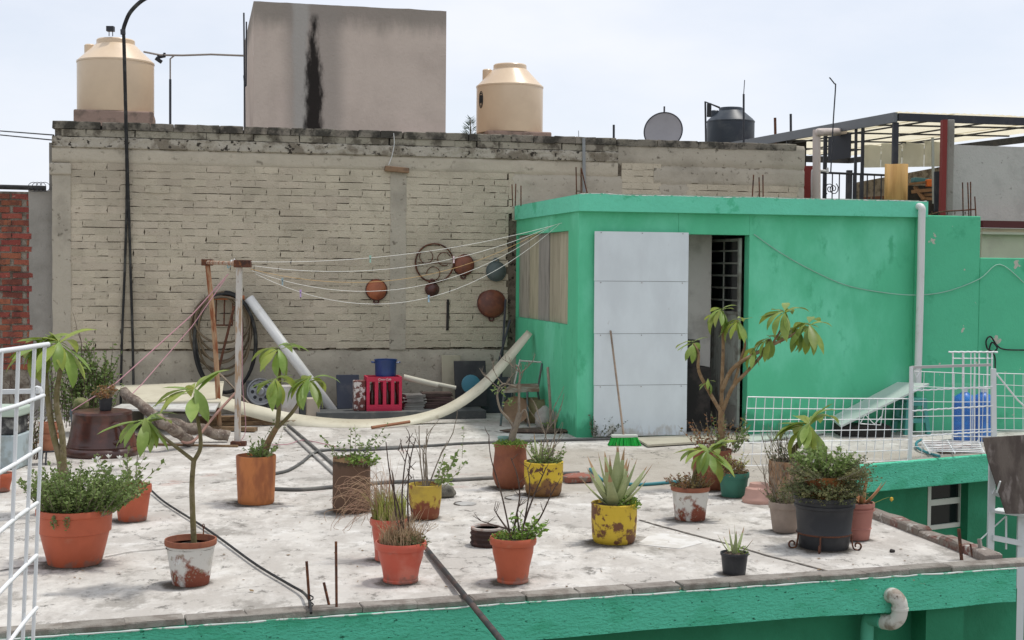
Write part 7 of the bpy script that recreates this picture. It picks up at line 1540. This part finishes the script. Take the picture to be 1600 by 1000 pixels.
# 20 fibre pot and frangipani
t, c, k, H, rr = pot('brown fibre textured planter behind the grey pot with a frangipani', 1227, 722, 786, 54, 52, m_fibre, shape='cyl', sd=.02)
Yp = c.y
stem(t, [c+Vector((.06, 0, H-.04)), S(1240, 705), S(1250, 690), S(1262, 672)], .024, .018); whorl(t, S(1264, 662, -.1), .32, 17, 151, (-1.0, .9))
mb = MB(); q = Q(152)
for i in range(14): twig(mb, c+Vector((q.uniform(-.12, .05), q.uniform(-.1, .1), H-.02)), Vector((q.uniform(-.7, .4), 0, 1)), .26, .003, 1, q, .4)
mb.build('twigs', m_greytwig, t, kind='stuff'); bush(t, c+Vector((0, 0, H-.03)), rr, .15, 30, .025, m_herbd, Q(153), 14)
# 21 grey pot
t, c, k, H, rr = pot('grey clay pot with fine dry weeds left of the black bucket', 1226, 786, 834, 52, 38, m_greypot, shape='taper', sd=.015)
bush(t, c+Vector((0, 0, H-.03)), rr, .16, 46, .016, m_herbd, Q(161), 18); mb = MB(); q = Q(162)
for i in range(16): twig(mb, c+Vector((q.uniform(-.1, .1), q.uniform(-.08, .08), H-.02)), Vector((q.uniform(-.5, .5), 0, 1)), .28, .003, 1, q, .4)
mb.build('dry_stalks', m_greytwig, t, kind='stuff')
# 22 black bucket with second pot and trailing plants on an iron stand
t, c, k, H, rr = pot('large black bucket spilling trailing greenery on an iron stand', 1287, 779, 863, 96, 78, m_blackpot, shape='bucket', sd=.03)
Yp = c.y
mb = MB(); c2_ = c+Vector((0, .0, H-.03)); r2 = rr*.68; mb.lathe(c2_, [(r2*.8, 0), (r2*.95, .10), (r2, .13), (r2, .16), (r2*.92, .16), (r2*.88, .12)], 32); mb.build('inner_pot', mat('rusty orange pot', (.30, .12, .035), c2=(.2, .08, .03), s2=8, rough=.8), t, smooth=40)
mb = MB(); mb.lathe(c2_, [(r2*.93, .14), (.0001, .15)], 20); mb.build('inner_soil', m_soil, t)
bush(t, c2_+Vector((.0, -.02, .15)), r2*1.1, .20, 70, .030, m_herb, Q(171), 22)
a_, b_2 = MB(), MB(); q = Q(172)
for i in range(260):
    an = q.uniform(0, 6.28); rad = rr*q.uniform(.55, 1.0); p = c+Vector((math.cos(an)*rad, math.sin(an)*rad, H+.02+.10*(1-rad/rr))); sprig(a_, b_2, p, Vector((math.cos(an)*.9, math.sin(an)*.9, q.uniform(-.2, .8))), .12*q.uniform(.5, 1.1), q, .017, 16, .0018)
for i in range(90):
    p = c2_+Vector((r2*q.uniform(.2, 1.0), q.uniform(-.2, .12), .16)); sprig(a_, b_2, p, Vector((1, q.uniform(-.5, .3), q.uniform(-.1, .9))), .22*q.uniform(.4, 1.1), q, .018, 18, .0018)
for i in range(60):
    p = c2_+Vector((-r2*q.uniform(.2, 1.0), q.uniform(-.2, .12), .16)); sprig(a_, b_2, p, Vector((-1, q.uniform(-.5, .3), q.uniform(-.1, .7))), .17*q.uniform(.4, 1.1), q, .018, 18, .0018)
a_.build('trailing_stems', m_greytwig, t, kind='stuff'); b_2.build('trailing_leaves', m_herbd, t, kind='stuff')
mb = MB(); tuft(mb, c+Vector((0, -.02, H-.03)), rr*1.04, rr*1.04, .13, 3200, .016, q); tuft(mb, c2_+Vector((.08, -.03, .12)), r2*1.5, r2*1.1, .13, 1500, .017, q); mb.build('ground_cover', m_herbd, t, kind='stuff')
ps = thing('pot_stand', 'wrought iron pot stand with scrolls under the black bucket', 'stand', c)
kk = pxm(c.y)
for an in (R(250), R(335), R(95), R(190)):
    d_ = Vector((math.cos(an), math.sin(an), 0)); base_r = 78/2*kk; pts = [c+d_*(base_r+.015)+Vector((0, 0, .10))]
    pts += [c+d_*(base_r+.02)+Vector((0, 0, .05)), c+d_*(base_r+.03)+Vector((0, 0, .012))]
    cc = c+d_*(base_r+.055)+Vector((0, 0, .03))
    for i in range(10): a2 = -1.8+i*.62; rr_ = .028*(1-i*.06); pts.append(cc+d_*(rr_*math.cos(a2))+Vector((0, 0, rr_*math.sin(a2))))
    mb = MB(); mb.tube(spline(pts, 3), .006, 6); mb.build('scroll_foot', m_rust, ps, smooth=60)
mb = MB(); mb.tube([c+Vector((math.cos(i*.2618)*(78/2*kk+.014), math.sin(i*.2618)*(78/2*kk+.014), .10)) for i in range(24)], .006, 6, closed=True); mb.build('ring', m_rust, ps, smooth=60)
# 23 pink pot with orange aloe
t, c, k, H, rr = pot('pink ribbed pot with an orange tinted aloe behind the black bucket', 1338, 787, 846, 54, 40, m_pinkpot, shape='bucket', sd=.015)
aloe(t, c+Vector((.03, 0, H-.02)), 10, .26, .042, 181, m_aloeor, (.4, 1.3), .4)
mb = MB(); q = Q(182); twig(mb, c+Vector((.09, -.05, H)), Vector((1, -.2, .2)), .12, .002, 0, q); p = S(1382, 776); mb.build('flower_stalk', m_drygreen, t)
mb = MB(); mb.lathe(c+Vector((.21, -.08, H+.03)), [(.0001, -.012), (.012, 0), (.010, .014), (.0001, .02)], 10); mb.build('bud', mat('yellow bud', (.6, .4, .05)), t)
# 24 frangipani with twin trunks, left
t, c, k, H, rr = pot('twin trunked frangipani rising behind the bushy herb pot', 97, 760, 806, 60, 46, m_clay1, shape='taper', sd=.02)
Yp = c.y
stem(t, [c+Vector((0, 0, H-.05)), S(94, 722), S(82, 672), S(73, 610), S(70, 570), S(66, 545)], .027, .015); stem(t, [c+Vector((.03, .03, H-.05)), S(99, 722), S(97, 680), S(88, 625), S(96, 565), S(94, 545)], .028, .014)
whorl(t, S(62, 538), .27, 11, 191, (-1.0, .9)); whorl(t, S(92, 534), .34, 12, 192, (-.6, .75))
# 25 large upturned clay pot
cY = G(160, 718).y; kk = pxm(cY); c = Vector(G(160, 718)); c.y += 61*kk; c.x *= c.y/(c.y-61*kk); t = thing('upturned_pot', 'huge dark red glazed clay pot standing upside down', 'clay pot', c); Rb = 61*kk; Ht = 70*kk
m_glaze = mat('dark red glaze', (.06, .024, .018), c2=(.12, .04, .025), s2=4, t2=(.45, .65), c3=(.05, .03, .025), s3=9, rough=.28, spec=.6)
mb = MB(); mb.lathe(c, [(Rb*.98, 0), (Rb*1.0, .02), (Rb*1.0, .05), (Rb*.97, .065), (Rb*.90, .08), (Rb*.91, .09), (Rb*.89, .10), (Rb*.885, .115), (Rb*.87, .12), (Rb*.83, .2), (Rb*.78, .3), (Rb*.755, Ht-.03), (Rb*.77, Ht-.02), (Rb*.75, Ht), (Rb*.7, Ht+.005), (.0001, Ht+.012)], 64, .012); mb.build('body', m_glaze, t, smooth=45)
p = c+Vector((Rb*.55, -Rb*.63, Ht*.55)); mb = MB(); mb.tube([p+Vector((.075*math.cos(i*.42), -.01-.02*math.cos(i*.42)*.5, .085*math.sin(i*.42))) for i in range(15)], .024, 8, closed=True); mb.build('handle', m_glaze, t, smooth=60)
TOPZ = Ht+.012
# small pot on it
base = Vector((G(164, 640).x, 0, 0)); bp = YD(165, 652, c.y-.05); base = Vector((bp.x, c.y-.05, TOPZ))
t, c3, k, H, rr = pot('tiny black pot with a reddish succulent standing on the upturned pot', 164, 632, 651, 22, 18, m_blackpot, shape='taper', rim=.012, sd=.01, base=base)
bush(t, c3+Vector((0, 0, H-.01)), rr*1.2, .15, 30, .03, m_redleaf, Q(201), 12)
# 26 blue grey pot with cactus
cb0 = Vector((YD(106, 690, 13.0).x, 13.4, 0)); t, c3, k, H, rr = pot('blue grey pot with a round cactus behind the upturned pot', 106, 650, 712, 34, 28, mat('blue grey pot', (.10, .13, .15), rough=.6), shape='taper', base=cb0, sd=.015)
mb = MB(); n = 26; prof = [(.0001, -.02), (.05, .0), (.068, .04), (.07, .08), (.055, .115), (.02, .13), (.0001, .128)]; mb.lathe(c3+Vector((0, 0, H-.01)), prof, n)
for i, v in enumerate(mb.v): a_ = (i % n); d_ = Vector((v.x-c3.x, v.y-c3.y, 0)); v += d_*(.08 if a_ % 2 else -.06)
mb.build('cactus', mat('cactus green', (.15, .17, .06), c2=(.25, .23, .12), s2=30, rough=.8), t, smooth=80)
# 27 stacked small clay pots
base = Vector((YD(77, 700, 12.4).x, 12.4, 0)); st = thing('iron_tripod', 'small dark iron stand under the stacked clay pots', 'stand', base)
for an in (R(270), R(30), R(150)): m_ = MB(); m_.tube([base+Vector((.10*math.cos(an), .10*math.sin(an), 0)), base+Vector((.08*math.cos(an), .08*math.sin(an), .12))], .008, 6); m_.build('leg', m_steel, st)
m_ = MB(); m_.tube([base+Vector((.085*math.cos(i*.4), .085*math.sin(i*.4), .12)) for i in range(16)], .008, 6, closed=True); m_.build('ring', m_steel, st)
tc_ = mat('pinkish terracotta', (.38, .16, .09), c2=(.3, .12, .07), s2=9, rough=.85)
for kq, (z_, lab) in enumerate(((.125, 'lower of two stacked terracotta pots left of the twin trunks'), (.225, 'upper of two stacked terracotta pots left of the twin trunks'))):
    simple_lathe_thing('clay_pot', lab, 'pot', base+Vector((0, 0, z_)), [(.06, 0), (.078, .10), (.09, .105), (.092, .15), (.08, .15), (.066, .05), (.0001, .05)], tc_)['group'] = 'stacked clay pots'
# 28 climbing shrub by the wall at the left
bs0 = Vector((YD(128, 640, 14.6).x, 14.6, 0)); t = thing('climbing_shrub', 'dark leafy shrub growing against the left end of the beige wall', 'shrub', bs0); q = Q(211)
a_, b_2 = MB(), MB()
for i in range(110):
    p = bs0+Vector((q.uniform(-.3, .28), q.uniform(-.15, .2), q.uniform(0, .45))); sprig(a_, b_2, p, Vector((q.uniform(-.4, .4), q.uniform(-.3, .3), 1)), q.uniform(.35, .62), q, .045, 22, .005, .6)
for px_, py_ in ((150, 530), (142, 545), (158, 560), (120, 545), (100, 560)):
    e_ = YD(px_, py_, 14.6); p = bs0+Vector((q.uniform(-.1, .1), 0, .4)); sprig(a_, b_2, p, e_-p, (e_-p).length, q, .045, 34, .006, .2)
twig(a_, bs0+Vector((.0, 0, .5)), Vector((.1, 0, 1)), .6, .006, 1, q); a_.build('branches', m_twig, t, kind='stuff'); b_2.build('foliage', m_shrub, t, kind='stuff')
# small plants: at the column, in the left corner
p = G(936, 684); t = thing('weed_shrub', 'small grey green weed growing at the foot of the shed corner', 'weed', p); bush(t, p, .12, .28, 16, .03, leafmat('grey green leaf', (.10, .13, .08), (.15, .18, .11), .2), Q(221), 16, (.35, 0))
p = G(858, 670); t = thing('small_weed', 'low yellow green weed beside the stone at the shed wall', 'weed', p); bush(t, p, .08, .16, 10, .03, m_ground, Q(222), 10)
# left corner shelf seen through the cage
sh0 = Vector((YD(8, 720, 12.0).x, 12.0, 0)); mb = MB(); mb.box(sh0.x-.5, sh0.x+.10, 12.0, 12.4, .002, .30); tag(mb.build('pale_crate', mat('pale blue crate', (.42, .5, .52), c2=(.3, .34, .33), s2=8), bevel=.01), 'pale blue crate seen through the white cage', 'crate')
mb = MB(); mb.box(sh0.x-.5, sh0.x+.08, 12.05, 12.35, .305, .46); tag(mb.build('dark_tray', mat('dark corrugated tray', (.05, .05, .05), c2=(.25, .25, .23), s2=10), bevel=.01), 'dark corrugated tray on the pale blue crate', 'tray')
mb = MB(); mb.box(sh0.x-.55, sh0.x+.11, 12.0, 12.42, .462, .54); tag(mb.build('mint_lid', mat('mint lid', (.42, .5, .42)), bevel=.015), 'mint coloured lid on top of the crate pile', 'lid')
for kq, (dx, lab) in enumerate(((-.02, 'dark bush seen through the middle of the white cage'), (.28, 'dark reddish weed between the crate and the clay pots'))):
    p = Vector((sh0.x-.2+.16*kq, 13.0-.3*kq, 0)); t = thing('dark_weed', lab, 'weed'); t.location = p; mb = MB(); q = Q(230+kq)
    for i in range(9): twig(mb, p+Vector((q.uniform(-.1, .1), q.uniform(-.1, .1), 0)), Vector((q.uniform(-.4, .4), 0, 1)), .5-.2*kq, .006, 1, q, .4)
    mb.build('stalks', m_twig, t, kind='stuff'); bush(t, p, .16, .55-.25*kq, 20, .04, m_redleaf if kq else m_herbd, Q(233+kq), 12)
c, k = potspot(4, 768, 26); t, c3, k, H, rr = pot('terracotta bowl seen through the white cage at the left edge', 4, 740, 770, 34, 22, m_terra, shape='roll', sd=.012, name='clay_bowl', cat='bowl')
